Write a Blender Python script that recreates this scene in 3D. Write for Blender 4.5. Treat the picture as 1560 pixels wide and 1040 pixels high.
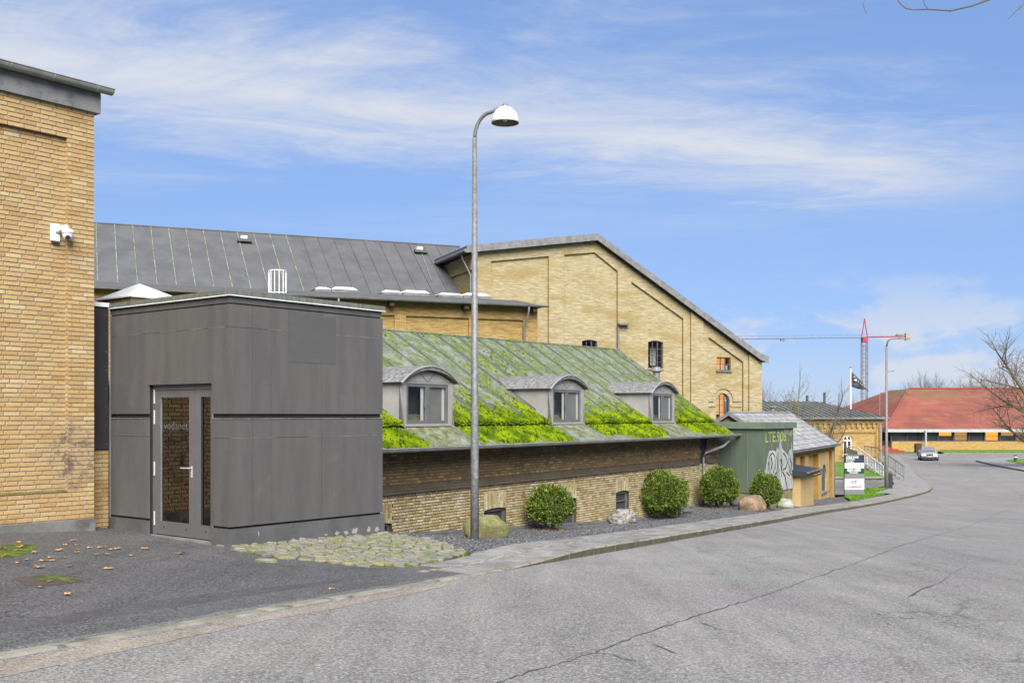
import bpy, bmesh, math, random
from mathutils import Vector, Matrix, noise

# ------------------------------------------------------------------ scene, camera, light
for o in list(bpy.data.objects):
    bpy.data.objects.remove(o, do_unlink=True)
scene = bpy.context.scene
COL = scene.collection
R = math.radians
F, CX, HY, EYE = 1600.0, 780.0, 632.6, 1.75      # focal length (photo pixels), axis, horizon, eye height

cam_d = bpy.data.cameras.new('camera')
cam = bpy.data.objects.new('camera', cam_d)
COL.objects.link(cam)
cam.location = (0, 0, EYE)
cam.rotation_euler = (R(90), 0, 0)
cam_d.sensor_fit = 'HORIZONTAL'
cam_d.sensor_width = 36
cam_d.lens = 36 * F / 1560
cam_d.shift_y = (HY - 520) / 1560
cam_d.clip_start = 0.1
cam_d.clip_end = 6000
scene.camera = cam

SUN_EL, SUN_AZ = R(40), R(172)                   # azimuth measured from +Y (view axis) clockwise
sd = bpy.data.lights.new('sun', 'SUN')
sd.energy = 4.6
sd.angle = R(45)
sd.color = (1.0, 0.955, 0.89)
so = bpy.data.objects.new('sun', sd)
COL.objects.link(so)
sv = Vector((math.sin(SUN_AZ) * math.cos(SUN_EL), math.cos(SUN_AZ) * math.cos(SUN_EL), math.sin(SUN_EL)))
so.rotation_euler = (-sv).to_track_quat('-Z', 'Y').to_euler()
so.location = sv * 60

scene.view_settings.view_transform = 'Standard'
scene.view_settings.look = 'None'
scene.view_settings.gamma = 1
scene.view_settings.use_curve_mapping = False
scene.view_settings.exposure = 1.2

world = bpy.data.worlds.new('World')
scene.world = world
world.use_nodes = True


class NT:
    """small node-tree helper"""
    def __init__(s, nt):
        s.nt = nt
        nt.nodes.clear()

    def n(s, typ, ins=None, **props):
        nd = s.nt.nodes.new(typ)
        for k, v in props.items():
            setattr(nd, k, v)
        for k, v in (ins or {}).items():
            if isinstance(v, bpy.types.NodeSocket):
                s.nt.links.new(v, nd.inputs[k])
            else:
                nd.inputs[k].default_value = v
        return nd

    def m(s, op, a, b=0.0, c=0.0):
        return s.n('ShaderNodeMath', {0: a, 1: b, 2: c}, operation=op).outputs[0]

    def vm(s, op, a, b):
        nd = s.n('ShaderNodeVectorMath', {0: a, 1: b}, operation=op)
        return nd.outputs['Value' if op == 'DOT_PRODUCT' else 'Vector']

    def mix(s, fac, a, b, blend='MIX'):
        nd = s.n('ShaderNodeMix', data_type='RGBA', blend_type=blend)
        for i, v in ((0, fac), (6, a), (7, b)):
            if isinstance(v, bpy.types.NodeSocket):
                s.nt.links.new(v, nd.inputs[i])
            else:
                nd.inputs[i].default_value = v if i == 0 else c4(v)
        return nd.outputs[2]

    def noise(s, vec, scale, detail=4, rough=0.55, dist=0.0):
        return s.n('ShaderNodeTexNoise', {'Vector': vec, 'Scale': scale, 'Detail': detail, 'Roughness': rough, 'Distortion': dist}).outputs[0]

    def smooth(s, v, lo, hi, a=0.0, b=1.0):
        return s.n('ShaderNodeMapRange', {0: v, 1: lo, 2: hi, 3: a, 4: b}, interpolation_type='SMOOTHSTEP').outputs[0]

    def ramp(s, v, stops, interp='LINEAR'):
        nd = s.n('ShaderNodeValToRGB', {0: v})
        nd.color_ramp.interpolation = interp
        el = nd.color_ramp.elements
        while len(el) < len(stops):
            el.new(0.5)
        for e, (p, c) in zip(el, stops):
            e.position = p
            e.color = c4(c)
        return nd.outputs[0]


def c4(c):
    if isinstance(c, (int, float)):
        return (c, c, c, 1)
    return (c[0], c[1], c[2], 1)


def lin(r, g, b, k=1.0):
    """sRGB 0-255 to linear times k"""
    f = lambda v: (v / 12.92 if v <= 0.04045 else ((v + 0.055) / 1.055) ** 2.4)
    return (f(r / 255) * k, f(g / 255) * k, f(b / 255) * k)


w = NT(world.node_tree)
CUMLOC = (3.1, 1.9, 0.7)
sky = w.n('ShaderNodeTexSky', sky_type='NISHITA')
sky.sun_disc = False
sky.sun_elevation = SUN_EL
sky.sun_rotation = SUN_AZ
sky.air_density = 1.0
sky.dust_density = 0.15
sky.ozone_density = 3.0
tc = w.n('ShaderNodeTexCoord')
dirv = tc.outputs['Generated']
sp = w.n('ShaderNodeSeparateXYZ', {0: dirv})
zc = w.m('MAXIMUM', sp.outputs[2], 0.03)
px = w.m('DIVIDE', sp.outputs[0], zc)
py = w.m('DIVIDE', sp.outputs[1], zc)
pl = w.n('ShaderNodeCombineXYZ', {0: px, 1: py, 2: 0.0}).outputs[0]
mp = w.n('ShaderNodeMapping', {'Vector': pl, 'Rotation': (0, 0, R(-23)), 'Scale': (0.75, 1.25, 1)}).outputs[0]
nb = w.noise(mp, 1.3, 9, 0.66, 0.9)
nb2 = w.noise(mp, 0.5, 6, 0.6, 0.4)
nb3 = w.noise(mp, 4.0, 7, 0.7, 1.2)
# a long feathered band of high cloud lying across the sky
bd = w.m('ABSOLUTE', w.m('SUBTRACT', py, w.m('MULTIPLY_ADD', px, 0.435, 3.58)))
bd = w.m('ADD', bd, w.m('MULTIPLY', w.m('SUBTRACT', nb, 0.5), 2.2))
bd = w.m('ADD', bd, w.m('MULTIPLY', w.m('SUBTRACT', nb3, 0.5), 0.7))
band = w.m('MULTIPLY', w.smooth(bd, 1.15, -0.35), w.smooth(px, 2.7, 1.3))
veil = w.m('MULTIPLY', w.smooth(w.m('MULTIPLY_ADD', nb3, 0.25, nb2), 0.56, 0.88), 0.55)
veil = w.m('MULTIPLY', veil, w.smooth(sp.outputs[2], 0.10, 0.3))
# small cumulus low over the horizon
cm = w.n('ShaderNodeMapping', {'Vector': dirv, 'Scale': (5.0, 5.0, 13.0), 'Location': CUMLOC}).outputs[0]
cn = w.noise(cm, 1.5, 8, 0.60, 0.2)
cum = w.m('MULTIPLY', w.smooth(cn, 0.49, 0.63, 0.0, 0.85), w.smooth(sp.outputs[2], 0.16, 0.045))
haze_ = w.smooth(sp.outputs[2], 0.09, 0.0, 0.0, 0.35)
cov = w.m('MAXIMUM', w.m('MAXIMUM', band, veil), w.m('MAXIMUM', cum, haze_))
skyc = w.n('ShaderNodeGamma', {'Color': sky.outputs[0], 'Gamma': 0.40}).outputs[0]      # evens out the bright horizon
skyc = w.mix(1.0, skyc, (1.04, 1.41, 2.18), 'MULTIPLY')
col = w.mix(cov, skyc, (3.75, 3.95, 4.4))
bg = w.n('ShaderNodeBackground', {'Color': col, 'Strength': 0.082})
wo = w.n('ShaderNodeOutputWorld', {'Surface': bg.outputs[0]})

# ------------------------------------------------------------------ materials
MATS = {}


def newmat(name):
    m = bpy.data.materials.new(name)
    m.use_nodes = True
    MATS[name] = m
    return m, NT(m.node_tree)


def finish(t, col, rough=0.8, bump=None, bstr=0.3, bdist=0.01, metallic=0.0, spec=0.4, **extra):
    ins = {'Base Color': col if isinstance(col, bpy.types.NodeSocket) else c4(col), 'Roughness': rough, 'Metallic': metallic, 'Specular IOR Level': spec}
    ins.update(extra)
    if bump is not None:
        b = t.n('ShaderNodeBump', {'Height': bump, 'Strength': bstr, 'Distance': bdist})
        ins['Normal'] = b.outputs[0]
    p = t.n('ShaderNodeBsdfPrincipled', ins)
    t.n('ShaderNodeOutputMaterial', {'Surface': p.outputs[0]})


def mat(name, c1, c2=None, scale=3.0, rough=0.8, fine=0.12, fscale=70, bump=0.25, bdist=0.004, metallic=0.0, spec=0.35, stain=None, stretch=None, island=0.0, lo=0.35, hi=0.65):
    """noise-mixed two-colour surface with fine grain, optional stain (colour, scale, lo, hi) and vertical streaks"""
    m, t = newmat(name)
    pos = t.n('ShaderNodeNewGeometry').outputs['Position']
    vec = pos
    if stretch:
        vec = t.vm('MULTIPLY', pos, stretch)
    c2 = c2 or tuple(v * 0.8 for v in c1)
    col = t.mix(t.smooth(t.noise(vec, scale, 5, 0.6), lo, hi), c1, c2)
    if stain:
        sc, ss_, sl, sh = stain
        col = t.mix(t.smooth(t.noise(pos, ss_, 6, 0.65), sl, sh), col, sc)
    fn = t.noise(pos, fscale, 3, 0.6)
    g = t.smooth(fn, 0.3, 0.7, 1 - fine, 1 + fine)
    if island:
        ri = t.n('ShaderNodeNewGeometry').outputs['Random Per Island']
        oi = t.n('ShaderNodeObjectInfo').outputs['Random']
        rr = t.m('FRACT', t.m('ADD', ri, oi))
        g = t.m('MULTIPLY', g, t.m('MULTIPLY_ADD', rr, 2 * island, 1 - island))
    gc = t.n('ShaderNodeCombineColor', {0: g, 1: g, 2: g}).outputs[0]
    col = t.mix(1.0, col, gc, 'MULTIPLY')
    finish(t, col, rough, fn if bump else None, bump, bdist, metallic, spec)
    return m


def brick_mat(name, stops, grime=None, gl=0.5, gh=0.75, gscale=1.3, spot=None):
    """colour picked per brick (per mesh island and per object)"""
    m, t = newmat(name)
    pos = t.n('ShaderNodeNewGeometry').outputs['Position']
    ri = t.n('ShaderNodeNewGeometry').outputs['Random Per Island']
    oi = t.n('ShaderNodeObjectInfo').outputs['Random']
    rr = t.m('FRACT', t.m('ADD', ri, t.m('MULTIPLY', oi, 7.13)))
    col = t.ramp(rr, stops)
    if grime:
        col = t.mix(t.m('MULTIPLY', t.smooth(t.noise(pos, gscale, 6, 0.65), gl, gh), 0.75), col, grime)
    if spot:                                     # salt and damp stain with a centre and a radius
        c_, rad = spot
        dv_ = t.n('ShaderNodeVectorMath', {0: pos, 1: c_}, operation='DISTANCE').outputs['Value']
        fall = t.smooth(t.m('ADD', dv_, t.m('MULTIPLY', t.m('SUBTRACT', t.noise(pos, 2.4, 5, 0.65), 0.5), rad * 1.6)), rad, rad * 0.35)
        col = t.mix(t.m('MULTIPLY', fall, 0.65), col, lin(196, 172, 140, K_))
        col = t.mix(t.m('MULTIPLY', t.m('MULTIPLY', fall, t.smooth(t.noise(pos, 5.5, 5, 0.7), 0.48, 0.62)), 0.8), col, lin(104, 92, 80, K_))
    fn = t.noise(pos, 45, 5, 0.7)
    g = t.smooth(fn, 0.25, 0.75, 0.76, 1.2)
    col = t.mix(1.0, col, t.n('ShaderNodeCombineColor', {0: g, 1: g, 2: g}).outputs[0], 'MULTIPLY')
    finish(t, col, 0.9, fn, 0.5, 0.004, spec=0.2)
    return m


def wall_brick_mat(name, ax, c1, c2, mortar, w_=0.24, h_=0.067, blotch=None, bl=(0.52, 0.66), bscale=0.55, soot=None):
    """brickwork too far off to pick apart: brick texture laid along the wall direction ax"""
    m, t = newmat(name)
    pos = t.n('ShaderNodeNewGeometry').outputs['Position']
    a = t.vm('DOT_PRODUCT', pos, (ax[0], ax[1], 0))
    nrm = t.n('ShaderNodeSeparateXYZ', {0: pos})
    vec = t.n('ShaderNodeCombineXYZ', {0: a, 1: nrm.outputs[2], 2: 0.0}).outputs[0]
    br = t.n('ShaderNodeTexBrick', {'Vector': vec, 'Color1': c4(c1), 'Color2': c4(c2), 'Mortar': c4(mortar), 'Scale': 1.0, 'Mortar Size': 0.009,
                                    'Mortar Smooth': 0.4, 'Bias': -0.1, 'Brick Width': w_, 'Row Height': h_})
    col = br.outputs[0]
    st = t.vm('MULTIPLY', vec, (0.5, 1.6, 1))
    rows = t.noise(t.vm('MULTIPLY', vec, (0.9, 9.0, 1)), 1.4, 5, 0.7)
    g = t.smooth(rows, 0.3, 0.7, 0.66, 1.22)
    col = t.mix(1.0, col, t.n('ShaderNodeCombineColor', {0: g, 1: g, 2: g}).outputs[0], 'MULTIPLY')
    if blotch:
        col = t.mix(t.m('MULTIPLY', t.smooth(t.noise(st, bscale, 7, 0.68), bl[0], bl[1]), 0.7), col, blotch)
    if soot:
        col = t.mix(t.m('MULTIPLY', t.smooth(t.noise(t.vm('ADD', st, (7, 3, 1)), bscale * 1.7, 6, 0.7), 0.56, 0.7), 0.55), col, soot)
    finish(t, col, 0.92, br.outputs['Fac'], -0.4, 0.006, spec=0.2)
    return m


def glass_mat(name, tint=(0.55, 0.6, 0.62), refl=1.0, ior=1.75):
    m, t = newmat(name)
    fr = t.n('ShaderNodeFresnel', {'IOR': ior}).outputs[0]
    fr = t.m('MULTIPLY', fr, t.m('SUBTRACT', 1.0, t.n('ShaderNodeNewGeometry').outputs['Backfacing']))
    tr = t.n('ShaderNodeBsdfTransparent', {'Color': c4(tint)})
    gl = t.n('ShaderNodeBsdfGlossy', {'Color': c4(refl), 'Roughness': 0.015})
    mx = t.n('ShaderNodeMixShader', {0: fr, 1: tr.outputs[0], 2: gl.outputs[0]})
    t.n('ShaderNodeOutputMaterial', {'Surface': mx.outputs[0]})
    return m


def emit_mat(name, c, s):
    m, t = newmat(name)
    e = t.n('ShaderNodeEmission', {'Color': c4(c), 'Strength': s})
    t.n('ShaderNodeOutputMaterial', {'Surface': e.outputs[0]})
    return m


def asphalt_mat(name, base, dark, light, patch, tint=None, wet=0.0):
    m, t = newmat(name)
    pos = t.n('ShaderNodeNewGeometry').outputs['Position']
    col = t.mix(t.smooth(t.noise(pos, 0.22, 6, 0.62), 0.36, 0.66), base, patch)
    if tint:
        col = t.mix(t.m('MULTIPLY', t.smooth(t.noise(t.vm('ADD', pos, (31, 7, 0)), 0.35, 5, 0.6), 0.5, 0.68), 0.8), col, tint)
    st = t.noise(t.n('ShaderNodeMapping', {'Vector': pos, 'Rotation': (0, 0, R(-26)), 'Scale': (2.6, 0.16, 1)}).outputs[0], 1.0, 4, 0.6)
    g = t.smooth(st, 0.3, 0.7, 0.80, 1.13)
    g = t.m('MULTIPLY', g, t.smooth(t.noise(t.vm('ADD', pos, (11, 5, 0)), 0.9, 7, 0.7), 0.32, 0.62, 0.86, 1.06))
    col = t.mix(1.0, col, t.n('ShaderNodeCombineColor', {0: g, 1: g, 2: g}).outputs[0], 'MULTIPLY')
    v = t.n('ShaderNodeTexVoronoi', {'Vector': pos, 'Scale': 75.0, 'Randomness': 1.0})
    chip = t.n('ShaderNodeSeparateColor', {0: v.outputs['Color']}).outputs[0]
    f1 = t.noise(pos, 38, 6, 0.75)
    col = t.mix(t.m('MULTIPLY', t.smooth(f1, 0.48, 0.68), 0.8), col, light)
    col = t.mix(t.m('MULTIPLY', t.smooth(f1, 0.50, 0.30), 0.8), col, dark)
    col = t.mix(t.m('MULTIPLY', t.smooth(chip, 0.86, 0.95), 0.55), col, light)
    col = t.mix(t.m('MULTIPLY', t.smooth(chip, 0.12, 0.04), 0.5), col, dark)
    # hairline crazing of the old surface
    wv = t.n('ShaderNodeTexNoise', {'Vector': pos, 'Scale': 1.6, 'Detail': 4})
    wp = t.vm('ADD', pos, t.vm('MULTIPLY', wv.outputs['Color'], (1.1, 1.1, 0)))
    cv = t.n('ShaderNodeTexVoronoi', {'Vector': wp, 'Scale': 0.42}, feature='DISTANCE_TO_EDGE').outputs['Distance']
    ck = t.m('MULTIPLY', t.smooth(cv, 0.012, 0.003), t.smooth(t.noise(pos, 0.3, 3, 0.5), 0.52, 0.62))
    col = t.mix(t.m('MULTIPLY', ck, 0.4), col, dark)
    rough = t.smooth(t.noise(pos, 0.5, 4), 0.4, 0.65, 0.92 - wet, 0.92) if wet else 0.93
    finish(t, col, rough, t.m('ADD', f1, t.m('MULTIPLY', chip, 0.3)), 0.55, 0.008, spec=0.25)
    return m


K_ = 0.5                                   # photo brightness to surface albedo
asphalt_mat('asphalt_road', lin(158, 155, 149, K_), lin(70, 68, 66, K_), lin(222, 219, 212, K_), lin(144, 141, 136, K_), lin(150, 139, 140, K_))
asphalt_mat('asphalt_lot', lin(106, 105, 106, K_), lin(58, 57, 58, K_), lin(168, 166, 164, K_), lin(92, 90, 91, K_), wet=0.25)
asphalt_mat('asphalt_patch', lin(96, 92, 94, K_), lin(56, 54, 56, K_), lin(138, 134, 135, K_), lin(102, 98, 101, K_))
asphalt_mat('asphalt_edge', lin(128, 127, 124, K_), lin(74, 73, 72, K_), lin(190, 188, 184, K_), lin(115, 114, 112, K_))
asphalt_mat('sand_edge', lin(178, 166, 150, K_), lin(96, 84, 74, K_), lin(224, 214, 200, K_), lin(158, 144, 130, K_))
mat('crack', lin(74, 72, 69, K_), lin(108, 105, 101, K_), 3, 0.95)
mat('soil', (0.05, 0.04, 0.03), (0.07, 0.05, 0.035), 6, 0.95)
mat('grass', lin(92, 138, 28, K_), lin(126, 170, 40, K_), 2.2, 0.9, fine=0.35, fscale=26, bump=0.8, bdist=0.04)
mat('field', lin(96, 122, 52, K_), lin(120, 134, 70, K_), 0.05, 0.95)
mat('kerbstone', lin(176, 170, 156, K_), lin(150, 144, 128, K_), 3, 0.9, stain=(lin(104, 98, 78, K_), 5, 0.5, 0.7), bump=0.5, island=0.08)
mat('slab', lin(174, 171, 166, K_), lin(150, 147, 142, K_), 2.5, 0.9, stain=(lin(128, 122, 108, K_), 3.5, 0.52, 0.7), bump=0.45, island=0.13, fine=0.2, fscale=55)
mat('sett', lin(188, 182, 168, K_), lin(160, 150, 134, K_), 9, 0.85, island=0.2, bump=0.5, bdist=0.01)
mat('moss_joint', lin(118, 146, 22, K_), lin(84, 82, 44, K_), 5, 1.0, bump=0.9, bdist=0.02, fine=0.35, fscale=50)
mat('concrete', lin(150, 150, 148, K_), lin(122, 121, 118, K_), 2.2, 0.9, stain=(lin(98, 94, 86, K_), 2.5, 0.5, 0.7), bump=0.4)
brick_mat('cobble', [(0, lin(124, 127, 126, K_)), (0.18, lin(152, 150, 138, K_)), (0.38, lin(160, 150, 136, K_)), (0.55, lin(138, 142, 138, K_)), (0.7, lin(158, 154, 108, K_)), (0.86, lin(172, 162, 150, K_)), (1, lin(116, 119, 118, K_))],
          lin(112, 128, 30, K_), 0.48, 0.64, 6)
m_, t_ = newmat('gravel')
p_ = t_.n('ShaderNodeNewGeometry').outputs['Position']
v_ = t_.n('ShaderNodeTexVoronoi', {'Vector': p_, 'Scale': 34.0})
cc_ = t_.n('ShaderNodeSeparateColor', {0: v_.outputs['Color']}).outputs[1]
gcol = t_.ramp(cc_, [(0, lin(66, 66, 68, K_)), (0.55, lin(124, 124, 125, K_)), (0.85, lin(166, 165, 163, K_)), (1, lin(214, 212, 208, K_))])
gcol = t_.mix(t_.smooth(v_.outputs['Distance'], 0.45, 0.75), gcol, lin(40, 40, 42, K_))
gcol = t_.mix(t_.m('MULTIPLY', t_.smooth(t_.noise(p_, 1.2, 5), 0.5, 0.7), 0.4), gcol, lin(84, 82, 80, K_))
finish(t_, gcol, 0.9, v_.outputs['Distance'], -1.0, 0.03, spec=0.3)
mat('zinc_light', lin(178, 178, 178, K_), lin(158, 158, 158, K_), 3, 0.5, fine=0.06, bump=0.1)
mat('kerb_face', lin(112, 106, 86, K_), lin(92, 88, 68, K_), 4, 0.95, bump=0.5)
mat('pebble', lin(128, 128, 130, K_), lin(84, 84, 86, K_), 30, 0.85, island=0.55)

# brick palettes
brick_mat('brick_orange', [(0, lin(196, 160, 106, K_)), (0.25, lin(214, 180, 126, K_)), (0.5, lin(218, 188, 134, K_)), (0.75, lin(208, 170, 114, K_)), (0.92, lin(228, 204, 158, K_)), (1, lin(190, 152, 98, K_))],
          lin(150, 128, 104, K_), 0.56, 0.74, 1.1, spot=((-6.55, 15.75, 1.15), 0.55))
mat('mortar', lin(180, 162, 138, K_), lin(160, 146, 126, K_), 6, 0.95)
brick_mat('brick_pale', [(0, lin(168, 146, 104, K_)), (0.2, lin(206, 186, 138, K_)), (0.45, lin(222, 204, 158, K_)), (0.65, lin(192, 164, 108, K_)), (0.85, lin(232, 220, 184, K_)), (1, lin(176, 170, 144, K_))],
          lin(150, 124, 88, K_), 0.58, 0.78, 0.8)
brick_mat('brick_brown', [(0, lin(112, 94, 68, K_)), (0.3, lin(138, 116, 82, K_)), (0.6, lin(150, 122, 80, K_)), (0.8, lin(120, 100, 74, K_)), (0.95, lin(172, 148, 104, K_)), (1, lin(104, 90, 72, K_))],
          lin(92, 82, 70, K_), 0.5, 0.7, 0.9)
mat('mortar_dark', lin(102, 88, 68, K_), lin(80, 68, 54, K_), 5, 0.95)
mat('soot_band', lin(92, 84, 74, K_), lin(112, 98, 80, K_), 1.6, 0.95, stretch=(1, 1, 3), stain=(lin(140, 122, 90, K_), 3, 0.6, 0.75))

mat('grey_render', lin(107, 105, 103, K_), lin(98, 96, 95, K_), 1.5, 0.75, stretch=(3, 3, 0.45), fine=0.09, bump=0.15, island=0.035, stain=(lin(116, 114, 112, K_), 2.0, 0.56, 0.8))
mat('grey_plinth', lin(110, 109, 109, K_), lin(96, 95, 95, K_), 2, 0.75, stain=(lin(132, 130, 128, K_), 2.5, 0.56, 0.75))
mat('grey_patch', lin(101, 100, 99, K_), lin(96, 95, 94, K_), 2, 0.7, fine=0.05, bump=0.1)
mat('filler', lin(150, 148, 146, K_), lin(120, 118, 117, K_), 8, 0.9)
mat('groove', lin(46, 45, 46, K_), None, 3, 0.9)
mat('frame_grey', lin(118, 117, 119, K_), lin(112, 111, 113, K_), 2, 0.5, fine=0.04, bump=0)
mat('peel_white', lin(186, 184, 180, K_), lin(160, 158, 155, K_), 12, 0.9)
mat('steel', lin(222, 222, 220, K_), lin(200, 200, 200, K_), 8, 0.35, fine=0.05, bump=0, spec=0.6)
mat('white_paint', (0.62, 0.62, 0.60), (0.56, 0.56, 0.55), 4, 0.5, fine=0.04, bump=0)
mat('black_panel', lin(60, 59, 62, K_), lin(54, 53, 56, K_), 2, 0.55, fine=0.06)
mat('black', (0.012, 0.012, 0.013), (0.018, 0.018, 0.02), 5, 0.5)
mat('coping', lin(134, 136, 132, K_), lin(112, 114, 108, K_), 6, 0.6, stretch=(4, 4, 1), stain=(lin(96, 112, 74, K_), 7, 0.55, 0.7))
mat('zinc', lin(152, 152, 152, K_), lin(128, 128, 128, K_), 2.5, 0.5, fine=0.08, bump=0.1, stain=(lin(106, 104, 100, K_), 4, 0.56, 0.75))
mat('dormer_grey', lin(186, 182, 178, K_), lin(172, 168, 165, K_), 2, 0.6, fine=0.04, bump=0.1)
mat('dormer_lead', lin(158, 156, 152, K_), lin(122, 120, 118, K_), 9, 0.7, fine=0.2, fscale=40, stain=(lin(196, 194, 186, K_), 10, 0.55, 0.7))
mat('dormer_frame', lin(128, 126, 127, K_), None, 3, 0.5, fine=0.03, bump=0)
mat('galvanised', lin(150, 149, 148, K_), lin(122, 121, 120, K_), 14, 0.5, fine=0.14, fscale=30, bump=0.1, spec=0.5)
mat('lamp_white', (0.66, 0.65, 0.61), (0.62, 0.61, 0.57), 6, 0.4, fine=0.03, bump=0, spec=0.5)
mat('lamp_inner', lin(168, 166, 150, K_), None, 6, 0.4)
mat('copper_roof', lin(154, 160, 142, K_), lin(118, 128, 108, K_), 2.4, 0.75, stretch=(1.2, 1.2, 0.6), fine=0.3, fscale=16, stain=(lin(114, 130, 44, K_), 3.4, 0.47, 0.60), bump=0.4)
mat('batten', lin(112, 112, 104, K_), lin(94, 96, 86, K_), 3, 0.7, stain=(lin(126, 140, 110, K_), 4, 0.55, 0.7))
mat('copper_apron', lin(150, 164, 138, K_), lin(120, 112, 60, K_), 1.6, 0.65, stretch=(3.2, 1.6, 0.3), fine=0.15, stain=(lin(184, 190, 172, K_), 5, 0.56, 0.68))
m_, t_ = newmat('moss')
p_ = t_.n('ShaderNodeNewGeometry').outputs['Position']
ri_ = t_.n('ShaderNodeNewGeometry').outputs['Random Per Island']
mc = t_.mix(t_.smooth(t_.noise(p_, 1.7, 5), 0.35, 0.65), lin(86, 114, 10, K_), lin(150, 172, 16, K_))
mc = t_.mix(t_.smooth(ri_, 0.55, 1.0), mc, lin(56, 74, 12, K_))
finish(t_, mc, 1.0, t_.noise(p_, 160, 3, 0.7), 0.8, 0.01, spec=0.1)
mat('hall_roof', lin(112, 112, 114, K_), lin(100, 100, 102, K_), 0.8, 0.75, fine=0.07, stain=(lin(126, 132, 122, K_), 1.2, 0.6, 0.75))
mat('seam', lin(164, 170, 150, K_), lin(120, 120, 112, K_), 1.5, 0.7, stain=(lin(126, 150, 96, K_), 2, 0.5, 0.65))
mat('roof_felt', lin(104, 104, 102, K_), lin(116, 116, 112, K_), 1.2, 0.8, stain=(lin(104, 150, 84, K_), 2.2, 0.62, 0.7))
mat('wood_dark', lin(96, 72, 62, K_), lin(76, 56, 50, K_), 8, 0.85)
mat('mossy_wood', lin(140, 128, 66, K_), lin(112, 104, 50, K_), 5, 0.95, stretch=(1, 1, 5))
mat('window_frame_dark', lin(92, 92, 98, K_), None, 4, 0.5)
mat('interior_dark', lin(70, 70, 72, K_), lin(52, 52, 54, K_), 3, 0.95)
mat('interior_pale', lin(176, 170, 164, K_), lin(160, 154, 150, K_), 1.2, 0.95, fine=0.04)
mat('curtain', (0.62, 0.61, 0.58), (0.54, 0.53, 0.5), 7, 0.9, stretch=(3, 3, 0.3))
glass_mat('glass', (0.84, 0.85, 0.85), ior=1.28)
glass_mat('glass_door', (0.30, 0.30, 0.30))
emit_mat('lit_orange', (1.0, 0.36, 0.06), 0.62)
emit_mat('lit_warm', (1.0, 0.62, 0.30), 0.5)
emit_mat('lit_dim', (1.0, 0.55, 0.22), 0.22)
emit_mat('headlight_glow', (1.0, 0.95, 0.85), 4.0)
mat('skylight_white', (0.60, 0.60, 0.58), (0.5, 0.5, 0.48), 3, 0.5, bump=0)
mat('dome_white', (0.56, 0.55, 0.52), (0.46, 0.45, 0.43), 5, 0.55, stain=(lin(150, 148, 136, K_), 6, 0.6, 0.8))

# gable / far brickwork directions
G = Vector((0.9245, 0.3812)).normalized()
wall_brick_mat('brick_gable', G, lin(204, 190, 152, K_), lin(184, 164, 116, K_), lin(196, 184, 154, K_), blotch=lin(170, 146, 92, K_), bl=(0.47, 0.62), soot=lin(206, 194, 164, K_))
wall_brick_mat('brick_gable_side', (-G.y, G.x), lin(196, 172, 122, K_), lin(178, 152, 98, K_), lin(180, 166, 130, K_), blotch=lin(164, 138, 80, K_))
wall_brick_mat('brick_mid', G, lin(206, 174, 112, K_), lin(180, 146, 86, K_), lin(142, 120, 80, K_), blotch=lin(224, 196, 136, K_), bl=(0.58, 0.75), soot=lin(150, 124, 88, K_))
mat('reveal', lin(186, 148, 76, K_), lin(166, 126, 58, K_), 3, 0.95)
HD = Vector((0.97, 0.243)).normalized()
wall_brick_mat('brick_hip', HD, lin(204, 172, 108, K_), lin(186, 150, 88, K_), lin(192, 168, 120, K_), blotch=lin(222, 196, 136, K_), bl=(0.55, 0.7))
wall_brick_mat('brick_red_house', (1, 0), lin(214, 176, 104, K_), lin(196, 152, 84, K_), lin(196, 172, 124, K_), blotch=lin(206, 172, 108, K_))
mat('cream_render', lin(214, 186, 132, K_), lin(200, 170, 114, K_), 1.5, 0.9, fine=0.06, stain=(lin(196, 178, 96, K_), 1.6, 0.6, 0.75))
mat('cream_ochre', lin(186, 142, 66, K_), lin(168, 124, 52, K_), 2.5, 0.9)
mat('slate', lin(196, 194, 190, K_), lin(164, 162, 160, K_), 3, 0.6, island=0.2, fine=0.16, stain=(lin(110, 108, 106, K_), 4, 0.6, 0.72), stretch=(1, 1, 2))
mat('slate_gap', lin(80, 78, 76, K_), None, 3, 0.9)
mat('hip_roof', lin(126, 127, 126, K_), lin(106, 108, 106, K_), 0.8, 0.75, fine=0.1)
mat('hip_roof_rib', lin(92, 94, 93, K_), None, 2, 0.8)
m_, t_ = newmat('red_tiles')
p_ = t_.n('ShaderNodeNewGeometry').outputs['Position']
z_ = t_.n('ShaderNodeSeparateXYZ', {0: p_}).outputs[2]
tcol = t_.mix(t_.smooth(t_.noise(p_, 0.20, 8, 0.72), 0.36, 0.62), lin(182, 108, 88, K_), lin(150, 94, 80, K_))
tcol = t_.mix(t_.m('MULTIPLY', t_.smooth(t_.noise(t_.vm('ADD', p_, (3, 9, 4)), 0.22, 6, 0.7), 0.5, 0.66), 0.6), tcol, lin(198, 128, 104, K_))
lich = t_.m('MULTIPLY', t_.smooth(z_, 2.6, 5.2), t_.smooth(t_.noise(p_, 0.12, 5, 0.6), 0.42, 0.56))
tcol = t_.mix(t_.m('MULTIPLY', lich, 0.7), tcol, lin(150, 132, 88, K_))
wv_ = t_.n('ShaderNodeTexWave', {'Vector': p_, 'Scale': 1.7, 'Distortion': 0.8, 'Detail': 2}, bands_direction='Z').outputs['Fac']
tcol = t_.mix(t_.m('MULTIPLY', t_.smooth(wv_, 0.6, 0.1), 0.22), tcol, lin(96, 48, 42, K_))
finish(t_, tcol, 0.85, wv_, 0.5, 0.05, spec=0.2)
mat('ridge_red', lin(176, 66, 56, K_), None, 3, 0.8)
mat('white_fascia', lin(206, 208, 210, K_), lin(192, 194, 196, K_), 2, 0.6, bump=0)
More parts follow.
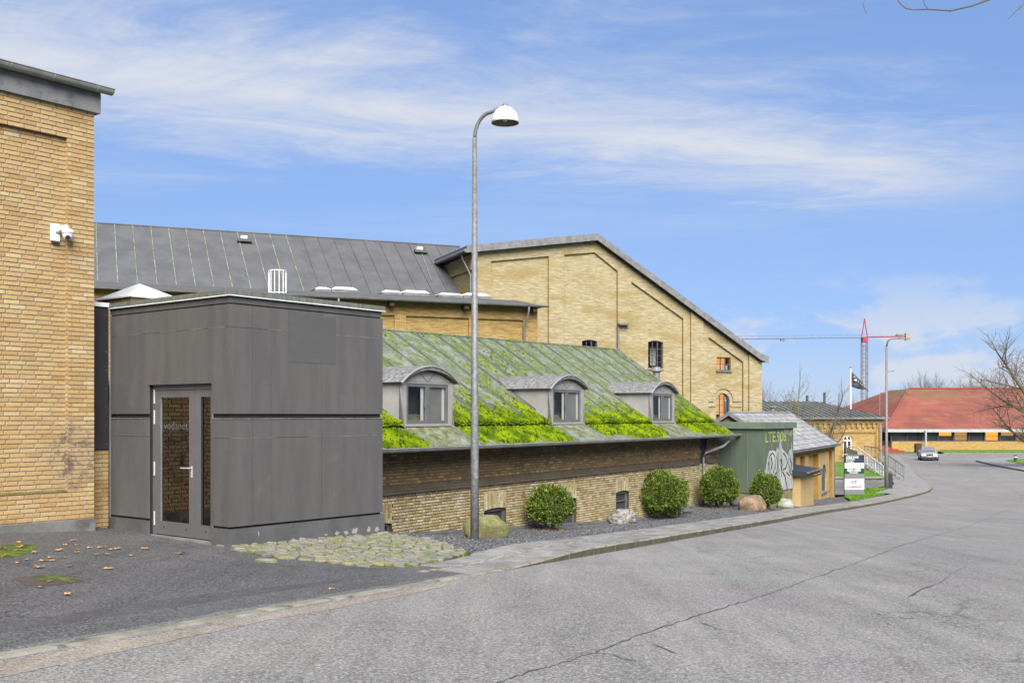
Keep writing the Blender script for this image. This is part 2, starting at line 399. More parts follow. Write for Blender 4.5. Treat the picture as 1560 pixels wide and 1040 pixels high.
mat('dark_glazing', lin(58, 60, 66, K_), lin(84, 82, 82, K_), 0.6, 0.15, bump=0, fine=0.03)
mat('red_step', lin(190, 82, 66, K_), lin(160, 68, 56, K_), 2, 0.9)
mat('sub_green', lin(106, 120, 102, K_), lin(94, 108, 91, K_), 1.2, 0.6, stretch=(1, 1, 0.3), fine=0.05)
mat('sub_green_trim', lin(124, 140, 118, K_), lin(112, 128, 107, K_), 2, 0.6, fine=0.05)
mat('sub_plinth', lin(158, 152, 106, K_), lin(130, 124, 84, K_), 2.5, 0.9)
mat('spray_white', lin(206, 208, 202, K_), lin(166, 176, 164, K_), 3, 0.8, stretch=(1.5, 1.5, 0.4))
mat('spray_dark', lin(52, 46, 58, K_), lin(74, 60, 78, K_), 6, 0.8)
mat('spray_yellow', lin(196, 204, 112, K_), lin(160, 174, 100, K_), 8, 0.8)
mat('spray_pale', lin(184, 184, 186, K_), None, 8, 0.8)
mat('spray_orange', lin(196, 128, 30, K_), None, 8, 0.8)
mat('bark', lin(104, 94, 70, K_), lin(84, 76, 58, K_), 3, 0.95, bump=0.6)
mat('bark_green', lin(140, 138, 78, K_), lin(108, 104, 70, K_), 3, 0.95, bump=0.6)
mat('twig', lin(140, 126, 110, K_), lin(116, 104, 92, K_), 2, 0.95, bump=0)
mat('twig_far', lin(150, 144, 142, K_), lin(132, 124, 120, K_), 2, 0.95, bump=0)
m_, t_ = newmat('yew')
p_ = t_.n('ShaderNodeNewGeometry').outputs['Position']
ri_ = t_.n('ShaderNodeNewGeometry').outputs['Random Per Island']
oi_ = t_.n('ShaderNodeObjectInfo').outputs['Random']
yc = t_.mix(t_.smooth(t_.noise(p_, 5, 4), 0.35, 0.65), lin(64, 92, 26, K_), lin(108, 138, 38, K_))
yc = t_.mix(t_.smooth(ri_, 0.62, 1.0), yc, lin(172, 194, 66, K_))
yc = t_.mix(t_.smooth(ri_, 0.3, 0.0), yc, lin(96, 92, 40, K_))
finish(t_, yc, 0.55, spec=0.35)
mat('stone_moss', lin(158, 156, 110, K_), lin(128, 126, 80, K_), 4, 0.95, fine=0.22, fscale=30, bump=0.7, bdist=0.02, stain=(lin(116, 136, 36, K_), 3.2, 0.56, 0.68))
mat('stone_white', lin(186, 182, 172, K_), lin(106, 103, 96, K_), 4.5, 0.9, stretch=(2.5, 1, 3), fine=0.2, fscale=30, bump=0.7, bdist=0.02)
mat('stone_pink', lin(186, 150, 128, K_), lin(132, 118, 92, K_), 3.5, 0.9, fine=0.25, fscale=24, bump=0.7, bdist=0.02, stain=(lin(104, 98, 66, K_), 2.5, 0.5, 0.64))
mat('stone_green', lin(190, 192, 180, K_), lin(150, 160, 112, K_), 4, 0.9, fine=0.2, bump=0.6, bdist=0.02)
mat('stone_grey', lin(122, 122, 122, K_), lin(96, 96, 98, K_), 4, 0.9, fine=0.2, bump=0.6, bdist=0.02)
mat('leaf_dry', lin(196, 132, 74, K_), lin(216, 178, 128, K_), 9, 0.9, island=0.35)
mat('sign_navy', lin(52, 60, 88, K_), None, 2, 0.45, fine=0.02, bump=0)
mat('sign_white', (0.48, 0.48, 0.465), None, 2, 0.45, fine=0.02, bump=0)
mat('sign_green', lin(22, 84, 56, K_), None, 2, 0.45, fine=0.02, bump=0)
mat('sign_grey', lin(140, 140, 142, K_), lin(132, 132, 134, K_), 2, 0.45, fine=0.02, bump=0)
mat('print_grey', lin(150, 150, 152, K_), None, 2, 0.6)
mat('print_dark', lin(70, 70, 74, K_), None, 2, 0.6)
mat('print_pink', lin(206, 150, 160, K_), None, 2, 0.6)
mat('crane_red', lin(206, 62, 92, K_), lin(180, 52, 80, K_), 1, 0.6, bump=0)
mat('crane_grey', lin(150, 142, 146, K_), None, 1, 0.7, bump=0)
mat('ballast', lin(206, 202, 190, K_), lin(180, 176, 168, K_), 0.5, 0.9)
mat('flag', lin(66, 68, 84, K_), lin(96, 98, 110, K_), 1.4, 0.85, bump=0)
mat('car_paint', lin(206, 204, 200, K_), lin(196, 194, 190, K_), 2, 0.3, fine=0.02, bump=0, metallic=0.3, spec=0.6)
mat('car_glass', lin(150, 152, 154, K_), None, 2, 0.1, fine=0.02, bump=0, spec=0.7)
mat('tyre', (0.02, 0.02, 0.02), None, 4, 0.85)
mat('car_dark', lin(56, 52, 56, K_), None, 3, 0.6)
mat('skin', lin(206, 156, 126, K_), None, 6, 0.6, fine=0.02, bump=0)
mat('shirt', lin(226, 214, 196, K_), None, 6, 0.85, fine=0.04, bump=0)
mat('hair', lin(52, 40, 34, K_), None, 6, 0.7)

# ------------------------------------------------------------------ mesh helpers
ORG = {}


class MB:
    """collects shapes in a local frame (a, b, z) and links them as one mesh object"""
    def __init__(s, fr=None):
        s.fr = fr
        s.v = []
        s.f = []

    def p(s, a, b, z):
        if s.fr is None:
            return (a, b, z)
        o, ax, bx = s.fr
        return (o[0] + a * ax[0] + b * bx[0], o[1] + a * ax[1] + b * bx[1], z)

    def add(s, pts, faces):
        k = len(s.v)
        s.v += [s.p(*q) for q in pts]
        s.f += [tuple(i + k for i in f) for f in faces]
        return s

    def box(s, a0, a1, b0, b1, z0, z1):
        return s.add([(a0, b0, z0), (a1, b0, z0), (a1, b1, z0), (a0, b1, z0), (a0, b0, z1), (a1, b0, z1), (a1, b1, z1), (a0, b1, z1)],
                     [(0, 3, 2, 1), (4, 5, 6, 7), (0, 1, 5, 4), (1, 2, 6, 5), (2, 3, 7, 6), (3, 0, 4, 7)])

    def prism(s, pts, b0, b1):
        """polygon in (a, z) extruded along b"""
        n = len(pts)
        q = [(a, b0, z) for a, z in pts] + [(a, b1, z) for a, z in pts]
        return s.add(q, [tuple(range(n)), tuple(range(2 * n - 1, n - 1, -1))] + [(i, i + n, (i + 1) % n + n, (i + 1) % n) for i in range(n)])

    def bprism(s, pts, a0, a1):
        """polygon in (b, z) extruded along a"""
        n = len(pts)
        q = [(a0, b, z) for b, z in pts] + [(a1, b, z) for b, z in pts]
        return s.add(q, [tuple(range(n)), tuple(range(2 * n - 1, n - 1, -1))] + [(i, i + n, (i + 1) % n + n, (i + 1) % n) for i in range(n)])

    def slab(s, pts, z0, z1):
        """polygon in (a, b) extruded along z; z0/z1 numbers or functions of (a, b)"""
        n = len(pts)
        f0 = z0 if callable(z0) else (lambda a, b: z0)
        f1 = z1 if callable(z1) else (lambda a, b: z1)
        q = [(a, b, f0(a, b)) for a, b in pts] + [(a, b, f1(a, b)) for a, b in pts]
        return s.add(q, [tuple(range(n - 1, -1, -1)), tuple(range(n, 2 * n))] + [(i, (i + 1) % n, (i + 1) % n + n, i + n) for i in range(n)])

    def quad(s, *pts):
        return s.add(list(pts), [tuple(range(len(pts)))])

    def tube(s, pts, r, n=8, caps=True):
        """tube along local points; r number or list"""
        P = [Vector(s.p(*q)) for q in pts]
        rs = r if isinstance(r, (list, tuple)) else [r] * len(P)
        k = len(s.v)
        up = Vector((0.31, 0.17, 0.93))
        for i, c in enumerate(P):
            d = (P[min(i + 1, len(P) - 1)] - P[max(i - 1, 0)])
            if d.length < 1e-9:
                d = Vector((0, 0, 1))
            d.normalize()
            x = d.cross(up)
            if x.length < 0.05:
                x = d.cross(Vector((1, 0, 0)))
            x.normalize()
            y = d.cross(x)
            for j in range(n):
                t = 2 * math.pi * j / n
                s.v.append(tuple(c + (x * math.cos(t) + y * math.sin(t)) * rs[i]))
        for i in range(len(P) - 1):
            for j in range(n):
                j2 = (j + 1) % n
                s.f.append((k + i * n + j, k + i * n + j2, k + (i + 1) * n + j2, k + (i + 1) * n + j))
        if caps:
            s.f.append(tuple(range(k + n - 1, k - 1, -1)))
            e = k + (len(P) - 1) * n
            s.f.append(tuple(range(e, e + n)))
        return s

    def lathe(s, c, prof, n=24):
        """profile [(r, z)] about the vertical through local point c"""
        k = len(s.v)
        cx, cy, cz = s.p(*c)
        for r, z in prof:
            for j in range(n):
                t = 2 * math.pi * j / n
                s.v.append((cx + r * math.cos(t), cy + r * math.sin(t), cz + z))
        for i in range(len(prof) - 1):
            for j in range(n):
                j2 = (j + 1) % n
                s.f.append((k + i * n + j, k + i * n + j2, k + (i + 1) * n + j2, k + (i + 1) * n + j))
        return s

    def build(s, name, m, parent=None, smooth=False, fix=True, **props):
        org = ORG.get(parent.name, Vector((0, 0, 0))) if parent else Vector((0, 0, 0))
        me = bpy.data.meshes.new(name)
        me.from_pydata([(x - org.x, y - org.y, z - org.z) for x, y, z in s.v], [], s.f)
        me.materials.append(MATS[m])
        if fix:
            bm = bmesh.new()
            bm.from_mesh(me)
            bmesh.ops.recalc_face_normals(bm, faces=bm.faces)
            bm.to_mesh(me)
            bm.free()
        if smooth:
            for p in me.polygons:
                p.use_smooth = True
        o = bpy.data.objects.new(name, me)
        COL.objects.link(o)
        if parent:
            o.parent = parent
            ORG[o.name] = org
        for k_, v_ in props.items():
            o[k_] = v_
        return o


def thing(name, label, cat, loc, group=None):
    o = bpy.data.objects.new(name, None)
    o.empty_display_size = 0.2
    COL.objects.link(o)
    o.location = loc
    ORG[o.name] = Vector(loc)
    o['label'] = label
    o['category'] = cat
    if group:
        o['group'] = group
    return o


def struct(name, loc=(0, 0, 0)):
    o = bpy.data.objects.new(name, None)
    COL.objects.link(o)
    o.location = loc
    ORG[o.name] = Vector(loc)
    o['kind'] = 'structure'
    return o


def tag(o, label, cat, group=None):
    o['label'] = label
    o['category'] = cat
    if group:
        o['group'] = group
    return o


def inst(name, me, parent, pos, rotz, scale=(1, 1, 1)):
    """child object sharing mesh data"""
    o = bpy.data.objects.new(name, me)
    COL.objects.link(o)
    o.parent = parent
    o.location = Vector(pos) - ORG[parent.name]
    o.rotation_euler = (0, 0, rotz)
    o.scale = scale
    return o


def frame(o, ax):
    ax = Vector(ax).normalized()
    return (Vector(o), ax, Vector((-ax.y, ax.x)))


def fp(fr, a, b, z):
    o, ax, bx = fr
    return Vector((o.x + a * ax.x + b * bx.x, o.y + a * ax.y + b * bx.y, z))


def px_on(fr, x, b=0.0):
    """a-coordinate where the photo column x meets the vertical plane b = const of a frame"""
    o, ax, bx = fr
    u = (x - CX) / F
    ox, oy = o.x + b * bx.x, o.y + b * bx.y
    return (u * oy - ox) / (ax.x - u * ax.y)


def zpx(fr, x, y, b=0.0):
    """height of photo point (x, y) on that plane"""
    a = px_on(fr, x, b)
    d = fp(fr, a, b, 0).y
    return EYE + (HY - y) * d / F


def arc(a0, a1, zs, rise, n=8):
    """points of a segmental or round arch from (a0, zs) to (a1, zs)"""
    w2 = (a1 - a0) / 2
    c = (a0 + a1) / 2
    rad = (w2 * w2 + rise * rise) / (2 * rise)
    zc_ = zs + rise - rad
    t0 = math.asin(min(1, w2 / rad))
    if rise > w2:
        t0 = math.pi - t0
    return [(c + rad * math.sin(-t0 + 2 * t0 * i / n), zc_ + rad * math.cos(-t0 + 2 * t0 * i / n)) for i in range(n + 1)]


def wall_cols(mb, a0, a1, z0, top, b0, b1, holes=(), extra=()):
    """wall from a0 to a1 with a top line top(a) and rectangular or arched holes (a0, a1, z0, z1, rise)"""
    br = sorted(set([a0, a1] + [x for h in holes for x in h[:2] if a0 < x < a1] + [e for e in extra if a0 < e < a1]))
    for l, r in zip(br, br[1:]):
        c = (l + r) / 2
        hs = sorted([h for h in holes if h[0] < c < h[1]], key=lambda h: h[2])
        zb = z0
        for h in hs:
            if h[2] > zb:
                mb.prism([(l, zb), (r, zb), (r, h[2]), (l, h[2])], b0, b1)
            zb = h[3]
        mb.prism([(l, zb), (r, zb), (r, top(r)), (l, top(l))], b0, b1)
    for h in holes:
        if len(h) > 4 and h[4] > 0:
            pts = arc(h[0], h[1], h[3] - h[4], h[4])
            half = len(pts) // 2
            mb.prism([(h[0], h[3])] + pts[:half + 1], b0 + 0.001, b1)
            mb.prism([(h[1], h[3])] + pts[half:][::-1], b0 + 0.001, b1)


rnd = random.Random(11)

# ------------------------------------------------------------------ ground heights
RD = Vector((0.433, 0.902)).normalized()
RN = Vector((-RD.y, RD.x))                       # to the left of the road
K0 = Vector((-3.36, 6.9))
PROF = [(-60, 0.62), (-12, 0.58), (-4, 0.50), (2, 0.30), (4.77, 0.15), (42, -1.935), (46, -2.14), (50, -2.31), (55, -2.49), (60, -2.62),
        (66, -2.73), (75, -2.83), (90, -2.92), (120, -3.0), (160, -3.0), (4000, -3.0)]


def sstep(a, b, x):
    t = max(0.0, min(1.0, (x - a) / (b - a)))
    return t * t * (3 - 2 * t)


def prof(t):
    for (t0, z0), (t1, z1) in zip(PROF, PROF[1:]):
        if t <= t1:
            return z0 + (z1 - z0) * (t - t0) / (t1 - t0)
    return -3.0


def taun(x, y):
    d = Vector((x, y))
    return d.dot(RD), (d - K0).dot(RN)


def ground(x, y):
    t, n = taun(x, y)
    z = prof(t)
    nn = max(0.0, min(n, 9.0))
    z += 0.036 * max(nn - 0.4, 0) * (1 - sstep(15.0, 17.6, t)) * sstep(-6, 2, t)
    z -= 0.26 * min(max(nn - 1.6, 0) / 2.6, 1) * sstep(16, 19, t) * (1 - sstep(31, 36, t))
    z += 0.17 * min(max(nn - 1.2, 0) / 1.5, 1) * sstep(32, 38, t) * (1 - sstep(46, 54, t))
    return z


def gp(x, y, off=0.0):
    """photo point to the ground"""
    u, v = (x - CX) / F, (y - HY) / F
    lo, hi = 2.0, 2.0
    f = lambda Y: EYE - v * Y - ground(u * Y, Y) - off
    while f(hi) > 0 and hi < 400:
        lo = hi
        hi += 0.5
    for _ in range(40):
        mid = (lo + hi) / 2
        if f(mid) > 0:
            lo = mid
        else:
            hi = mid
    return Vector((u * hi, hi, ground(u * hi, hi) + off))


def lift(t):
    return 0.018 + 0.105 * sstep(12.2, 15.6, t)


def spline(pts, step):
    P = [Vector(p) for p in pts]
    P = [2 * P[0] - P[1]] + P + [2 * P[-1] - P[-2]]
    out = []
    for i in range(1, len(P) - 2):
        n = max(1, int((P[i + 1] - P[i]).length / step))
        for k in range(n):
            t = k / n
            a, b, c, d = P[i - 1], P[i], P[i + 1], P[i + 2]
            out.append(0.5 * ((2 * b) + (c - a) * t + (2 * a - 5 * b + 4 * c - d) * t * t + (3 * b - a - 3 * c + d) * t ** 3))
    out.append(P[-2])
    return out


KERB = spline([(-14.4, -16), (-9.07, -5), (-3.36, 6.9), (0.19, 14.3), (3.46, 21.1), (7.6, 29.8), (12.6, 40.4), (18.6, 51.4), (25.6, 64.0), (31.4, 81), (45.2, 122)], 0.5)


def offs(line, n):
    """line shifted n to the left"""
    out = []
    for i, p in enumerate(line):
        d = (line[min(i + 1, len(line) - 1)] - line[max(i - 1, 0)]).normalized()
        out.append(p + Vector((-d.y, d.x)) * n)
    return out


def strip(name, lines, zf, m, parent=None, **props):
    """sheet between polylines of equal length"""
    mb = MB()
    n = len(lines[0])
    for L in lines:
        mb.v += [(p.x, p.y, zf(p.x, p.y)) for p in L]
    for j in range(len(lines) - 1):
        for i in range(n - 1):
            mb.f.append((j * n + i, j * n + i + 1, (j + 1) * n + i + 1, (j + 1) * n + i))
    return mb.build(name, m, parent, fix=False, **props)


def up_normals(o):
    me = o.data
    if len(me.polygons) and sum(p.normal.z for p in me.polygons) < 0:
        me.flip_normals()
    return o


def grid_tn(name, t0, t1, n0, n1, st, sn, off, m, parent=None, clip=None, **props):
    mb = MB()
    nt_, nn_ = int((t1 - t0) / st) + 1, int((n1 - n0) / sn) + 1
    base = K0 - RD * K0.dot(RD)
    for i in range(nt_ + 1):
        for j in range(nn_ + 1):
            t, n = t0 + (t1 - t0) * i / nt_, n0 + (n1 - n0) * j / nn_
            q = base + RD * t + RN * n
            mb.v.append((q.x, q.y, ground(q.x, q.y) + off))
    for i in range(nt_):
        for j in range(nn_):
            k = i * (nn_ + 1) + j
            mb.f.append((k, k + 1, k + nn_ + 2, k + nn_ + 1))
    return up_normals(mb.build(name, m, parent, fix=False, **props))


def drape(name, poly, off, m, parent=None, step=1.0, **props):
    """polygon of plan points cut on a grid and laid on the ground"""
    bm = bmesh.new()
    bm.faces.new([bm.verts.new((p[0], p[1], 0)) for p in poly])
    xs = [p[0] for p in poly]
    ys = [p[1] for p in poly]
    for ax, lo, hi in ((0, min(xs), max(xs)), (1, min(ys), max(ys))):
        k = math.ceil(lo / step) * step
        while k < hi:
            co = [0, 0, 0]
            no = [0, 0, 0]
            co[ax] = k
            no[ax] = 1
            bmesh.ops.bisect_plane(bm, geom=bm.verts[:] + bm.edges[:] + bm.faces[:], plane_co=co, plane_no=no)
            k += step
    for v in bm.verts:
        v.co.z = ground(v.co.x, v.co.y) + off
    me = bpy.data.meshes.new(name)
    bm.to_mesh(me)
    bm.free()
    me.materials.append(MATS[m])
    o = bpy.data.objects.new(name, me)
    COL.objects.link(o)
    if parent:
        o.parent = parent
        ORG[o.name] = Vector((0, 0, 0))
    for k_, v_ in props.items():
        o[k_] = v_
    return up_normals(o)


# ------------------------------------------------------------------ ground, road, pavement
xs = [-1500, -600, -250, -120, -70, -45] + [-32 + 1.6 * i for i in range(62)] + [74, 90, 120, 180, 300, 600, 1200, 2500]
ys = [-300, -100, -50] + [-25 + 1.6 * i for i in range(100)] + [142, 160, 200, 300, 600, 1200, 3000]
mb = MB()
for y in ys:
    for x in xs:
        mb.v.append((x, y, ground(x, y) - 0.10))
for j in range(len(ys) - 1):
    for i in range(len(xs) - 1):
        k = j * len(xs) + i
        mb.f.append((k, k + 1, k + len(xs) + 1, k + len(xs)))
mb.build('ground', 'field', fix=False, kind='structure')

# road sheet, everything to the right of the kerb line
near = [p for p in KERB]
lines = []
for k in range(31):
    fr_ = k / 30
    L = []
    for p in near:
        xr = max(0.62 * p.y + 4.0, p.x + 11.0, 0.0)
        if p.y > 70:
            xr = max(xr, 100)
        L.append(Vector((p.x + (xr - p.x) * fr_ ** 1.3, p.y)))
    lines.append(L)
far = [Vector((lines[j][-1].x, 130)) for j in range(31)]
for j in range(31):
    lines[j].append(far[j])
road = up_normals(strip('road', lines, ground, 'asphalt_road', kind='structure'))

# cracks along the old joint of the road
def crack(pts, wd):
    P = []
    for (x0, y0), (x1, y1) in zip(pts, pts[1:]):
        n = max(2, int(math.hypot(x1 - x0, y1 - y0) / 7))
        P += [(x0 + (x1 - x0) * i / n + rnd.uniform(-1.6, 1.6), y0 + (y1 - y0) * i / n + rnd.uniform(-1.2, 1.2)) for i in range(n)]
    P.append(pts[-1])
    Q = [gp(*p, off=0.004) for p in P]
    L, Rr = [], []
    for i, q in enumerate(Q):
        d = (Q[min(i + 1, len(Q) - 1)] - Q[max(i - 1, 0)])
        nrm = Vector((-d.y, d.x, 0)).normalized()
        wv = 0.62 * wd * rnd.uniform(0.25, 1.35) * (0.25 if i in (0, len(Q) - 1) else 1)
        L.append(q + nrm * wv)
        Rr.append(q - nrm * wv)
    mb = MB()
    mb.v = [tuple(v) for v in L + Rr]
    n = len(Q)
    mb.f = [(i, i + 1, n + i + 1, n + i) for i in range(n - 1)]
    up_normals(mb.build('crack', 'crack', road, fix=False))


def lz(pts):
    return [(800 + x / 2.0526, 700 + y / 2.0526) for x, y in pts]


crack([(740, 1045)] + lz([(0, 665), (60, 650), (150, 622), (220, 600), (350, 550), (480, 505), (640, 455), (770, 415), (900, 370), (1050, 315), (1180, 265), (1270, 240), (1370, 213), (1470, 172), (1530, 145), (1556, 122), (1546, 105), (1500, 82), (1440, 56)]), 0.013)
crack(lz([(1200, 430), (1240, 405), (1290, 388)]), 0.03)
crack(lz([(1290, 388), (1340, 350), (1390, 325)]), 0.008)
crack(lz([(1080, 478), (1150, 490), (1240, 500)]), 0.012)
crack(lz([(1180, 350), (1260, 345), (1330, 345)]), 0.012)
crack(lz([(400, 575), (440, 590), (480, 606)]), 0.012)
crack(lz([(540, 505), (600, 525), (670, 542)]), 0.008)
crack(lz([(190, 600), (260, 606), (350, 630)]), 0.008)
crack(lz([(480, 350), (540, 355), (600, 358)]), 0.006)
# patched spots far along the road
for pg in ([(1440, 722), (1434, 716), (1446, 712), (1452, 716)],):
    pass

# courtyard in front of the brick building
lot = grid_tn('courtyard', -16, 14.2, 0.15, 20, 0.8, 0.9, 0.006, 'asphalt_lot', kind='structure')


def pxpoly(name, pts, off, m, parent, step=0.7):
    q = []
    for (x0, y0), (x1, y1) in zip(pts, pts[1:] + pts[:1]):       # ragged edges
        n = max(1, int(abs(x1 - x0) / 11))
        q += [(x0 + (x1 - x0) * i / n, y0 + (y1 - y0) * i / n + rnd.uniform(-1.0, 1.0)) for i in range(n)]
    return drape(name, [tuple(gp(*p)[:2]) for p in q], off, m, parent, step)


pxpoly('repair_strip', [(-60, 956), (60, 942), (190, 922), (330, 903), (440, 892), (545, 880), (640, 874), (600, 882), (480, 901), (340, 923), (190, 948), (60, 970), (-60, 985)], 0.0085, 'asphalt_patch', lot)
pxpoly('worn_edge', [(-60, 987), (60, 972), (190, 950), (340, 925), (480, 903), (600, 884), (690, 876), (640, 886), (500, 911), (300, 949), (150, 974), (-60, 1009)], 0.0085, 'asphalt_edge', lot)
sand = pxpoly('sand_edge', [(-60, 1018), (60, 998), (160, 979), (300, 957), (440, 931), (560, 908), (680, 889), (700, 889), (600, 909), (480, 932), (380, 950), (240, 980), (120, 1006), (0, 1032), (-60, 1046)], 0.0025, 'sand_edge', road)
pxpoly('damp_patch', [(20, 882), (60, 876), (112, 880), (128, 886), (90, 893), (40, 892)], 0.0085, 'soil', lot, 0.4)
pxpoly('moss_patch', [(-10, 832), (34, 827), (60, 832), (40, 846), (0, 852), (-10, 850)], 0.0085, 'moss_joint', lot, 0.4)
pxpoly('moss_patch', [(52, 880), (82, 877), (122, 884), (110, 888), (84, 882), (60, 884)], 0.0105, 'moss_joint', lot, 0.4)

# kerb stones
kerb = struct('kerb')
path = [p for p in KERB if p.y > -6]
acc, cum_ = 0, [0]
for a, b in zip(path, path[1:]):
    acc += (b - a).length
    cum_.append(acc)


def at_len(L, line=path, cl=cum_):
    import bisect
    i = min(max(bisect.bisect_right(cl, L) - 1, 0), len(line) - 2)
    t = (L - cl[i]) / (cl[i + 1] - cl[i])
    p = line[i].lerp(line[i + 1], t)
    d = (line[min(i + 2, len(line) - 1)] - line[max(i - 1, 0)]).normalized()
    return p, d


def on_path(L, n):
    p, d = at_len(L)
    return p + Vector((-d.y, d.x)) * n


L = 0.0
while L < cum_[-1] - 3:
    ln = 1.0 if L < 80 else 4.0
    e = L + ln - 0.012
    q = [on_path(L, 0.0), on_path(e, 0.0), on_path(e, 0.135), on_path(L, 0.135)]
    mb = MB()
    j = rnd.uniform(-0.006, 0.006)
    zt = [ground(v.x, v.y) + lift(taun(v.x, v.y)[0]) + j for v in q]
    # bevelled front arris
    pts = []
    for i, v in enumerate(q):
        pts.append((v.x, v.y, zt[i] - 0.3))
    m0 = on_path(L, 0.02)
    m1 = on_path(e, 0.02)
    pts += [(q[0].x, q[0].y, zt[0] - 0.02), (q[1].x, q[1].y, zt[1] - 0.02), (q[2].x, q[2].y, zt[2]), (q[3].x, q[3].y, zt[3]), (m0.x, m0.y, zt[0]), (m1.x, m1.y, zt[1])]
    mb.add(pts, [(0, 1, 5, 4), (4, 5, 9, 8), (8, 9, 6, 7), (2, 3, 7, 6), (0, 4, 8, 7, 3), (1, 2, 6, 9, 5), (3, 2, 1, 0)])
    ks = mb.build('kerb_stone', 'kerbstone', kerb)
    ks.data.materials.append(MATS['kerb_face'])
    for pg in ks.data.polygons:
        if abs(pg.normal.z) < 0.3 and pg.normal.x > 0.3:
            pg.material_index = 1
    L += ln

# pavement: two bands of slabs with a strip of setts between
pave = struct('pavement')
Ls = next(l for l in [x * 0.1 for x in range(2000)] if taun(*on_path(l, 0.3))[0] > 11.6)
Le = next(l for l in [x * 0.1 for x in range(2000)] if on_path(l, 0.3).y > 57)
L = Ls
row = 0
while L < Le:
    ln = 0.8 if L < Ls + 30 else 1.6
    wid = 0.47
    for n0, n1 in ((0.145, 0.60), (0.715, 1.16)):
        sh = 0.0 if n0 < 0.3 else ln * 0.4
        a, e = L + sh, L + sh + ln - 0.011
        q = [on_path(a, n0), on_path(e, n0), on_path(e, n1), on_path(a, n1)]
        dz = rnd.uniform(-0.004, 0.005)
        mb = MB()
        mb.slab([(v.x, v.y) for v in q], lambda x, y: ground(x, y) - 0.06, lambda x, y: ground(x, y) + lift(taun(x, y)[0]) - 0.003 + dz)
        mb.build('paving_slab', 'slab', pave)
    L += ln
mb = MB()
L = Ls - 0.3
while L < Le:
    q = [on_path(L, 0.615), on_path(L + 0.115, 0.615), on_path(L + 0.115, 0.70), on_path(L, 0.70)]
    dz = rnd.uniform(-0.01, 0.006)
    mb.slab([(v.x, v.y) for v in q], lambda x, y: ground(x, y) - 0.05, lambda x, y: ground(x, y) + lift(taun(x, y)[0]) + dz)
    L += 0.128
mb.build('sett_strip', 'sett', pave, kind='stuff')
bl = [p for p in path if 11.3 < taun(p.x, p.y)[0] and p.y < 58]
up_normals(strip('joint_bed', [offs(bl, 0.14), offs(bl, 0.6), offs(bl, 1.17)], lambda x, y: ground(x, y) + lift(taun(x, y)[0]) - 0.022, 'moss_joint', pave))
bl = [p for p in path if 56.5 < p.y]
up_normals(strip('far_pavement', [offs(bl, 0.14), offs(bl, 1.0), offs(bl, 2.3)], lambda x, y: ground(x, y) + 0.117, 'slab', pave))

# gravel bed
gravel = grid_tn('gravel_bed', 13.0, 56, 1.175, 9, 0.7, 0.7, 0.055, 'gravel', kind='structure')
mb = MB()
rr = random.Random(3)
base = K0 - RD * K0.dot(RD)
for i in range(5200):
    t = 14 + 22 * rr.random() ** 1.6
    n = rr.uniform(1.2, 5.5)
    q = base + RD * t + RN * n
    s_ = rr.uniform(0.010, 0.026)
    z = ground(q.x, q.y) + 0.055 + s_ * 0.2
    k = len(mb.v)
    an = rr.random() * 6
    for j in range(4):
        mb.v.append((q.x + s_ * math.cos(an + j * 1.57) * rr.uniform(0.7, 1.3), q.y + s_ * math.sin(an + j * 1.57) * rr.uniform(0.7, 1.3), z + rr.uniform(-.3, .3) * s_))
    mb.v.append((q.x, q.y, z + s_ * 0.8))
    mb.f += [(k, k + 1, k + 4), (k + 1, k + 2, k + 4), (k + 2, k + 3, k + 4), (k + 3, k, k + 4)]
mb.build('loose_gravel', 'pebble', None, fix=False, kind='stuff', label='loose dark grey gravel chips strewn over the bed by the wall', category='gravel')

# ------------------------------------------------------------------ cobbled apron beside the grey block
AP = [((-3.94, 14.67), -0.075), ((-3.0, 15.85), -0.105), ((-2.05, 17.0), -0.14), ((-1.45, 16.35), -0.135), ((-1.0, 15.75), -0.165), ((-0.6, 15.15), -0.195), ((-0.84, 14.6), -0.215),
      ((-1.34, 13.55), None), ((-1.83, 13.27), None), ((-2.5, 13.5), None), ((-3.1, 13.76), None), ((-3.65, 14.25), None)]
AP = [(p, (ground(*p) + 0.03 if z is None else z)) for p, z in AP]


def apron_z(x, y):
    sw = sz = 0
    for (ax_, ay_), z in AP:
        w_ = 1 / ((x - ax_) ** 2 + (y - ay_) ** 2 + 0.02) ** 1.5
        sw += w_
        sz += w_ * z
    return sz / sw


def inside(p, poly):
    c = False
    n = len(poly)
    for i in range(n):
        x1, y1 = poly[i]
        x2, y2 = poly[(i + 1) % n]
        if (y1 > p[1]) != (y2 > p[1]) and p[0] < (x2 - x1) * (p[1] - y1) / (y2 - y1) + x1:
            c = not c
    return c


apron = struct('cobbled_apron')
APP = [p for p, z in AP]
bm = bmesh.new()
bm.faces.new([bm.verts.new((p[0], p[1], 0)) for p in APP])
for ax, lo, hi in ((0, -4.2, -0.4), (1, 13, 17.2)):
    k = lo
    while k < hi:
        co, no = [0, 0, 0], [0, 0, 0]
        co[ax], no[ax] = k, 1
        bmesh.ops.bisect_plane(bm, geom=bm.verts[:] + bm.edges[:] + bm.faces[:], plane_co=co, plane_no=no)
        k += 0.3
ext = bmesh.ops.extrude_face_region(bm, geom=bm.faces[:])
low = [v for v in ext['geom'] if isinstance(v, bmesh.types.BMVert)]
lowset = set(low)
for v in bm.verts:
    v.co.z = (apron_z(v.co.x, v.co.y) - 0.018) if v not in lowset else apron_z(v.co.x, v.co.y) - 0.9
bmesh.ops.recalc_face_normals(bm, faces=bm.faces)
me = bpy.data.meshes.new('joint_bed')
bm.to_mesh(me)
bm.free()
me.materials.append(MATS['moss_joint'])
o = bpy.data.objects.new('joint_bed', me)
COL.objects.link(o)
o.parent = apron


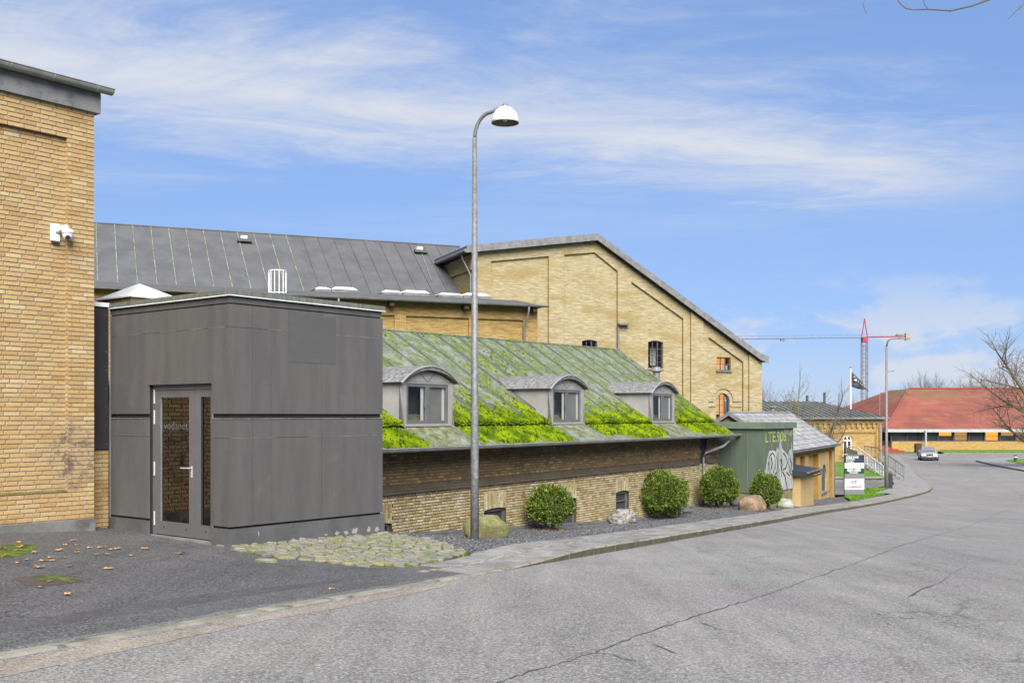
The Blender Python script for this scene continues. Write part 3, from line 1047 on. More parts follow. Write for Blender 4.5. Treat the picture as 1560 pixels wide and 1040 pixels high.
def cobble_mesh(sd_):
    r_ = random.Random(sd_)
    n = 7
    ring = []
    for i in range(n):
        t = 2 * math.pi * i / n + r_.uniform(-.2, .2)
        ex = 0.5 * (abs(math.cos(t)) ** 0.45) * (1 if math.cos(t) > 0 else -1)
        ey = 0.5 * (abs(math.sin(t)) ** 0.45) * (1 if math.sin(t) > 0 else -1)
        ring.append((ex * r_.uniform(0.9, 1.02), ey * r_.uniform(0.88, 1.02)))
    v = [(x, y, -0.06) for x, y in ring] + [(x, y, -0.006) for x, y in ring] + [(x * 0.78, y * 0.74, 0.012) for x, y in ring]
    f = [tuple(range(2 * n, 3 * n))]
    for k in range(2):
        f += [(k * n + i, k * n + (i + 1) % n, (k + 1) * n + (i + 1) % n, (k + 1) * n + i) for i in range(n)]
    me = bpy.data.meshes.new('cobble')
    me.from_pydata(v, [], f)
    me.materials.append(MATS['cobble'])
    return me


cobs = [cobble_mesh(i) for i in range(6)]
cd = Vector((0.93, -0.36)).normalized()
cn_ = Vector((-cd.y, cd.x))
r0 = Vector((-4.2, 13.0))
rowv = -1.2
while rowv < 5.0:
    wd = rnd.uniform(0.09, 0.118)
    a = -2.0 + rnd.random() * 0.2
    while a < 5.5:
        ln = rnd.uniform(0.15, 0.25)
        c = r0 + cd * (a + ln / 2) + cn_ * (rowv + wd / 2)
        if inside((c.x, c.y), APP):
            o = bpy.data.objects.new('cobble', rnd.choice(cobs))
            COL.objects.link(o)
            o.parent = apron
            dx = (apron_z(c.x + 0.05, c.y) - apron_z(c.x - 0.05, c.y)) / 0.1
            dy = (apron_z(c.x, c.y + 0.05) - apron_z(c.x, c.y - 0.05)) / 0.1
            o.location = (c.x, c.y, apron_z(c.x, c.y) + rnd.uniform(-0.006, 0.008))
            nrm = Vector((-dx, -dy, 1)).normalized()
            q = nrm.to_track_quat('Z', 'Y').to_matrix()
            ang = math.atan2(cd.y, cd.x) + rnd.uniform(-0.12, 0.12)
            o.rotation_euler = (Matrix.Rotation(0, 3, 'Z') @ Vector((0, 0, 1)).rotation_difference(nrm).to_matrix() @ Matrix.Rotation(ang, 3, 'Z')).to_euler()
            o.scale = (ln * rnd.uniform(0.86, 0.97), wd * rnd.uniform(0.80, 0.95), 1)
        a += ln + 0.008
    rowv += wd + 0.008
# loose flagstones at the corner of the block
for x, y, sx, sy, an in ((352, 834, 0.55, 0.12, -0.45), (400, 846, 0.42, 0.17, -1.0), (372, 838, 0.3, 0.1, -0.2), (437, 851, 0.3, 0.18, 0.3), (405, 856, 0.3, 0.1, -0.3)):
    q = gp(x, y)
    o = bpy.data.objects.new('flagstone', cobs[rnd.randrange(6)])
    COL.objects.link(o)
    o.parent = apron
    o.location = (q.x, q.y, q.z + 0.035)
    o.rotation_euler = (0, 0, an)
    o.scale = (sx, sy, 1)

# ------------------------------------------------------------------ frames of the buildings
FL = frame((-6.37, 16.0), (1277, 1600))          # brick building at the left: a along its wall, b into it
fl_ax, fl_bx = FL[1], FL[2]
E = fp(FL, 0.478, 0.35, 0)
FB = frame((-3.943, 14.67), (1277, 1600))        # grey block: corner origin
FM = frame((-2.74, 22.4), (1017, 1600))          # long brick building with the mossy roof
FG = frame((-2.42, 66.7), (G.x, G.y))            # tall gable
FMID = frame((1.39, 57.0), (G.x, G.y))           # low wing with roof lights
FS = frame((9.2, 38.4), (1017, 1600))            # substation


def rel_brick(name, L, T, H, m):
    mb = MB()
    mb.box(-L / 2, L / 2, -0.010, T, -H / 2, H / 2)
    me = bpy.data.meshes.new(name)
    # front face and four sides with a softened front edge
    a, h, e = L / 2, H / 2, 0.004
    v = [(-a + e, -0.010, -h + e), (a - e, -0.010, -h + e), (a - e, -0.010, h - e), (-a + e, -0.010, h - e),
         (-a, -0.005, -h), (a, -0.005, -h), (a, -0.005, h), (-a, -0.005, h), (-a, T, -h), (a, T, -h), (a, T, h), (-a, T, h)]
    f = [(0, 1, 2, 3)]
    for k in (0, 4):
        f += [(k + i, k + 4 + i, k + 4 + (i + 1) % 4, k + (i + 1) % 4) for i in range(4)]
    me.from_pydata(v, [], f)
    me.materials.append(MATS[m])
    return me


def brickwork(fr, bricks, parent, m, nmax=300, score=None, joined='brickwork'):
    """bricks: list of (a centre, z centre, length, height, b plane); the largest nmax are objects, the rest one mesh"""
    def key(q):
        w_ = fp(fr, q[0], q[4], q[1])
        x = CX + F * w_.x / w_.y
        return (w_.y if (x > -6 and (score is None or score(x, q))) else w_.y + 1000)
    order = sorted(bricks, key=key)
    ang = math.atan2(fr[1].y, fr[1].x)
    cache = {}
    for a, z, ln, h, b in order[:nmax]:
        kk = (round(ln, 2), round(h, 3))
        if kk not in cache:
            cache[kk] = rel_brick('brick', kk[0], 0.03, kk[1], m)
        inst('brick', cache[kk], parent, fp(fr, a, b + rnd.uniform(-0.002, 0.0025), z), ang)
    mb = MB(fr)
    for a, z, ln, h, b in order[nmax:]:
        d = -0.010 + rnd.uniform(-0.002, 0.0025)
        mb.add([(a - ln / 2, b + d, z - h / 2), (a + ln / 2, b + d, z - h / 2), (a + ln / 2, b + d, z + h / 2), (a - ln / 2, b + d, z + h / 2),
                (a - ln / 2, b + 0.02, z - h / 2), (a + ln / 2, b + 0.02, z - h / 2), (a + ln / 2, b + 0.02, z + h / 2), (a - ln / 2, b + 0.02, z + h / 2)],
               [(0, 1, 2, 3), (0, 4, 5, 1), (1, 5, 6, 2), (2, 6, 7, 3), (3, 7, 4, 0)])
    if mb.v:
        mb.build(joined, m, parent, fix=False, kind='stuff')


# ------------------------------------------------------------------ brick building at the left edge
lb = thing('brick_building', 'tall orange brick building with recessed wall panel, grey fascia and security camera', 'building', fp(FL, -3, 0, 0.0))
pa = px_on(FL, 103)
ZT, ZP, ZPT, ZPB = 6.35, 0.20, 5.90, 0.62
mb = MB(FL)
mb.box(-12, 0, 0.065, 8, -0.6, ZT)                       # core, panel plane
mb.box(pa, 0, 0.0, 0.064, -0.05, ZT)                     # right pier
mb.box(-4.6, -3.9, 0.0, 0.064, -0.05, ZT)
mb.box(-3.9, pa, 0.0, 0.064, ZPT, ZT)
mb.box(-3.9, pa, 0.0, 0.064, -0.05, ZPB)
mb.box(-12, -4.6, 0.0, 0.064, -0.05, ZT)
mb.build('wall', 'mortar', lb)
mb = MB(FL)
mb.box(0.002, 0.46, 0.40, 4, -0.6, 3.44)
mb.build('link_wall', 'mortar', lb)
br = []
HC, LB = 0.0667, 0.228
nrow = int((ZT - ZP) / HC)
hc = (ZT - ZP) / nrow
for r_ in range(nrow):
    z = ZP + (r_ + 0.5) * hc
    sh = (0, 0.5, 0.25, 0.75)[r_ % 4] * 0.24
    inp = ZPB < z < ZPT
    segs = [(pa, 0.0, 0.0), (-3.9, pa - 0.001, 0.065), (-4.5, -3.9, 0.0)] if inp else [(-4.5, 0.0, 0.0)]
    for s0, s1, b in segs:
        a = s1
        first = (0.228, 0.110, 0.170, 0.110)[r_ % 4] if not inp or s1 == 0.0 else (0.228, 0.17, 0.11, 0.2)[r_ % 4]
        while a > s0 + 0.03:
            ln = min(first if first else LB, a - s0)
            first = None
            br.append((a - ln / 2, z, ln - 0.004, hc - 0.014, b))
            a -= ln + 0.012
brickwork(FL, br, lb, 'brick_orange')
br = []
for r_ in range(20):
    z = 0.0 + (r_ + 0.5) * hc
    if z > 1.22:
        break
    a = 0.47
    first = (0.1, 0.228)[r_ % 2]
    while a > 0.02:
        ln = min(first or LB, a)
        first = None
        br.append((a - ln / 2, z, ln - 0.002, hc - 0.011, 0.40))
        a -= ln + 0.012
brickwork(FL, br, lb, 'brick_orange', nmax=0, joined='link_brickwork')
br = [(0.03, ZPB + (i + 0.5) * 0.0667, 0.055, 0.055, pa - 0.0005) for i in range(int((ZPT - ZPB) / 0.0667))]
mb = MB(FL)
for b_, z_b, l_, h_, a_ in br:
    mb.box(a_ - 0.006, a_ + 0.0, 0.001, 0.06, z_b - h_ / 2, z_b + h_ / 2)
mb.build('reveal_bricks', 'brick_orange', lb, kind='stuff')
# concrete plinth, sill of the panel, fascia and gutter
MB(FL).box(-12, 0.015, -0.02, 0.064, -0.6, ZP - 0.012).build('plinth', 'concrete', lb)
MB(FL).bprism([(-0.012, ZPB), (0.064, ZPB + 0.03), (0.064, ZPB - 0.005), (-0.012, ZPB - 0.005)], -3.89, pa - 0.002).build('panel_sill', 'mossy_wood', lb)
fz0, fz1 = ZT - 0.005, ZT + 0.29
mb = MB(FL).box(-12, 0.075, -0.07, 8.1, fz0, fz1)
mb.build('fascia', 'zinc', lb)
mb = MB(FL)
mb.bprism([(-0.10, fz1 + 0.06), (4, fz1 + 0.5), (8.1, fz1 + 0.06), (8.1, fz1 + 0.003), (-0.07, fz1 + 0.003)], -12, 0.07)
mb.build('roof', 'roof_felt', lb)


def gutter(fr, a0, a1, b, z, r, parent, brackets, m='zinc', n=9, name='gutter'):
    """half-round gutter with its rim at height z, centre line at b"""
    mb = MB(fr)
    prof_o = [(b + r * math.cos(math.pi + math.pi * i / n), z + r * math.sin(math.pi + math.pi * i / n)) for i in range(n + 1)]
    prof_i = [(b + (r - 0.008) * math.cos(2 * math.pi - math.pi * i / n), z + (r - 0.008) * math.sin(2 * math.pi - math.pi * i / n)) for i in range(n + 1)]
    mb.bprism(prof_o + prof_i, a0, a1)
    for e in (a0, a1):
        mb.bprism(prof_o, e - 0.003, e + 0.003)
    mb.tube([(a0, b - r, z), (a1, b - r, z)], 0.012, 6)
    g = mb.build(name, m, parent)
    for k in brackets:
        mb = MB(fr)
        pr = [(b + (r + 0.006) * math.cos(math.pi + math.pi * i / n), z + (r + 0.006) * math.sin(math.pi + math.pi * i / n)) for i in range(n + 1)]
        pr2 = [(b + (r - 0.001) * math.cos(2 * math.pi - math.pi * i / n), z + (r - 0.001) * math.sin(2 * math.pi - math.pi * i / n)) for i in range(n + 1)]
        mb.bprism(pr + pr2, k - 0.013, k + 0.013)
        mb.build('bracket', m, g)
    return g


gutter(FL, -12, 0.20, -0.165, fz1 + 0.075, 0.085, lb, [px_on(FL, x, -0.165) for x in (14, 80, 147)], m='zinc_light')
# black cladding panel on the link, white trims
MB(FL).box(0.012, 0.455, 0.36, 0.399, 1.22, 3.45).build('black_panel', 'black_panel', lb)
for zz in [1.3 + 0.29 * i for i in range(8)]:
    for aa in (0.06, 0.41):
        MB(FL).box(aa - 0.006, aa + 0.006, 0.356, 0.3595, zz - 0.006, zz + 0.006).build('rivet', 'zinc', lb)
MB(FL).box(-0.006, 0.010, 0.352, 0.398, 1.2, 3.46).build('corner_trim', 'white_paint', lb)
MB(FL).tube([(0.463, 0.33, 0.12), (0.463, 0.33, 3.5)], 0.011, 6).build('downpipe', 'zinc', lb)
MB(FL).box(-0.01, 0.46, 0.33, 0.43, 3.455, 3.52).build('link_flashing', 'white_paint', lb)
MB(FL).box(0.0, 0.46, 0.44, 5.2, 3.445, 3.50).build('link_roof', 'roof_felt', lb)

# security camera
ca = px_on(FL, 84, 0.05)
cz = zpx(FL, 84, 355, 0.05)
sc = thing('security_camera', 'white dome security camera on a wall box in the recessed brick panel', 'camera', fp(FL, ca, 0.055, cz))
MB(FL).box(ca - 0.075, ca + 0.055, 0.015, 0.0545, cz - 0.12, cz + 0.13).build('mounting_box', 'white_paint', sc)
MB(FL).box(ca - 0.06, ca + 0.05, 0.0, 0.05, cz - 0.155, cz - 0.122).build('cable_gland', 'wood_dark', sc)
MB(FL).tube([(ca, 0.03, cz + 0.01), (ca + 0.06, -0.06, cz + 0.07), (ca + 0.09, -0.10, cz + 0.085), (ca + 0.10, -0.12, cz + 0.04)], [0.03, 0.036, 0.038, 0.04], 10).build('arm', 'white_paint', sc, True)
cc = (ca + 0.10, -0.13, cz)
MB(FL).lathe(cc, [(0.001, 0.06), (0.05, 0.055), (0.082, 0.03), (0.086, 0.0), (0.086, -0.012), (0.001, -0.012)], 20).build('housing', 'white_paint', sc, True)
MB(FL).lathe(cc, [(0.078, -0.014), (0.076, -0.05), (0.062, -0.085), (0.035, -0.106), (0.001, -0.112)], 20).build('eyeball', 'white_paint', sc, True)
lp = Vector(fp(FL, cc[0], cc[1], cz - 0.062))
ld = (Vector((0, 0, EYE)) - lp)
ld.z = 0
ld = ld.normalized() * 0.066 + Vector((0, 0, -0.02))
MB().tube([tuple(lp + ld), tuple(lp + ld * 1.18)], 0.036, 16).build('lens', 'black', sc)

# ------------------------------------------------------------------ grey entrance block
gb = thing('entrance_block', 'dark grey rendered flat roofed entrance block with glazed double door', 'building', fp(FB, 1.5, 1.5, -0.1))
BW, BD = 2.967, 3.08
D0, D1, DZ0, DZ1 = 0.425, 2.01, -0.05, 2.206
G1, G2 = (0.155, 0.19), (1.712, 1.774)
ZTOP = 3.31
mb = MB(FB)                                              # recessed core (shows in the grooves)
mb.box(0.03, BW - 0.03, 0.03, D0, -0.6, 3.45)
mb.box(0.03, BW - 0.03, D1, BD + 0.0, -0.6, 3.45)
mb.box(0.03, BW - 0.03, D0, D1, DZ1, 3.45)
mb.box(0.9, BW - 0.03, D0, D1, -0.6, DZ1)
mb.build('core_wall', 'groove', gb)
# plinth ring
mb = MB(FB)
mb.box(-0.022, BW + 0.022, -0.022, 0.029, -0.6, G1[0])
mb.box(-0.022, 0.029, 0.029, D0 - 0.004, -0.6, G1[0])
mb.box(-0.022, 0.029, D1 + 0.004, BD, -0.6, G1[0])
mb.box(BW - 0.029, BW + 0.022, 0.029, BD, -0.6, G1[0])
mb.build('plinth', 'grey_plinth', gb)
# wall panels, street side (a) and door side (b)
av = [0.0, 0.393, 0.72, 1.677, 2.62, BW]
gap = 0.0022
for (z0, z1) in ((G1[1], 1.43), (1.43, G2[0]), (G2[1], 2.99), (2.99, ZTOP)):
    zz0 = z0 + (gap if z0 in (1.43, 2.99) else 0)
    zz1 = z1 - (gap if z1 in (1.43, 2.99) else 0)
    for l, r_ in zip(av, av[1:]):
        MB(FB).box(l + (gap if l else 0.0), r_ - (gap if r_ < BW else 0), rnd.uniform(-0.0012, 0.0012), 0.029, zz0, zz1).build('wall_panel', 'grey_render', gb)
    for l, r_ in ((0.03, D0 - 0.004), (D1 + 0.004, BD)):
        MB(FB).box(rnd.uniform(-0.001, 0.001), 0.029, l, r_, zz0, zz1).build('wall_panel', 'grey_render', gb)
    if z1 > DZ1:
        MB(FB).box(0.0, 0.029, D0 - 0.003, D1 + 0.003, max(zz0, DZ1 + 0.004), zz1).build('wall_panel', 'grey_render', gb)
    MB(FB).box(BW - 0.029, BW, 0.03, BD, zz0, zz1).build('wall_panel', 'grey_render', gb)
pl_, pr_ = px_on(FB, 440), px_on(FB, 512)
MB(FB).box(pl_, pr_, -0.0034, -0.0016, zpx(FB, 476, 553), zpx(FB, 476, 481)).build('repainted_patch', 'grey_patch', gb)
for zz in (2.99, 1.43):                                  # broken line of pale filler in the horizontal joints
    a = 0.02
    while a < BW - 0.1:
        l_ = rnd.uniform(0.12, 0.6)
        if rnd.random() < 0.75:
            MB(FB).box(a, min(a + l_, BW - 0.02), -0.0026, 0.004, zz - 0.003 + rnd.uniform(-0.002, 0.002), zz + 0.0035).build('joint_filler', 'filler', gb)
        a += l_ + 0.02
    if zz > 2:
        for l_, r2 in ((0.1, 0.5), (0.62, 0.95), (1.3, 1.7), (2.2, 2.9)):
            MB(FB).box(-0.0026, 0.004, l_, r2, zz - 0.003, zz + 0.003).build('joint_filler', 'filler', gb)
mb = MB(FB)
for z0_ in (G2[0], ):
    mb.box(0.0, BW, -0.008, -0.0015, z0_ - 0.012, z0_ - 0.0005)
    mb.box(-0.008, -0.0015, 0.0, D0 - 0.004, z0_ - 0.012, z0_ - 0.0005)
    mb.box(-0.008, -0.0015, D1 + 0.004, BD, z0_ - 0.012, z0_ - 0.0005)
mb.build('groove_trim', 'filler', gb, kind='stuff')
# roof edge
MB(FB).box(0.012, BW - 0.012, 0.012, BD, ZTOP + 0.02, 3.42).build('fascia', 'grey_render', gb)
mb = MB(FB)
mb.box(-0.03, BW + 0.03, -0.03, 0.22, 3.424, 3.51)
mb.box(-0.03, 0.22, 0.22, BD + 0.05, 3.424, 3.51)
mb.box(BW - 0.22, BW + 0.03, 0.22, BD + 0.05, 3.424, 3.51)
mb.build('coping', 'coping', gb)
mb = MB(FB)
mb.box(-0.034, BW + 0.034, -0.034, -0.0305, 3.424, 3.436)
mb.box(-0.034, -0.0305, -0.0305, BD + 0.05, 3.424, 3.436)
mb.build('drip_edge', 'white_paint', gb)
MB(FB).box(0.2, BW - 0.2, 0.2, BD + 0.2, 3.42, 3.455).build('roof', 'roof_felt', gb)
# flaking paint on the plinth
for x, y, sx, sy in ((448, 824, .10, .045), (460, 822, .06, .05), (436, 825, .02, .02), (497, 814, .03, .02), (513, 812, .045, .045), (527, 811, .05, .04), (541, 808, .07, .05), (562, 806, .035, .06), (574, 806, .045, .05), (420, 826, .02, .02), (394, 812, .012, .05)):
    a, z = px_on(FB, x, -0.022), zpx(FB, x, y, -0.022)
    n = 14
    pts = []
    for i in range(n):
        t = 2 * math.pi * i / n
        k = rnd.uniform(0.45, 1.1)
        pts.append((a + sx * k * math.cos(t) * 1.25, z + sy * k * math.sin(t)))
    MB(FB).prism(pts, -0.0245, -0.0215).build('flaked_patch', 'peel_white', gb)
# door: frame, two leaves
RB = 0.075                                               # door plane set back
mb = MB(FB)
mb.box(RB, RB + 0.07, D0, D0 + 0.06, DZ0, DZ1)
mb.box(RB, RB + 0.07, D1 - 0.06, D1, DZ0, DZ1)
mb.box(RB, RB + 0.07, D0 + 0.06, D1 - 0.06, DZ1 - 0.075, DZ1)
mb.build('door_frame', 'frame_grey', gb)
MB(FB).box(-0.05, RB + 0.1, D0 - 0.02, D1 + 0.02, DZ0 - 0.09, DZ0 - 0.003).build('door_step', 'concrete', gb)
MB(FB).box(0.5, 0.899, D0, D1, -0.05, DZ1).build('lobby_wall', 'interior_dark', gb)
for (l0, l1, g0, g1, nm) in ((0.952, D1 - 0.063, 1.08, 1.83, 'main'), (D0 + 0.063, 0.946, 0.565, 0.80, 'side')):
    z0, z1 = DZ0 + 0.012, DZ1 - 0.079
    gz0, gz1 = 0.16, 2.02
    mb = MB(FB)
    x0, x1 = RB + 0.012, RB + 0.062
    mb.box(x0, x1, l0, g0, z0, z1)
    mb.box(x0, x1, g1, l1, z0, z1)
    mb.box(x0, x1, g0, g1, z0, gz0)
    mb.box(x0, x1, g0, g1, gz1, z1)
    door = mb.build('door', 'frame_grey', gb)
    MB(FB).box(x0 + 0.022, x0 + 0.03, g0, g1, gz0, gz1).build('pane', 'glass_door', door)
    mb = MB(FB)
    mb.box(x0 + 0.003, x0 + 0.0215, g0 + 0.0005, g0 + 0.012, gz0, gz1)
    mb.box(x0 + 0.003, x0 + 0.0215, g1 - 0.02, g1 - 0.0005, gz0, gz1)
    mb.build('glazing_bead', 'zinc' if nm == 'main' else 'groove', door)
    hb = (l1 + 0.012) if nm == 'main' else (l0 - 0.012)
    for hz in (1.94, 1.63, 0.85, 0.10):
        MB(FB).tube([(RB - 0.004, hb, hz - 0.01), (RB - 0.004, hb, hz + 0.20)], 0.013, 8).build('hinge', 'steel', door)
    for kb in ((g0 + 0.08, g1 - 0.1) if nm == 'main' else ((g0 + g1) / 2,)):
        MB(FB).box(x0 - 0.004, x0 - 0.0005, kb - 0.012, kb + 0.012, 0.06, 0.085).build('drain_cap', 'black', door)
    if nm == 'main':
        hz = 0.98
        mb = MB(FB)
        mb.box(x0 - 0.008, x0 - 0.0005, 1.0, 1.035, hz - 0.14, hz + 0.03)
        mb.tube([(x0 - 0.008, 1.018, hz), (x0 - 0.05, 1.018, hz), (x0 - 0.055, 1.03, hz), (x0 - 0.055, 1.22, hz - 0.004)], 0.010, 8)
        mb.build('handle', 'steel', door)
        main_door = door


def text_mesh(name, body, size, m, parent, origin, xdir, zdir, extrude=0.001, width=None, bold=0.0):
    """flat lettering laid in the plane of xdir and zdir"""
    cu = bpy.data.curves.new(name, 'FONT')
    cu.body = body
    cu.size = size
    cu.offset = bold
    cu.resolution_u = 3
    ob = bpy.data.objects.new(name, cu)
    COL.objects.link(ob)
    dg = bpy.context.evaluated_depsgraph_get()
    dg.update()
    me = bpy.data.meshes.new_from_object(ob.evaluated_get(dg))
    bpy.data.objects.remove(ob, do_unlink=True)
    xd, zd = Vector(xdir).normalized(), Vector(zdir).normalized()
    sx = 1.0
    if width and len(me.vertices):
        sx = width / max(v.co.x for v in me.vertices)
    org = ORG[parent.name]
    for v in me.vertices:
        q = Vector(origin) + xd * v.co.x * sx + zd * v.co.y
        v.co = q - org
    me.materials.clear()
    me.materials.append(MATS[m])
    o = bpy.data.objects.new(name, me)
    COL.objects.link(o)
    o.parent = parent
    return o


bxv = Vector((FB[2].x, FB[2].y, 0))
t0 = fp(FB, RB + 0.012 + 0.0205, 1.80, 1.545)
text_mesh('lettering', 'vodanet', 0.17, 'print_grey', main_door, t0 + bxv * -0.03, -bxv, (0, 0, 1), width=0.62, bold=-0.003)

# roof light dome (pyramid) on the link roof
N0 = Vector((-6.235, 17.2))
FP = (N0, FB[1], FB[2])
pz = 3.56
dome = thing('pyramid_skylight', 'white pyramid skylight on a mossy timber kerb above the grey block', 'skylight', (N0.x, N0.y, pz))
MB(FP).box(0, 0.95, 0, 1.05, pz, pz + 0.13).build('kerb_frame', 'mossy_wood', dome)
mb = MB(FP)
mb.add([(-0.03, -0.03, pz + 0.132), (0.98, -0.03, pz + 0.132), (0.98, 1.08, pz + 0.132), (-0.03, 1.08, pz + 0.132), (-0.03, -0.03, pz + 0.152), (0.98, -0.03, pz + 0.152), (0.98, 1.08, pz + 0.152), (-0.03, 1.08, pz + 0.152), (0.475, 0.525, pz + 0.44)],
       [(3, 2, 1, 0), (0, 1, 5, 4), (1, 2, 6, 5), (2, 3, 7, 6), (3, 0, 4, 7), (4, 5, 8), (5, 6, 8), (6, 7, 8), (7, 4, 8)])
mb.build('dome', 'dome_white', dome)

# ------------------------------------------------------------------ long brick building with mossy roof
mo = thing('brick_building', 'long low brick building with mossy green roof and three arched dormers', 'building', fp(FM, 9, 2, -1.2))
WLEN = px_on(FM, 1093)
A0 = -1.8
ZB = 0.04                                               # underside of the string course
GZ = 1.06                                               # gutter rim
GB = -0.50
wins = [(-0.72, 0.28), (3.83, 4.83), (7.5, 8.48), (10.93, 11.82)]
WZ1 = -0.54
holes = [(l, r_, -1.35 if l > 7 else -1.15, WZ1, 0.04) for l, r_ in wins]
mb = MB(FM)
wall_cols(mb, A0, WLEN, -2.6, lambda a: ZB, 0.0, 0.3, holes)
mb.box(A0, 17.45, -0.045, 0.3, ZB + 0.001, 1.0)
mb.box(18.0, WLEN, -0.045, 0.3, ZB + 0.001, 1.0)
mb.box(17.45, 18.0, 0.05, 0.3, ZB + 0.001, 1.0)
mb.box(A0, WLEN, 0.301, 0.32, -2.6, 1.0)
mb.build('wall', 'mortar_dark', mo)
# gable ends and back
mb = MB(FM)
BB = 4.766 - 0.5
ROOFPTS = lambda a: None
rz = lambda a: EYE + 2.36 + (a - 5.2) * 0.0145            # ridge height along the roof
for a in (A0, WLEN - 0.3):
    mb.bprism([(0.321, -2.6), (2 * BB - 0.3, -2.6), (2 * BB - 0.3, 1.0), (BB, rz(a) - 0.2), (0.321, 1.25)], a, a + 0.299)
mb.box(A0 + 0.3, WLEN - 0.3, 2 * BB - 0.6, 2 * BB - 0.3, -2.6, 1.0)
mb.build('gable_wall', 'mortar_dark', mo)
# bricks
lo_, up_ = [], []
hc = 0.0672


def in_hole(a0, a1, z):
    for l, r_, z0, z1, rs in holes:
        if a1 > l - 0.01 and a0 < r_ + 0.01 and z0 < z < z1 + 0.40:
            return True
    return False


r_ = 0
z = ZB - 0.035
while z > -2.35:
    a = A0 + (0.06 if r_ % 4 == 1 else 0.18 if r_ % 4 == 3 else 0.0)
    ln = 0.229 if r_ % 2 else 0.108
    zlow = ground(*fp(FM, WLEN * 0.5, 0, 0)[:2])
    while a < WLEN - 0.02:
        l2 = min(ln, WLEN - a)
        q = fp(FM, a, 0, 0)
        if z > ground(q.x, q.y) - 0.15 and l2 > 0.04:
            hit = [h for h in holes if a + l2 > h[0] - 0.004 and a < h[1] + 0.004 and h[2] - 0.02 < z < h[3] + 0.40]
            if not hit:
                lo_.append((a + l2 / 2, z, l2 - 0.005, hc - 0.0175, 0.0))
            else:
                h = hit[0]
                if a < h[0] - 0.03:
                    l3 = h[0] - 0.008 - a
                    lo_.append((a + l3 / 2, z, l3, hc - 0.0175, 0.0))
                if a + l2 > h[1] + 0.03:
                    l3 = a + l2 - h[1] - 0.008
                    lo_.append((h[1] + 0.008 + l3 / 2, z, l3, hc - 0.0175, 0.0))
        a += ln + 0.0135
    z -= hc
    r_ += 1
# soldier lintels (two bricks high) over the windows
for l, r2, z0, z1, rs in holes:
    n = int((r2 - l) / 0.067)
    wdt = (r2 - l) / n
    mb = MB(FM)
    for i in range(n):
        a = l + (i + 0.5) * wdt
        t = (a - l) / (r2 - l) * 2 - 1
        dz = -rs * t * t
        cut = (0.12, 0.24, 0.30)[i % 3]
        for q0, q1 in ((0.004, cut), (cut + 0.008, 0.385)):
            mb.box(a - wdt / 2 + 0.009, a + wdt / 2 - 0.009, -0.012, 0.02, z1 + dz + q0 + (0 if q0 > 0.01 else 0), z1 + (dz if q1 < 0.35 else 0) + q1)
    mb.build('soldier_lintel', 'brick_pale', mo)
brickwork(FM, lo_, mo, 'brick_pale', nmax=300, score=lambda x, q: x > 584 and q[1] > -1.05)
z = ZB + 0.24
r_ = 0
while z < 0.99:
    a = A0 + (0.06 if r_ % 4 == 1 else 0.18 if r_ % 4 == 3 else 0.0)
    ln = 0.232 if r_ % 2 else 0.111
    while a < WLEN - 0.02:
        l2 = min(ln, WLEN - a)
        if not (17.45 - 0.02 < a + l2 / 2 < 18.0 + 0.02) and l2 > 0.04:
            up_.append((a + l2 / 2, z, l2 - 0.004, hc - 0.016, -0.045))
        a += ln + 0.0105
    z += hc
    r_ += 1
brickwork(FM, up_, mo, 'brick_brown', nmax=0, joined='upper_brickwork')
# sooty string course: three projecting brick courses
for k, (z0, z1, pr_) in enumerate(((0.045, 0.105, 0.075), (0.112, 0.165, 0.065), (0.172, 0.20, 0.055))):
    mb = MB(FM)
    a = A0
    while a < WLEN:
        if not 17.3 < a < 18.0:
            mb.box(a, min(a + 0.234, WLEN), -pr_ + rnd.uniform(-0.002, 0.002), -0.044, z0, z1)
        a += 0.24
    mb.build('string_course', 'soot_band', mo, kind='stuff')
# foot of the wall
mb = MB(FM)
for a0_, a1_ in ((A0, 5.5), (5.5, 12), (12, WLEN)):
    n = 6
    for i in range(n):
        l, r2 = a0_ + (a1_ - a0_) * i / n, a0_ + (a1_ - a0_) * (i + 1) / n
        q0, q1 = fp(FM, l, -0.1, 0), fp(FM, r2, -0.1, 0)
        g0, g1 = ground(q0.x, q0.y) + 0.11, ground(q1.x, q1.y) + 0.11
        mb.add([(l, -0.20, g0 - 0.4), (r2, -0.20, g1 - 0.4), (r2, -0.013, g1 - 0.4), (l, -0.013, g0 - 0.4), (l, -0.20, g0 - 0.01), (r2, -0.20, g1 - 0.01), (r2, -0.013, g1 + 0.02), (l, -0.013, g0 + 0.02)],
               [(0, 3, 2, 1), (4, 5, 6, 7), (0, 1, 5, 4), (1, 2, 6, 5), (2, 3, 7, 6), (3, 0, 4, 7)])
mb.build('wall_foot', 'stone_grey', mo)
# cellar windows
for l, r2, z0, z1, rs in holes:
    mb = MB(FM)
    top = arc(l + 0.001, r2 - 0.001, z1 - rs - 0.002, rs)
    mb.prism([(l + 0.001, z0), (l + 0.055, z0), (l + 0.055, z1 - rs - 0.05), (l + 0.001, z1 - rs - 0.002)], 0.07, 0.13)
    mb.prism([(r2 - 0.055, z0), (r2 - 0.001, z0), (r2 - 0.001, z1 - rs - 0.002), (r2 - 0.055, z1 - rs - 0.05)], 0.07, 0.13)
    mb.prism(top + [(r2 - 0.055, z1 - rs - 0.05), (l + 0.055, z1 - rs - 0.05)], 0.07, 0.13)
    mb.box(l + 0.055, r2 - 0.055, 0.075, 0.12, z1 - 0.33, z1 - 0.30)
    wn = mb.build('cellar_window', 'dormer_frame', mo)
    MB(FM).box(l + 0.05, r2 - 0.05, 0.098, 0.104, z0, z1 - rs).build('pane', 'glass', wn)
    MB(FM).box(l + 0.01, r2 - 0.01, 0.135, 0.14, z0, z1 - 0.05).build('blind', 'dormer_frame', wn)
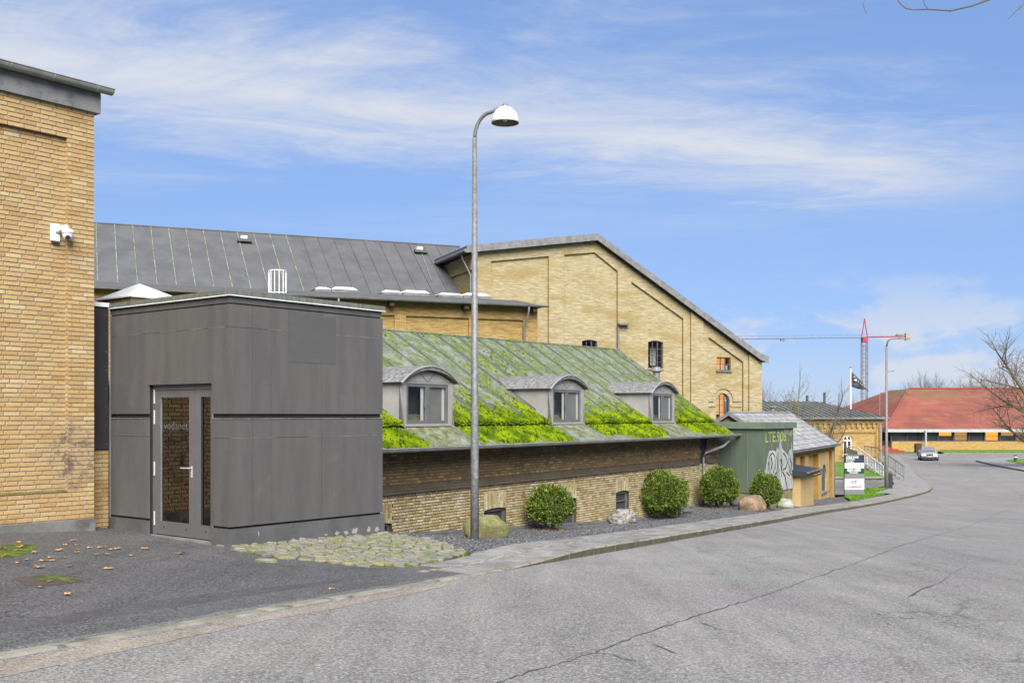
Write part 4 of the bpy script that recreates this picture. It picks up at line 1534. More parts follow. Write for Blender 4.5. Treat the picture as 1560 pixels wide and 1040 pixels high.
# bricked-up niche and two vents
for x in (797, 809):
    a, zz = px_on(FM, x), zpx(FM, x, 751)
    mb = MB(FM)
    mb.prism([(a + 0.06 * math.cos(t * 0.5236), zz + 0.07 * math.sin(t * 0.5236)) for t in range(12)], -0.02, -0.009)
    mb.build('vent', 'zinc', mo)

# roof: lower kick, step, main slope, both falling to the street
GO = GB                                                  # eave edge b
B1, Z1 = GO + 0.95, 1.50                                 # top of the lower slope
B2, Z2 = GO + 0.86, 1.60                                # foot of the main slope
BR = GO + 4.766
RA0, RA1 = A0 - 0.1, 19.60
mb = MB(FM)
mb.bprism([(GO - 0.02, GZ - 0.012), (B1, Z1), (B1, Z1 - 0.06), (GO - 0.02, GZ - 0.07)], RA0, RA1)
mb.build('lower_roof', 'copper_roof', mo)
mb = MB(FM)
for a0_, a1_ in ((RA0, 9), (9, RA1)):
    q = []
    for a in (a0_, a1_):
        q += [(a, B2, Z2), (a, BR, rz(a)), (a, BR, rz(a) - 0.09), (a, B2, Z2 - 0.085)]
    mb.add(q, [(0, 1, 5, 4), (1, 2, 6, 5), (2, 3, 7, 6), (3, 0, 4, 7), (0, 3, 2, 1), (4, 5, 6, 7)])
mb.build('main_roof', 'copper_roof', mo)
mb = MB(FM)
q = []
for a in (RA0, RA1):
    q += [(a, BR + 0.002, rz(a)), (a, 2 * BR - GO, GZ), (a, 2 * BR - GO, GZ - 0.09), (a, BR + 0.002, rz(a) - 0.09)]
mb.add(q, [(0, 1, 5, 4), (1, 2, 6, 5), (2, 3, 7, 6), (3, 0, 4, 7), (0, 3, 2, 1), (4, 5, 6, 7)])
mb.build('rear_roof', 'copper_roof', mo)
MB(FM).tube([(RA0, BR, rz(RA0) + 0.01), (RA1, BR, rz(RA1) + 0.01)], 0.035, 8).build('ridge_roll', 'copper_roof', mo)
a = 0.30
dorm = [2.016, 8.566, 15.09]
while a < RA1 - 0.2:
    t0_ = 0.06 + (0.05 if int(a) % 2 else 0.0)
    mb = MB(FM)
    q = []
    for s_ in (t0_, 0.985):
        b = B2 + (BR - B2) * s_
        zz = Z2 + (rz(a) - Z2) * s_
        for da, dz in ((-0.05, -0.005), (0.05, -0.005), (0.035, 0.062), (-0.035, 0.062)):
            q.append((a + da, b, zz + dz))
    mb.add(q, [(0, 1, 2, 3), (7, 6, 5, 4), (0, 4, 5, 1), (1, 5, 6, 2), (2, 6, 7, 3), (3, 7, 4, 0)])
    mb.build('batten', 'batten', mo)
    a += 1.035
# verge boards
mb = MB(FM)
mb.bprism([(GO, GZ - 0.13), (B1, Z1 - 0.1), (BR, rz(RA1) - 0.12), (BR, rz(RA1) + 0.03), (B2, Z2 + 0.03), (GO, GZ + 0.0)], RA1 + 0.001, RA1 + 0.03)
mb.build('verge', 'zinc', mo)
MB(FM).box(RA0, RA1 - 0.1, GO + 0.04, -0.047, 0.985, 1.0).build('soffit', 'wood_dark', mo)
gutter(FM, RA0, px_on(FM, 1129, GO - 0.09), GO - 0.09, GZ - 0.005, 0.085, mo, [RA0 + 0.6 + 0.82 * i for i in range(26)], m='zinc_light')
# downpipe with swan neck
da = 17.72
mb = MB(FM)
ge = px_on(FM, 1111, GO - 0.09)
mb.tube([(ge, GO - 0.09, GZ - 0.09), (ge, GO - 0.09, GZ - 0.25), (ge - 0.25, GO + 0.05, GZ - 0.42), (da + 0.15, -0.06, 0.42), (da, -0.03, 0.25), (da, -0.03, -2.2)], 0.05, 10)
mb.build('downpipe', 'zinc', mo, True)
MB(FM).box(17.451, 17.999, 0.0, 0.048, ZB + 0.002, 0.999).build('pipe_chase', 'groove', mo)
# dormers
DW, DF = 1.97, 1.605
for da in dorm:
    bF = GO + 0.835
    zb, zsp, zap = 1.50, 2.51, 2.76                       # base, spring, crown of the face
    l, r2 = da - DW / 2, da + DW / 2
    wl, wr = da - DF / 2, da + DF / 2
    wz0, wz1 = 1.56, 2.48
    slope = (rz(da) - Z2) / (BR - B2)
    bback = lambda zz: B2 + (zz - Z2) / slope
    mb = MB(FM)
    top = arc(l, r2, zsp, zap - zsp, 14)
    mb.prism([(l, zb), (wl, zb), (wl, zsp), (l, zsp)], bF, bF + 0.07)
    mb.prism([(wr, zb), (r2, zb), (r2, zsp), (wr, zsp)], bF, bF + 0.07)
    mb.prism([(wl, zb), (wr, zb), (wr, wz0), (wl, wz0)], bF, bF + 0.07)
    mb.prism([(wl, wz1), (wr, wz1), (wr, zsp), (wl, zsp)], bF, bF + 0.07)
    mb.prism(top, bF + 0.02, bF + 0.07)
    for s0 in (l, r2 - 0.05):                              # triangular cheeks
        mb.bprism([(bF + 0.071, zb), (bF + 0.071, zsp + 0.06), (bback(zsp + 0.06) + 0.05, zsp + 0.06), (bback(zb) + 0.05, zb - 0.02)], s0, s0 + 0.05)
    dm = mb.build('dormer', 'dormer_grey', mo)
    # radiating lead joints in the lunette
    mb = MB(FM)
    for tx in (-0.30, 0.30):
        mb.prism([(da - 0.012, zsp + 0.01), (da + 0.012, zsp + 0.01), (da + tx + 0.012, zap - 0.03), (da + tx - 0.012, zap - 0.03)], bF + 0.012, bF + 0.021)
    mb.box(l + 0.02, r2 - 0.02, bF + 0.005, bF + 0.019, zsp - 0.002, zsp + 0.012)
    mb.build('lunette_joint', 'dormer_frame', dm)
    # barrel roof
    mb = MB(FM)
    o1 = arc(l - 0.13, r2 + 0.13, zsp - 0.015, zap - zsp + 0.155, 16)
    i1 = arc(l - 0.10, r2 + 0.10, zsp - 0.015, zap - zsp + 0.045, 16)
    n = len(o1)
    fb = bF - 0.11
    q = [(x, fb, zz) for x, zz in o1] + [(x, fb, zz) for x, zz in i1] + [(x, bback(zz) + 0.12, zz) for x, zz in o1] + [(x, bback(zz) + 0.12, zz) for x, zz in i1]
    fcs = []
    for i in range(n - 1):
        fcs += [(i, i + 1, n + i + 1, n + i), (i, 2 * n + i, 2 * n + i + 1, i + 1), (n + i, n + i + 1, 3 * n + i + 1, 3 * n + i), (2 * n + i, 3 * n + i, 3 * n + i + 1, 2 * n + i + 1)]
    fcs += [(0, n, 3 * n, 2 * n), (n - 1, 3 * n - 1, 4 * n - 1, 2 * n - 1)]
    mb.add(q, fcs)
    mb.build('dormer_roof', 'dormer_lead', dm)
    # rim bead along the front edge
    MB(FM).tube([(x, fb - 0.005, zz - 0.02) for x, zz in o1], 0.022, 6).build('front_rim', 'dormer_grey', dm)
    # casements
    for c0, c1 in ((wl + 0.002, da - 0.002), (da + 0.002, wr - 0.002)):
        mb = MB(FM)
        ft = 0.075
        mb.box(c0, c0 + ft, bF + 0.012, bF + 0.06, wz0 + 0.002, wz1 - 0.002)
        mb.box(c1 - ft, c1, bF + 0.012, bF + 0.06, wz0 + 0.002, wz1 - 0.002)
        mb.box(c0 + ft, c1 - ft, bF + 0.012, bF + 0.06, wz0 + 0.002, wz0 + ft)
        mb.box(c0 + ft, c1 - ft, bF + 0.012, bF + 0.06, wz1 - ft, wz1 - 0.002)
        mb.build('casement', 'dormer_frame', dm)
        MB(FM).box(c0 + ft - 0.003, c1 - ft + 0.003, bF + 0.034, bF + 0.038, wz0 + ft - 0.003, wz1 - ft + 0.003).build('pane', 'glass', dm)
    MB(FM).box(da - 0.20, da - 0.095, bF + 0.062, bF + 0.068, wz0 + 0.01, wz1 - 0.01).build('curtain', 'curtain', dm)
    MB(FM).box(da + 0.02, wr - 0.19, bF + 0.066, bF + 0.07, wz0 + 0.01, wz1 - 0.01).build('roller_blind', 'interior_pale', dm)
    MB(FM).box(wr - 0.185, wr - 0.08, bF + 0.062, bF + 0.068, wz0 + 0.01, wz1 - 0.01).build('curtain', 'curtain', dm)
    MB(FM).box(l + 0.06, r2 - 0.06, bF + 0.3, bF + 0.32, wz0 - 0.0, wz1 + 0.02).build('room_wall', 'interior_dark', dm)
    MB(FM).box(da - 0.13, da - 0.10, bF - 0.005, bF + 0.011, 1.93, 2.05).build('window_handle', 'dormer_frame', dm)
    # smooth copper apron below the window
    mb = MB(FM)
    k0, k1 = l - 0.12, r2 + 0.12
    kk = (Z1 - GZ) / (B1 - GO)
    ze = lambda b: GZ + (b - GO) * kk + 0.004
    mb.add([(k0, GO - 0.03, ze(GO - 0.03)), (k1, GO - 0.03, ze(GO - 0.03)), (k1, bF, ze(bF)), (k0, bF, ze(bF)), (k0, GO - 0.03, ze(GO - 0.03) + 0.03), (k1, GO - 0.03, ze(GO - 0.03) + 0.03), (k1, bF, ze(bF) + 0.03), (k0, bF, ze(bF) + 0.03)],
           [(0, 3, 2, 1), (4, 5, 6, 7), (0, 1, 5, 4), (1, 2, 6, 5), (2, 3, 7, 6), (3, 0, 4, 7)])
    mb.build('apron', 'copper_apron', dm)
    for k in (k0 + 0.18, k1 - 0.18):
        mb = MB(FM)
        mb.add([(k - 0.025, GO - 0.03, ze(GO - 0.03) + 0.03), (k + 0.025, GO - 0.03, ze(GO - 0.03) + 0.03), (k + 0.025, bF - 0.02, ze(bF) + 0.025), (k - 0.025, bF - 0.02, ze(bF) + 0.025), (k - 0.018, GO - 0.03, ze(GO) + 0.045), (k + 0.018, GO - 0.03, ze(GO) + 0.045), (k + 0.018, bF - 0.02, ze(bF) + 0.045), (k - 0.018, bF - 0.02, ze(bF) + 0.045)],
               [(0, 3, 2, 1), (4, 5, 6, 7), (0, 1, 5, 4), (1, 2, 6, 5), (2, 3, 7, 6), (3, 0, 4, 7)])
        mb.build('apron_seam', 'coping', dm)
# small roof vent near the far end
va = px_on(FM, 1000, BR - 0.5)
mb = MB(FM)
vb_ = B2 + (BR - B2) * 0.60
va = px_on(FM, 1000, vb_)
mb.lathe((va, vb_, Z2 + (rz(va) - Z2) * 0.60 - 0.12), [(0.13, 0), (0.13, 0.28), (0.22, 0.34), (0.22, 0.37), (0.15, 0.5), (0.001, 0.52)], 14)
mb.build('roof_vent', 'zinc', mo)

# moss: little cushions, thick on the kick and along the step, thinning upwards
mb = MB(FM)
rr = random.Random(5)
ico = [(0, 0, 1), (0.89, 0, 0.35), (0.28, 0.85, 0.35), (-0.72, 0.53, 0.35), (-0.72, -0.53, 0.35), (0.28, -0.85, 0.35), (0.9, 0.5, -0.3), (-0.2, 1.0, -0.3), (-1.0, 0, -0.3), (-0.2, -1.0, -0.3), (0.9, -0.5, -0.3)]
icf = [(0, 1, 2), (0, 2, 3), (0, 3, 4), (0, 4, 5), (0, 5, 1), (1, 6, 2), (2, 6, 7), (2, 7, 3), (3, 7, 8), (3, 8, 4), (4, 8, 9), (4, 9, 5), (5, 9, 10), (5, 10, 1), (1, 10, 6)]


def tuft(a, b, z, s_, sq):
    k = len(mb.v)
    an = rr.random() * 6.28
    ca_, sa_ = math.cos(an), math.sin(an)
    for x, y, zz in ico:
        j = rr.uniform(0.75, 1.25)
        x, y = (x * ca_ - y * sa_) * s_ * j, (x * sa_ + y * ca_) * s_ * j
        mb.v.append(mb.p(a + x, b + y, z + zz * s_ * sq * j + y * 0.6))
    mb.f.extend([tuple(i + k for i in f) for f in icf])


kk = (Z1 - GZ) / (B1 - GO)
cnt = 0
for i in range(90000):
    a = rr.uniform(-0.5, RA1 - 0.05)
    if rr.random() < 0.52:                                  # lower kick
        b = GO + 0.03 + 0.90 * rr.random()
        if any(abs(a - d) < DW / 2 + 0.17 - 0.25 * (1 - (b - GO) / 0.95) + 0.2 * noise.noise((a * 3, b * 3, 2)) for d in dorm):
            continue
        bare = noise.noise((a * 0.9, b * 1.6, 0.3)) + 0.6 * noise.noise((a * 4, b * 4, 4))
        edge = (b - GO) / 0.35
        if bare > 0.18 + 0.5 * min(edge, 1) - 0.42 * (1 - min(edge, 1)):
            continue
        zz = GZ + (b - GO) * kk
        tuft(a, b, zz + 0.010, rr.uniform(0.025, 0.068), rr.uniform(0.6, 1.3))
    else:
        s_ = rr.random() ** 1.7
        far_ = min(1, max(0, (a - 3) / 12))
        lim = 0.21 + 0.20 * noise.noise((a * 1.6, 3.3, 1)) + 0.20 * far_
        nv = noise.noise((a * 1.1, s_ * 3.5, 7)) * 0.6 + noise.noise((a * 6.0, s_ * 9, 3)) * 0.55
        den = 1.0 if s_ < lim * 0.65 else (0.5 + nv * 2.2) * (1.0 if s_ < lim + 0.25 else 0.62 if s_ < lim + 0.5 else 0.26)
        if rr.random() > den:
            continue
        # clear strips over the battens further up
        ph = ((a - 0.30 + 0.5175) % 1.035) - 0.5175
        if abs(ph) < 0.09 and s_ > 0.09:
            continue
        if any(abs(a - d) < DW / 2 + 0.04 and s_ < 0.42 for d in dorm):
            continue
        b = B2 + (BR - B2) * s_
        tuft(a, b, Z2 + (rz(a) - Z2) * s_ + 0.008, rr.uniform(0.022, 0.05) * (1.0 if s_ < lim else 0.75), rr.uniform(0.4, 0.9))
    cnt += 1
    if cnt > 29000:
        break
for i in range(5200):                                       # lip hanging over the step
    a = rr.uniform(-0.5, RA1 - 0.02)
    if any(abs(a - d) < DW / 2 + 0.02 for d in dorm):
        continue
    dz = rr.random() ** 1.5
    tuft(a, B2 - 0.02 - 0.05 * rr.random(), Z2 + 0.03 - 0.085 * dz, rr.uniform(0.025, 0.055), 0.8)
mb.build('moss', 'moss', mo, fix=False, kind='stuff', label='vivid green moss thick along the eaves step')

# ------------------------------------------------------------------ low wing with roof lights, hall roof, tall gable
mid = thing('brick_building', 'low yellow brick wing with flat panelled wall and roof lights behind mossy roof', 'building', fp(FMID, -8, 2, -2))
ME = px_on(FMID, 819)
MZ = 1.75 + 5.85
mb = MB(FMID)
PZ = zpx(FMID, 700, 484)
pan = [(px_on(FMID, 540), px_on(FMID, 601)), (px_on(FMID, 618.6), px_on(FMID, 714.5)), (px_on(FMID, 726), px_on(FMID, 797))]
mb.box(-26, ME, 0.12, 0.5, -3, MZ)
edges = [-26] + [x for p in pan for x in p] + [ME]
for i in range(0, len(edges), 2):
    mb.box(edges[i], edges[i + 1], 0, 0.119, -3, MZ)
for l, r_ in pan:
    mb.box(l, r_, 0, 0.119, PZ, MZ)
mb.box(-26, ME, 0.5, 9, -3, MZ - 0.2)
mb.build('wall', 'brick_mid', mid)
MB(FMID).box(px_on(FMID, 741, 0.12), px_on(FMID, 788, 0.12), 0.05, 0.118, 3, zpx(FMID, 760, 516)).build('window_head', 'window_frame_dark', mid)
EB = -0.55
mb = MB(FMID)
re_ = px_on(FMID, 828, EB)
mb.bprism([(EB, MZ + 0.06), (3.2, MZ + 0.72), (9, MZ + 0.72), (9, MZ + 0.0), (EB, MZ - 0.04)], -26, re_)
mb.build('roof', 'roof_felt', mid)
gutter(FMID, -14.5, px_on(FMID, 836, EB - 0.08), EB - 0.08, MZ + 0.05, 0.10, mid, [])
for x in (484, 595, 708, 812):
    a = px_on(FMID, x, -0.2)
    MB(FMID).box(a - 0.12, a + 0.12, EB + 0.03, -0.001, MZ - 0.28, MZ - 0.045).build('rafter_foot', 'wood_dark', mid)
for xg, xb in ((806, 799), (516, 512)):
    a0_, a1_ = px_on(FMID, xg, EB - 0.08), px_on(FMID, xb, -0.08)
    MB(FMID).tube([(a0_, EB - 0.08, MZ - 0.03), (a0_, EB - 0.06, MZ - 0.25), (a1_ + 0.05, -0.12, MZ - 0.95), (a1_, -0.08, MZ - 1.15), (a1_, -0.08, 2.0)], 0.055, 8).build('downpipe', 'zinc', mid, True)
# roof lights
for x0, x1, wh in ((479, 505, 'nearest the ladder cage'), (505, 545, 'nearest the ladder cage'), (581, 613, 'in the middle of the low roof'), (613, 655, 'in the middle of the low roof'), (668, 706, 'beside the tall gable'), (706, 747, 'beside the tall gable')):
    b = 3.0
    a0_, a1_ = px_on(FMID, x0 + 0.5, b), px_on(FMID, x1 - 0.5, b)
    zz = MZ + 0.70
    q = fp(FMID, (a0_ + a1_) / 2, b + 0.5, zz)
    big = x1 - x0 > 39
    sk = thing('roof_light', ('larger' if big else 'smaller') + ' white roof light of the pair ' + wh, 'skylight', q, 'roof lights on the low wing')
    h = 0.30 if big else 0.24
    MB(FMID).box(a0_, a1_, b, b + 1.1, zz, zz + h * 0.5).build('upstand', 'zinc', sk)
    mb = MB(FMID)
    mb.add([(a0_ - 0.02, b - 0.03, zz + h * 0.5 + 0.003), (a1_ + 0.02, b - 0.03, zz + h * 0.5 + 0.003), (a1_ + 0.02, b + 1.13, zz + h * 0.5 + 0.003), (a0_ - 0.02, b + 1.13, zz + h * 0.5 + 0.003),
            (a0_ + 0.22, b + 0.1, zz + h), (a1_ - 0.22, b + 0.1, zz + h), (a1_ - 0.22, b + 1.0, zz + h), (a0_ + 0.22, b + 1.0, zz + h)],
           [(0, 3, 2, 1), (4, 5, 6, 7), (0, 1, 5, 4), (1, 2, 6, 5), (2, 3, 7, 6), (3, 0, 4, 7)])
    mb.build('dome', 'skylight_white', sk)
# white cage of the roof ladder
cb = 0.3
c0, c1 = px_on(FMID, 411, cb), px_on(FMID, 437, cb)
zc0, zc1 = zpx(FMID, 424, 455, cb), zpx(FMID, 424, 412, cb)
lc = thing('ladder_cage', 'white tubular safety cage of a roof ladder', 'ladder', fp(FMID, (c0 + c1) / 2, cb, zc0 - 0.3))
r_ = (c1 - c0) / 2
ca_ = (c0 + c1) / 2
for i in range(7):
    t = math.pi * (i / 6) + math.pi
    MB(FMID).tube([(ca_ + r_ * math.cos(t), cb + r_ * math.sin(t) + 0.2, zc0 - 0.6), (ca_ + r_ * math.cos(t), cb + r_ * math.sin(t) + 0.2, zc1)], 0.022, 6).build('bar', 'white_paint', lc)
for zz in (zc1, (zc0 + zc1) / 2 - 0.4):
    MB(FMID).tube([(ca_ + r_ * math.cos(math.pi + math.pi * i / 12), cb + 0.2 + r_ * math.sin(math.pi + math.pi * i / 12), zz) for i in range(13)], 0.026, 6).build('hoop', 'white_paint', lc)
for k in (-r_, r_):
    MB(FMID).box(ca_ + k - 0.03, ca_ + k + 0.03, cb + 0.2, cb + 0.28, zc0 - 1.2, zc1).build('stile', 'white_paint', lc)

# hall with the long grey roof
hall = thing('hall_building', 'long hall with steep dark grey standing seam roof behind the grey block', 'building', fp(FG, -20, 6, -2))
HB0, HB1 = 1.0, 8.0
HZ0, HZ1 = 1.75 + 6.93, 1.75 + 12.0
mb = MB(FG)
mb.bprism([(HB0, HZ0), (HB1, HZ1), (HB1, HZ1 - 0.14), (HB0, HZ0 - 0.14)], -44, 1.9)
mb.build('roof', 'hall_roof', hall)
mb = MB(FG)
mb.bprism([(HB1 + 0.002, HZ1), (2 * HB1 - HB0, HZ0), (2 * HB1 - HB0, HZ0 - 0.14), (HB1 + 0.002, HZ1 - 0.14)], -44, 1.9)
mb.build('rear_roof', 'hall_roof', hall)
MB(FG).box(-43.5, -0.7, HB0 + 0.5, 2 * HB1 - HB0 - 0.5, -3, HZ0 - 0.0).build('wall', 'brick_mid', hall)
mb = MB(FG)
mb.bprism([(HB0 + 0.5, HZ0), (HB1, HZ1 - 0.2), (2 * HB1 - HB0 - 0.5, HZ0)], -43.5, -43.2)
mb.build('gable_wall', 'brick_mid', hall)
MB(FG).tube([(-44, HB1, HZ1 + 0.02), (1.9, HB1, HZ1 + 0.02)], 0.06, 6).build('ridge_roll', 'hall_roof', hall)
MB(FG).tube([(-44, HB0 - 0.08, HZ0 - 0.05), (-1.0, HB0 - 0.08, HZ0 - 0.05)], 0.09, 8).build('gutter', 'zinc', hall)
# seams
s0 = px_on(FG, 146, HB1)
for x in (146.5, 174.5, 202, 229.5, 256.5, 283, 309, 335, 361, 386, 410.5, 435, 460, 484, 508, 531, 554, 577, 600, 622, 644, 664):
    a = px_on(FG, x, HB1)
    mb = MB(FG)
    for s_ in (0.02, 0.985):
        b, zz = HB0 + (HB1 - HB0) * s_, HZ0 + (HZ1 - HZ0) * s_
        mb.v += [mb.p(a - 0.035, b, zz - 0.01), mb.p(a + 0.035, b, zz - 0.01), mb.p(a + 0.03, b, zz + 0.07), mb.p(a - 0.03, b, zz + 0.07)]
    mb.f += [(0, 1, 2, 3), (7, 6, 5, 4), (0, 4, 5, 1), (1, 5, 6, 2), (2, 6, 7, 3), (3, 7, 4, 0)]
    mb.build('seam', 'seam' if x < 450 else 'hall_roof', hall)
for x, y in ((371, 357), (638, 374)):
    bq = HB1 - 0.8
    a = px_on(FG, x, bq)
    zz = HZ0 + (HZ1 - HZ0) * (bq - HB0) / (HB1 - HB0)
    MB(FG).box(a - 0.2, a + 0.2, bq - 0.3, bq + 0.1, zz + 0.02, zz + 0.22).build('roof_hatch', 'white_paint', hall)
    MB(FG).box(a - 0.45, a + 0.45, bq - 0.62, bq - 0.31, zz - 0.20, zz - 0.02).build('hatch_flashing', 'roof_felt', hall)
a = px_on(FG, 642, HB1 - 1.2)
a2 = px_on(FG, 658, HB0 + 2.6)
sl = (HZ1 - HZ0) / (HB1 - HB0)
MB(FG).tube([(a, HB1 - 1.2, HZ1 - 1.2 * sl + 0.06), (a2, HB0 + 2.6, HZ0 + 2.6 * sl + 0.06)], 0.03, 6).build('cable', 'seam', hall)

# tall asymmetric gable
gb2 = thing('brick_building', 'tall yellow brick gable with blind panels and lit windows under a steep right slope', 'building', fp(FG, 10, 2, -3))
GR = px_on(FG, 1159.5)
ap = px_on(FG, 905.8)
zl, za, zr = zpx(FG, 724, 385), zpx(FG, 905.8, 367.5), zpx(FG, 1160, 553)


def rake(a, d=0.0):
    if a < ap:
        return zl + (za - zl) * a / ap - d
    return za + (zr - za) * (a - ap) / (GR - ap) - d


X = lambda x: px_on(FG, x)
Zp = lambda x, y: zpx(FG, x, y)
gw = [(X(888), X(911.5), Zp(900, 560), Zp(900, 517), 0.12), (X(989), X(1012), Zp(1000, 561), Zp(1000, 518.5), 0.12),
      (X(1093.5), X(1115), Zp(1104, 564.5), Zp(1104, 544), 0.0), (X(1092.3), X(1113.5), Zp(1103, 638), Zp(1103, 598.5), 0.49)]
mb = MB(FG)
pl_ = [(X(748), X(836)), (X(859.5), X(941)), (X(962), X(1041)), (X(1079.5), X(1132.5))]
wall_cols(mb, 0.0, GR, -3, rake, 0.15, 0.55, gw, [ap])
# front layer: piers and the band under the rake
dtop = 0.9
dr_ = {0: (Zp(748, 398), Zp(836, 390)), 1: None, 2: (Zp(962, 429), Zp(1041, 485)), 3: (Zp(1079.5, 513), Zp(1132.5, 551))}
cuts = [0.0] + [v for p in pl_ for v in p] + [GR]
holes2 = []
for i in range(0, len(cuts), 2):
    wall_cols(mb, cuts[i], cuts[i + 1], -3, rake, 0.0, 0.149, [], [ap])
for i, (l, r_) in enumerate(pl_):
    if i == 1:
        zz = [(l, Zp(859.5, 388)), (ap, Zp(902, 384)), (r_, Zp(940.5, 412.5))]
    else:
        zz = [(l, dr_[i][0]), (r_, dr_[i][1])]
    for (x0, z0), (x1, z1) in zip(zz, zz[1:]):
        mb.prism([(x0, z0), (x1, z1), (x1, rake(x1)), (x0, rake(x0))], 0.0, 0.149)
mb.build('wall', 'brick_gable', gb2)
# piers standing proud
mb = MB(FG)
for x0, x1 in ((1051.4, 1070.5), (1140, 1159.5)):
    l, r_ = X(x0), min(X(x1), GR)
    mb.prism([(l, -3), (r_, -3), (r_, rake(r_) - 0.02), (l, rake(l) - 0.02)], -0.12, -0.001)
mb.build('pier', 'brick_gable', gb2)
# ochre reveals where the panels step back
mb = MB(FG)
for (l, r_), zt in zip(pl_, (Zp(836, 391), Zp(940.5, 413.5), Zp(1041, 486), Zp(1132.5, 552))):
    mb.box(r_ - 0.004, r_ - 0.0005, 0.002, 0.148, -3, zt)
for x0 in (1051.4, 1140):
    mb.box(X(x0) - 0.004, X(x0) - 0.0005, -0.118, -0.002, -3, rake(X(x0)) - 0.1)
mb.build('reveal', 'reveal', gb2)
# hood mould of the arched window
mb = MB(FG)
cx_ = (gw[3][0] + gw[3][1]) / 2
zs_ = gw[3][3] - 0.49
for rad0, rad1 in ((0.80, 0.92),):
    n = 16
    o_ = [(cx_ + rad1 * math.cos(math.pi - math.pi * i / n), zs_ + rad1 * math.sin(math.pi - math.pi * i / n)) for i in range(n + 1)]
    i_ = [(cx_ + rad0 * math.cos(math.pi * i / n), zs_ + rad0 * math.sin(math.pi * i / n)) for i in range(n + 1)]
    for k in range(n):
        mb.prism([o_[k], o_[k + 1], i_[n - k - 1], i_[n - k]], 0.07, 0.149)
    mb.box(cx_ + rad0, X(1131), 0.07, 0.149, zs_ - 0.1, zs_)
    mb.box(X(1081), cx_ - rad0, 0.07, 0.149, zs_ - 0.1, zs_)
    mb.box(cx_ + 0.6, X(1131), 0.09, 0.149, zs_ - 0.48, zs_ - 0.40)
    mb.box(X(1081), cx_ - 0.6, 0.09, 0.149, zs_ - 0.48, zs_ - 0.40)
mb.build('hood_mould', 'brick_gable', gb2)
# windows: frame, bars, panes, rooms behind
for i, (l, r_, z0, z1, rs) in enumerate(gw):
    b0 = 0.25
    mb = MB(FG)
    fw = 0.07
    zt = z1 - rs
    mb.box(l, l + fw, b0, b0 + 0.06, z0, zt)
    mb.box(r_ - fw, r_, b0, b0 + 0.06, z0, zt)
    mb.box(l + fw, r_ - fw, b0, b0 + 0.06, z0, z0 + fw)
    if rs:
        o_ = arc(l, r_, zt, rs, 10)
        i_ = arc(l + fw, r_ - fw, zt, rs - fw * 0.9, 10)
        for k in range(10):
            mb.prism([o_[k], o_[k + 1], i_[k + 1], i_[k]], b0, b0 + 0.06)
    else:
        mb.box(l + fw, r_ - fw, b0, b0 + 0.06, z1 - fw, z1)
    nv = 3
    for k in range(1, nv):
        x = l + (r_ - l) * k / nv
        th = 0.03 if not (k == 2 and i in (0, 1)) else 0.05
        mb.box(x - th, x + th, b0 + 0.01, b0 + 0.05, z0 + fw, z1 - (0.06 if rs < 0.3 else 0.16))
    nh = 4 if i in (0, 1, 3) else 2
    for k in range(1, nh):
        zz = z0 + (zt - z0) * k / nh if rs < 0.3 else z0 + (zt + 0.1 - z0) * k / (nh - 1)
        mb.box(l + fw, r_ - fw, b0 + 0.012, b0 + 0.048, zz - 0.02, zz + 0.02)
    wn = mb.build('window', 'window_frame_dark', gb2)
    ptop = arc(l + 0.02, r_ - 0.02, zt, rs, 10) if rs else [(l + 0.02, z1), (r_ - 0.02, z1)]
    mb = MB(FG)
    mb.prism([(r_ - 0.02, z0 + 0.02), (l + 0.02, z0 + 0.02)] + ptop, b0 + 0.027, b0 + 0.033)
    mb.build('pane', 'glass', wn)
    mb = MB(FG)
    mb.box(l - 0.3, r_ + 0.3, b0 + 1.1, b0 + 1.12, z0 - 0.2, z1 + 0.2)
    mb.build('lit_room', ('interior_dark', 'lit_warm', 'lit_orange', 'lit_orange')[i] if i != 1 else 'wood_dark', wn)
    if i in (1, 2, 3):
        mb = MB(FG)
        k = (0.62, 0.55, 0.35)[i - 1]
        mb.box(l + (r_ - l) * k, r_, b0 + 0.9, b0 + 0.92, z0 + (0.25 if i != 2 else 0), z1 - (0.3 if i != 2 else 0.35))
        mb.build('inner_wall', 'curtain' if i == 1 else 'lit_warm', wn)
        MB(FG).box(l, l + (r_ - l) * 0.55, b0 + 0.85, b0 + 0.87, z0, z0 + (z1 - z0) * 0.3).build('furniture', 'wood_dark', wn)
    MB(FG).box(l - 0.06, r_ + 0.06, 0.07 if i != 2 else 0.02, 0.30, z0 - 0.08, z0 - 0.002).build('sill', 'zinc' if i == 2 else 'brick_gable', wn)
# person behind the arched window
l, r_, z0, z1, rs = gw[3]
pc = fp(FG, cx_ - 0.02, 0.78, z0 - 0.55)
pers = thing('person', 'person in a pale shirt sitting behind the arched lit window', 'person', pc)


def skin_body(name, verts, edges, radii, m, parent):
    me = bpy.data.meshes.new(name)
    me.from_pydata([tuple(v) for v in verts], edges, [])
    me.materials.append(MATS[m])
    o = bpy.data.objects.new(name, me)
    COL.objects.link(o)
    o.parent = parent
    o.modifiers.new('skin', 'SKIN')
    if not me.skin_vertices:
        bm = bmesh.new()
        bm.from_mesh(me)
        bm.verts.layers.skin.verify()
        bm.to_mesh(me)
        bm.free()
    for sv_, r in zip(me.skin_vertices[0].data, radii):
        sv_.radius = (r, r)
    me.skin_vertices[0].data[0].use_root = True
    md = o.modifiers.new('sub', 'SUBSURF')
    md.levels = md.render_levels = 2
    return o


def local(a, b, z):
    q = fp((Vector((0, 0)), FG[1], FG[2]), a, b, z)
    return Vector((q.x, q.y, z))


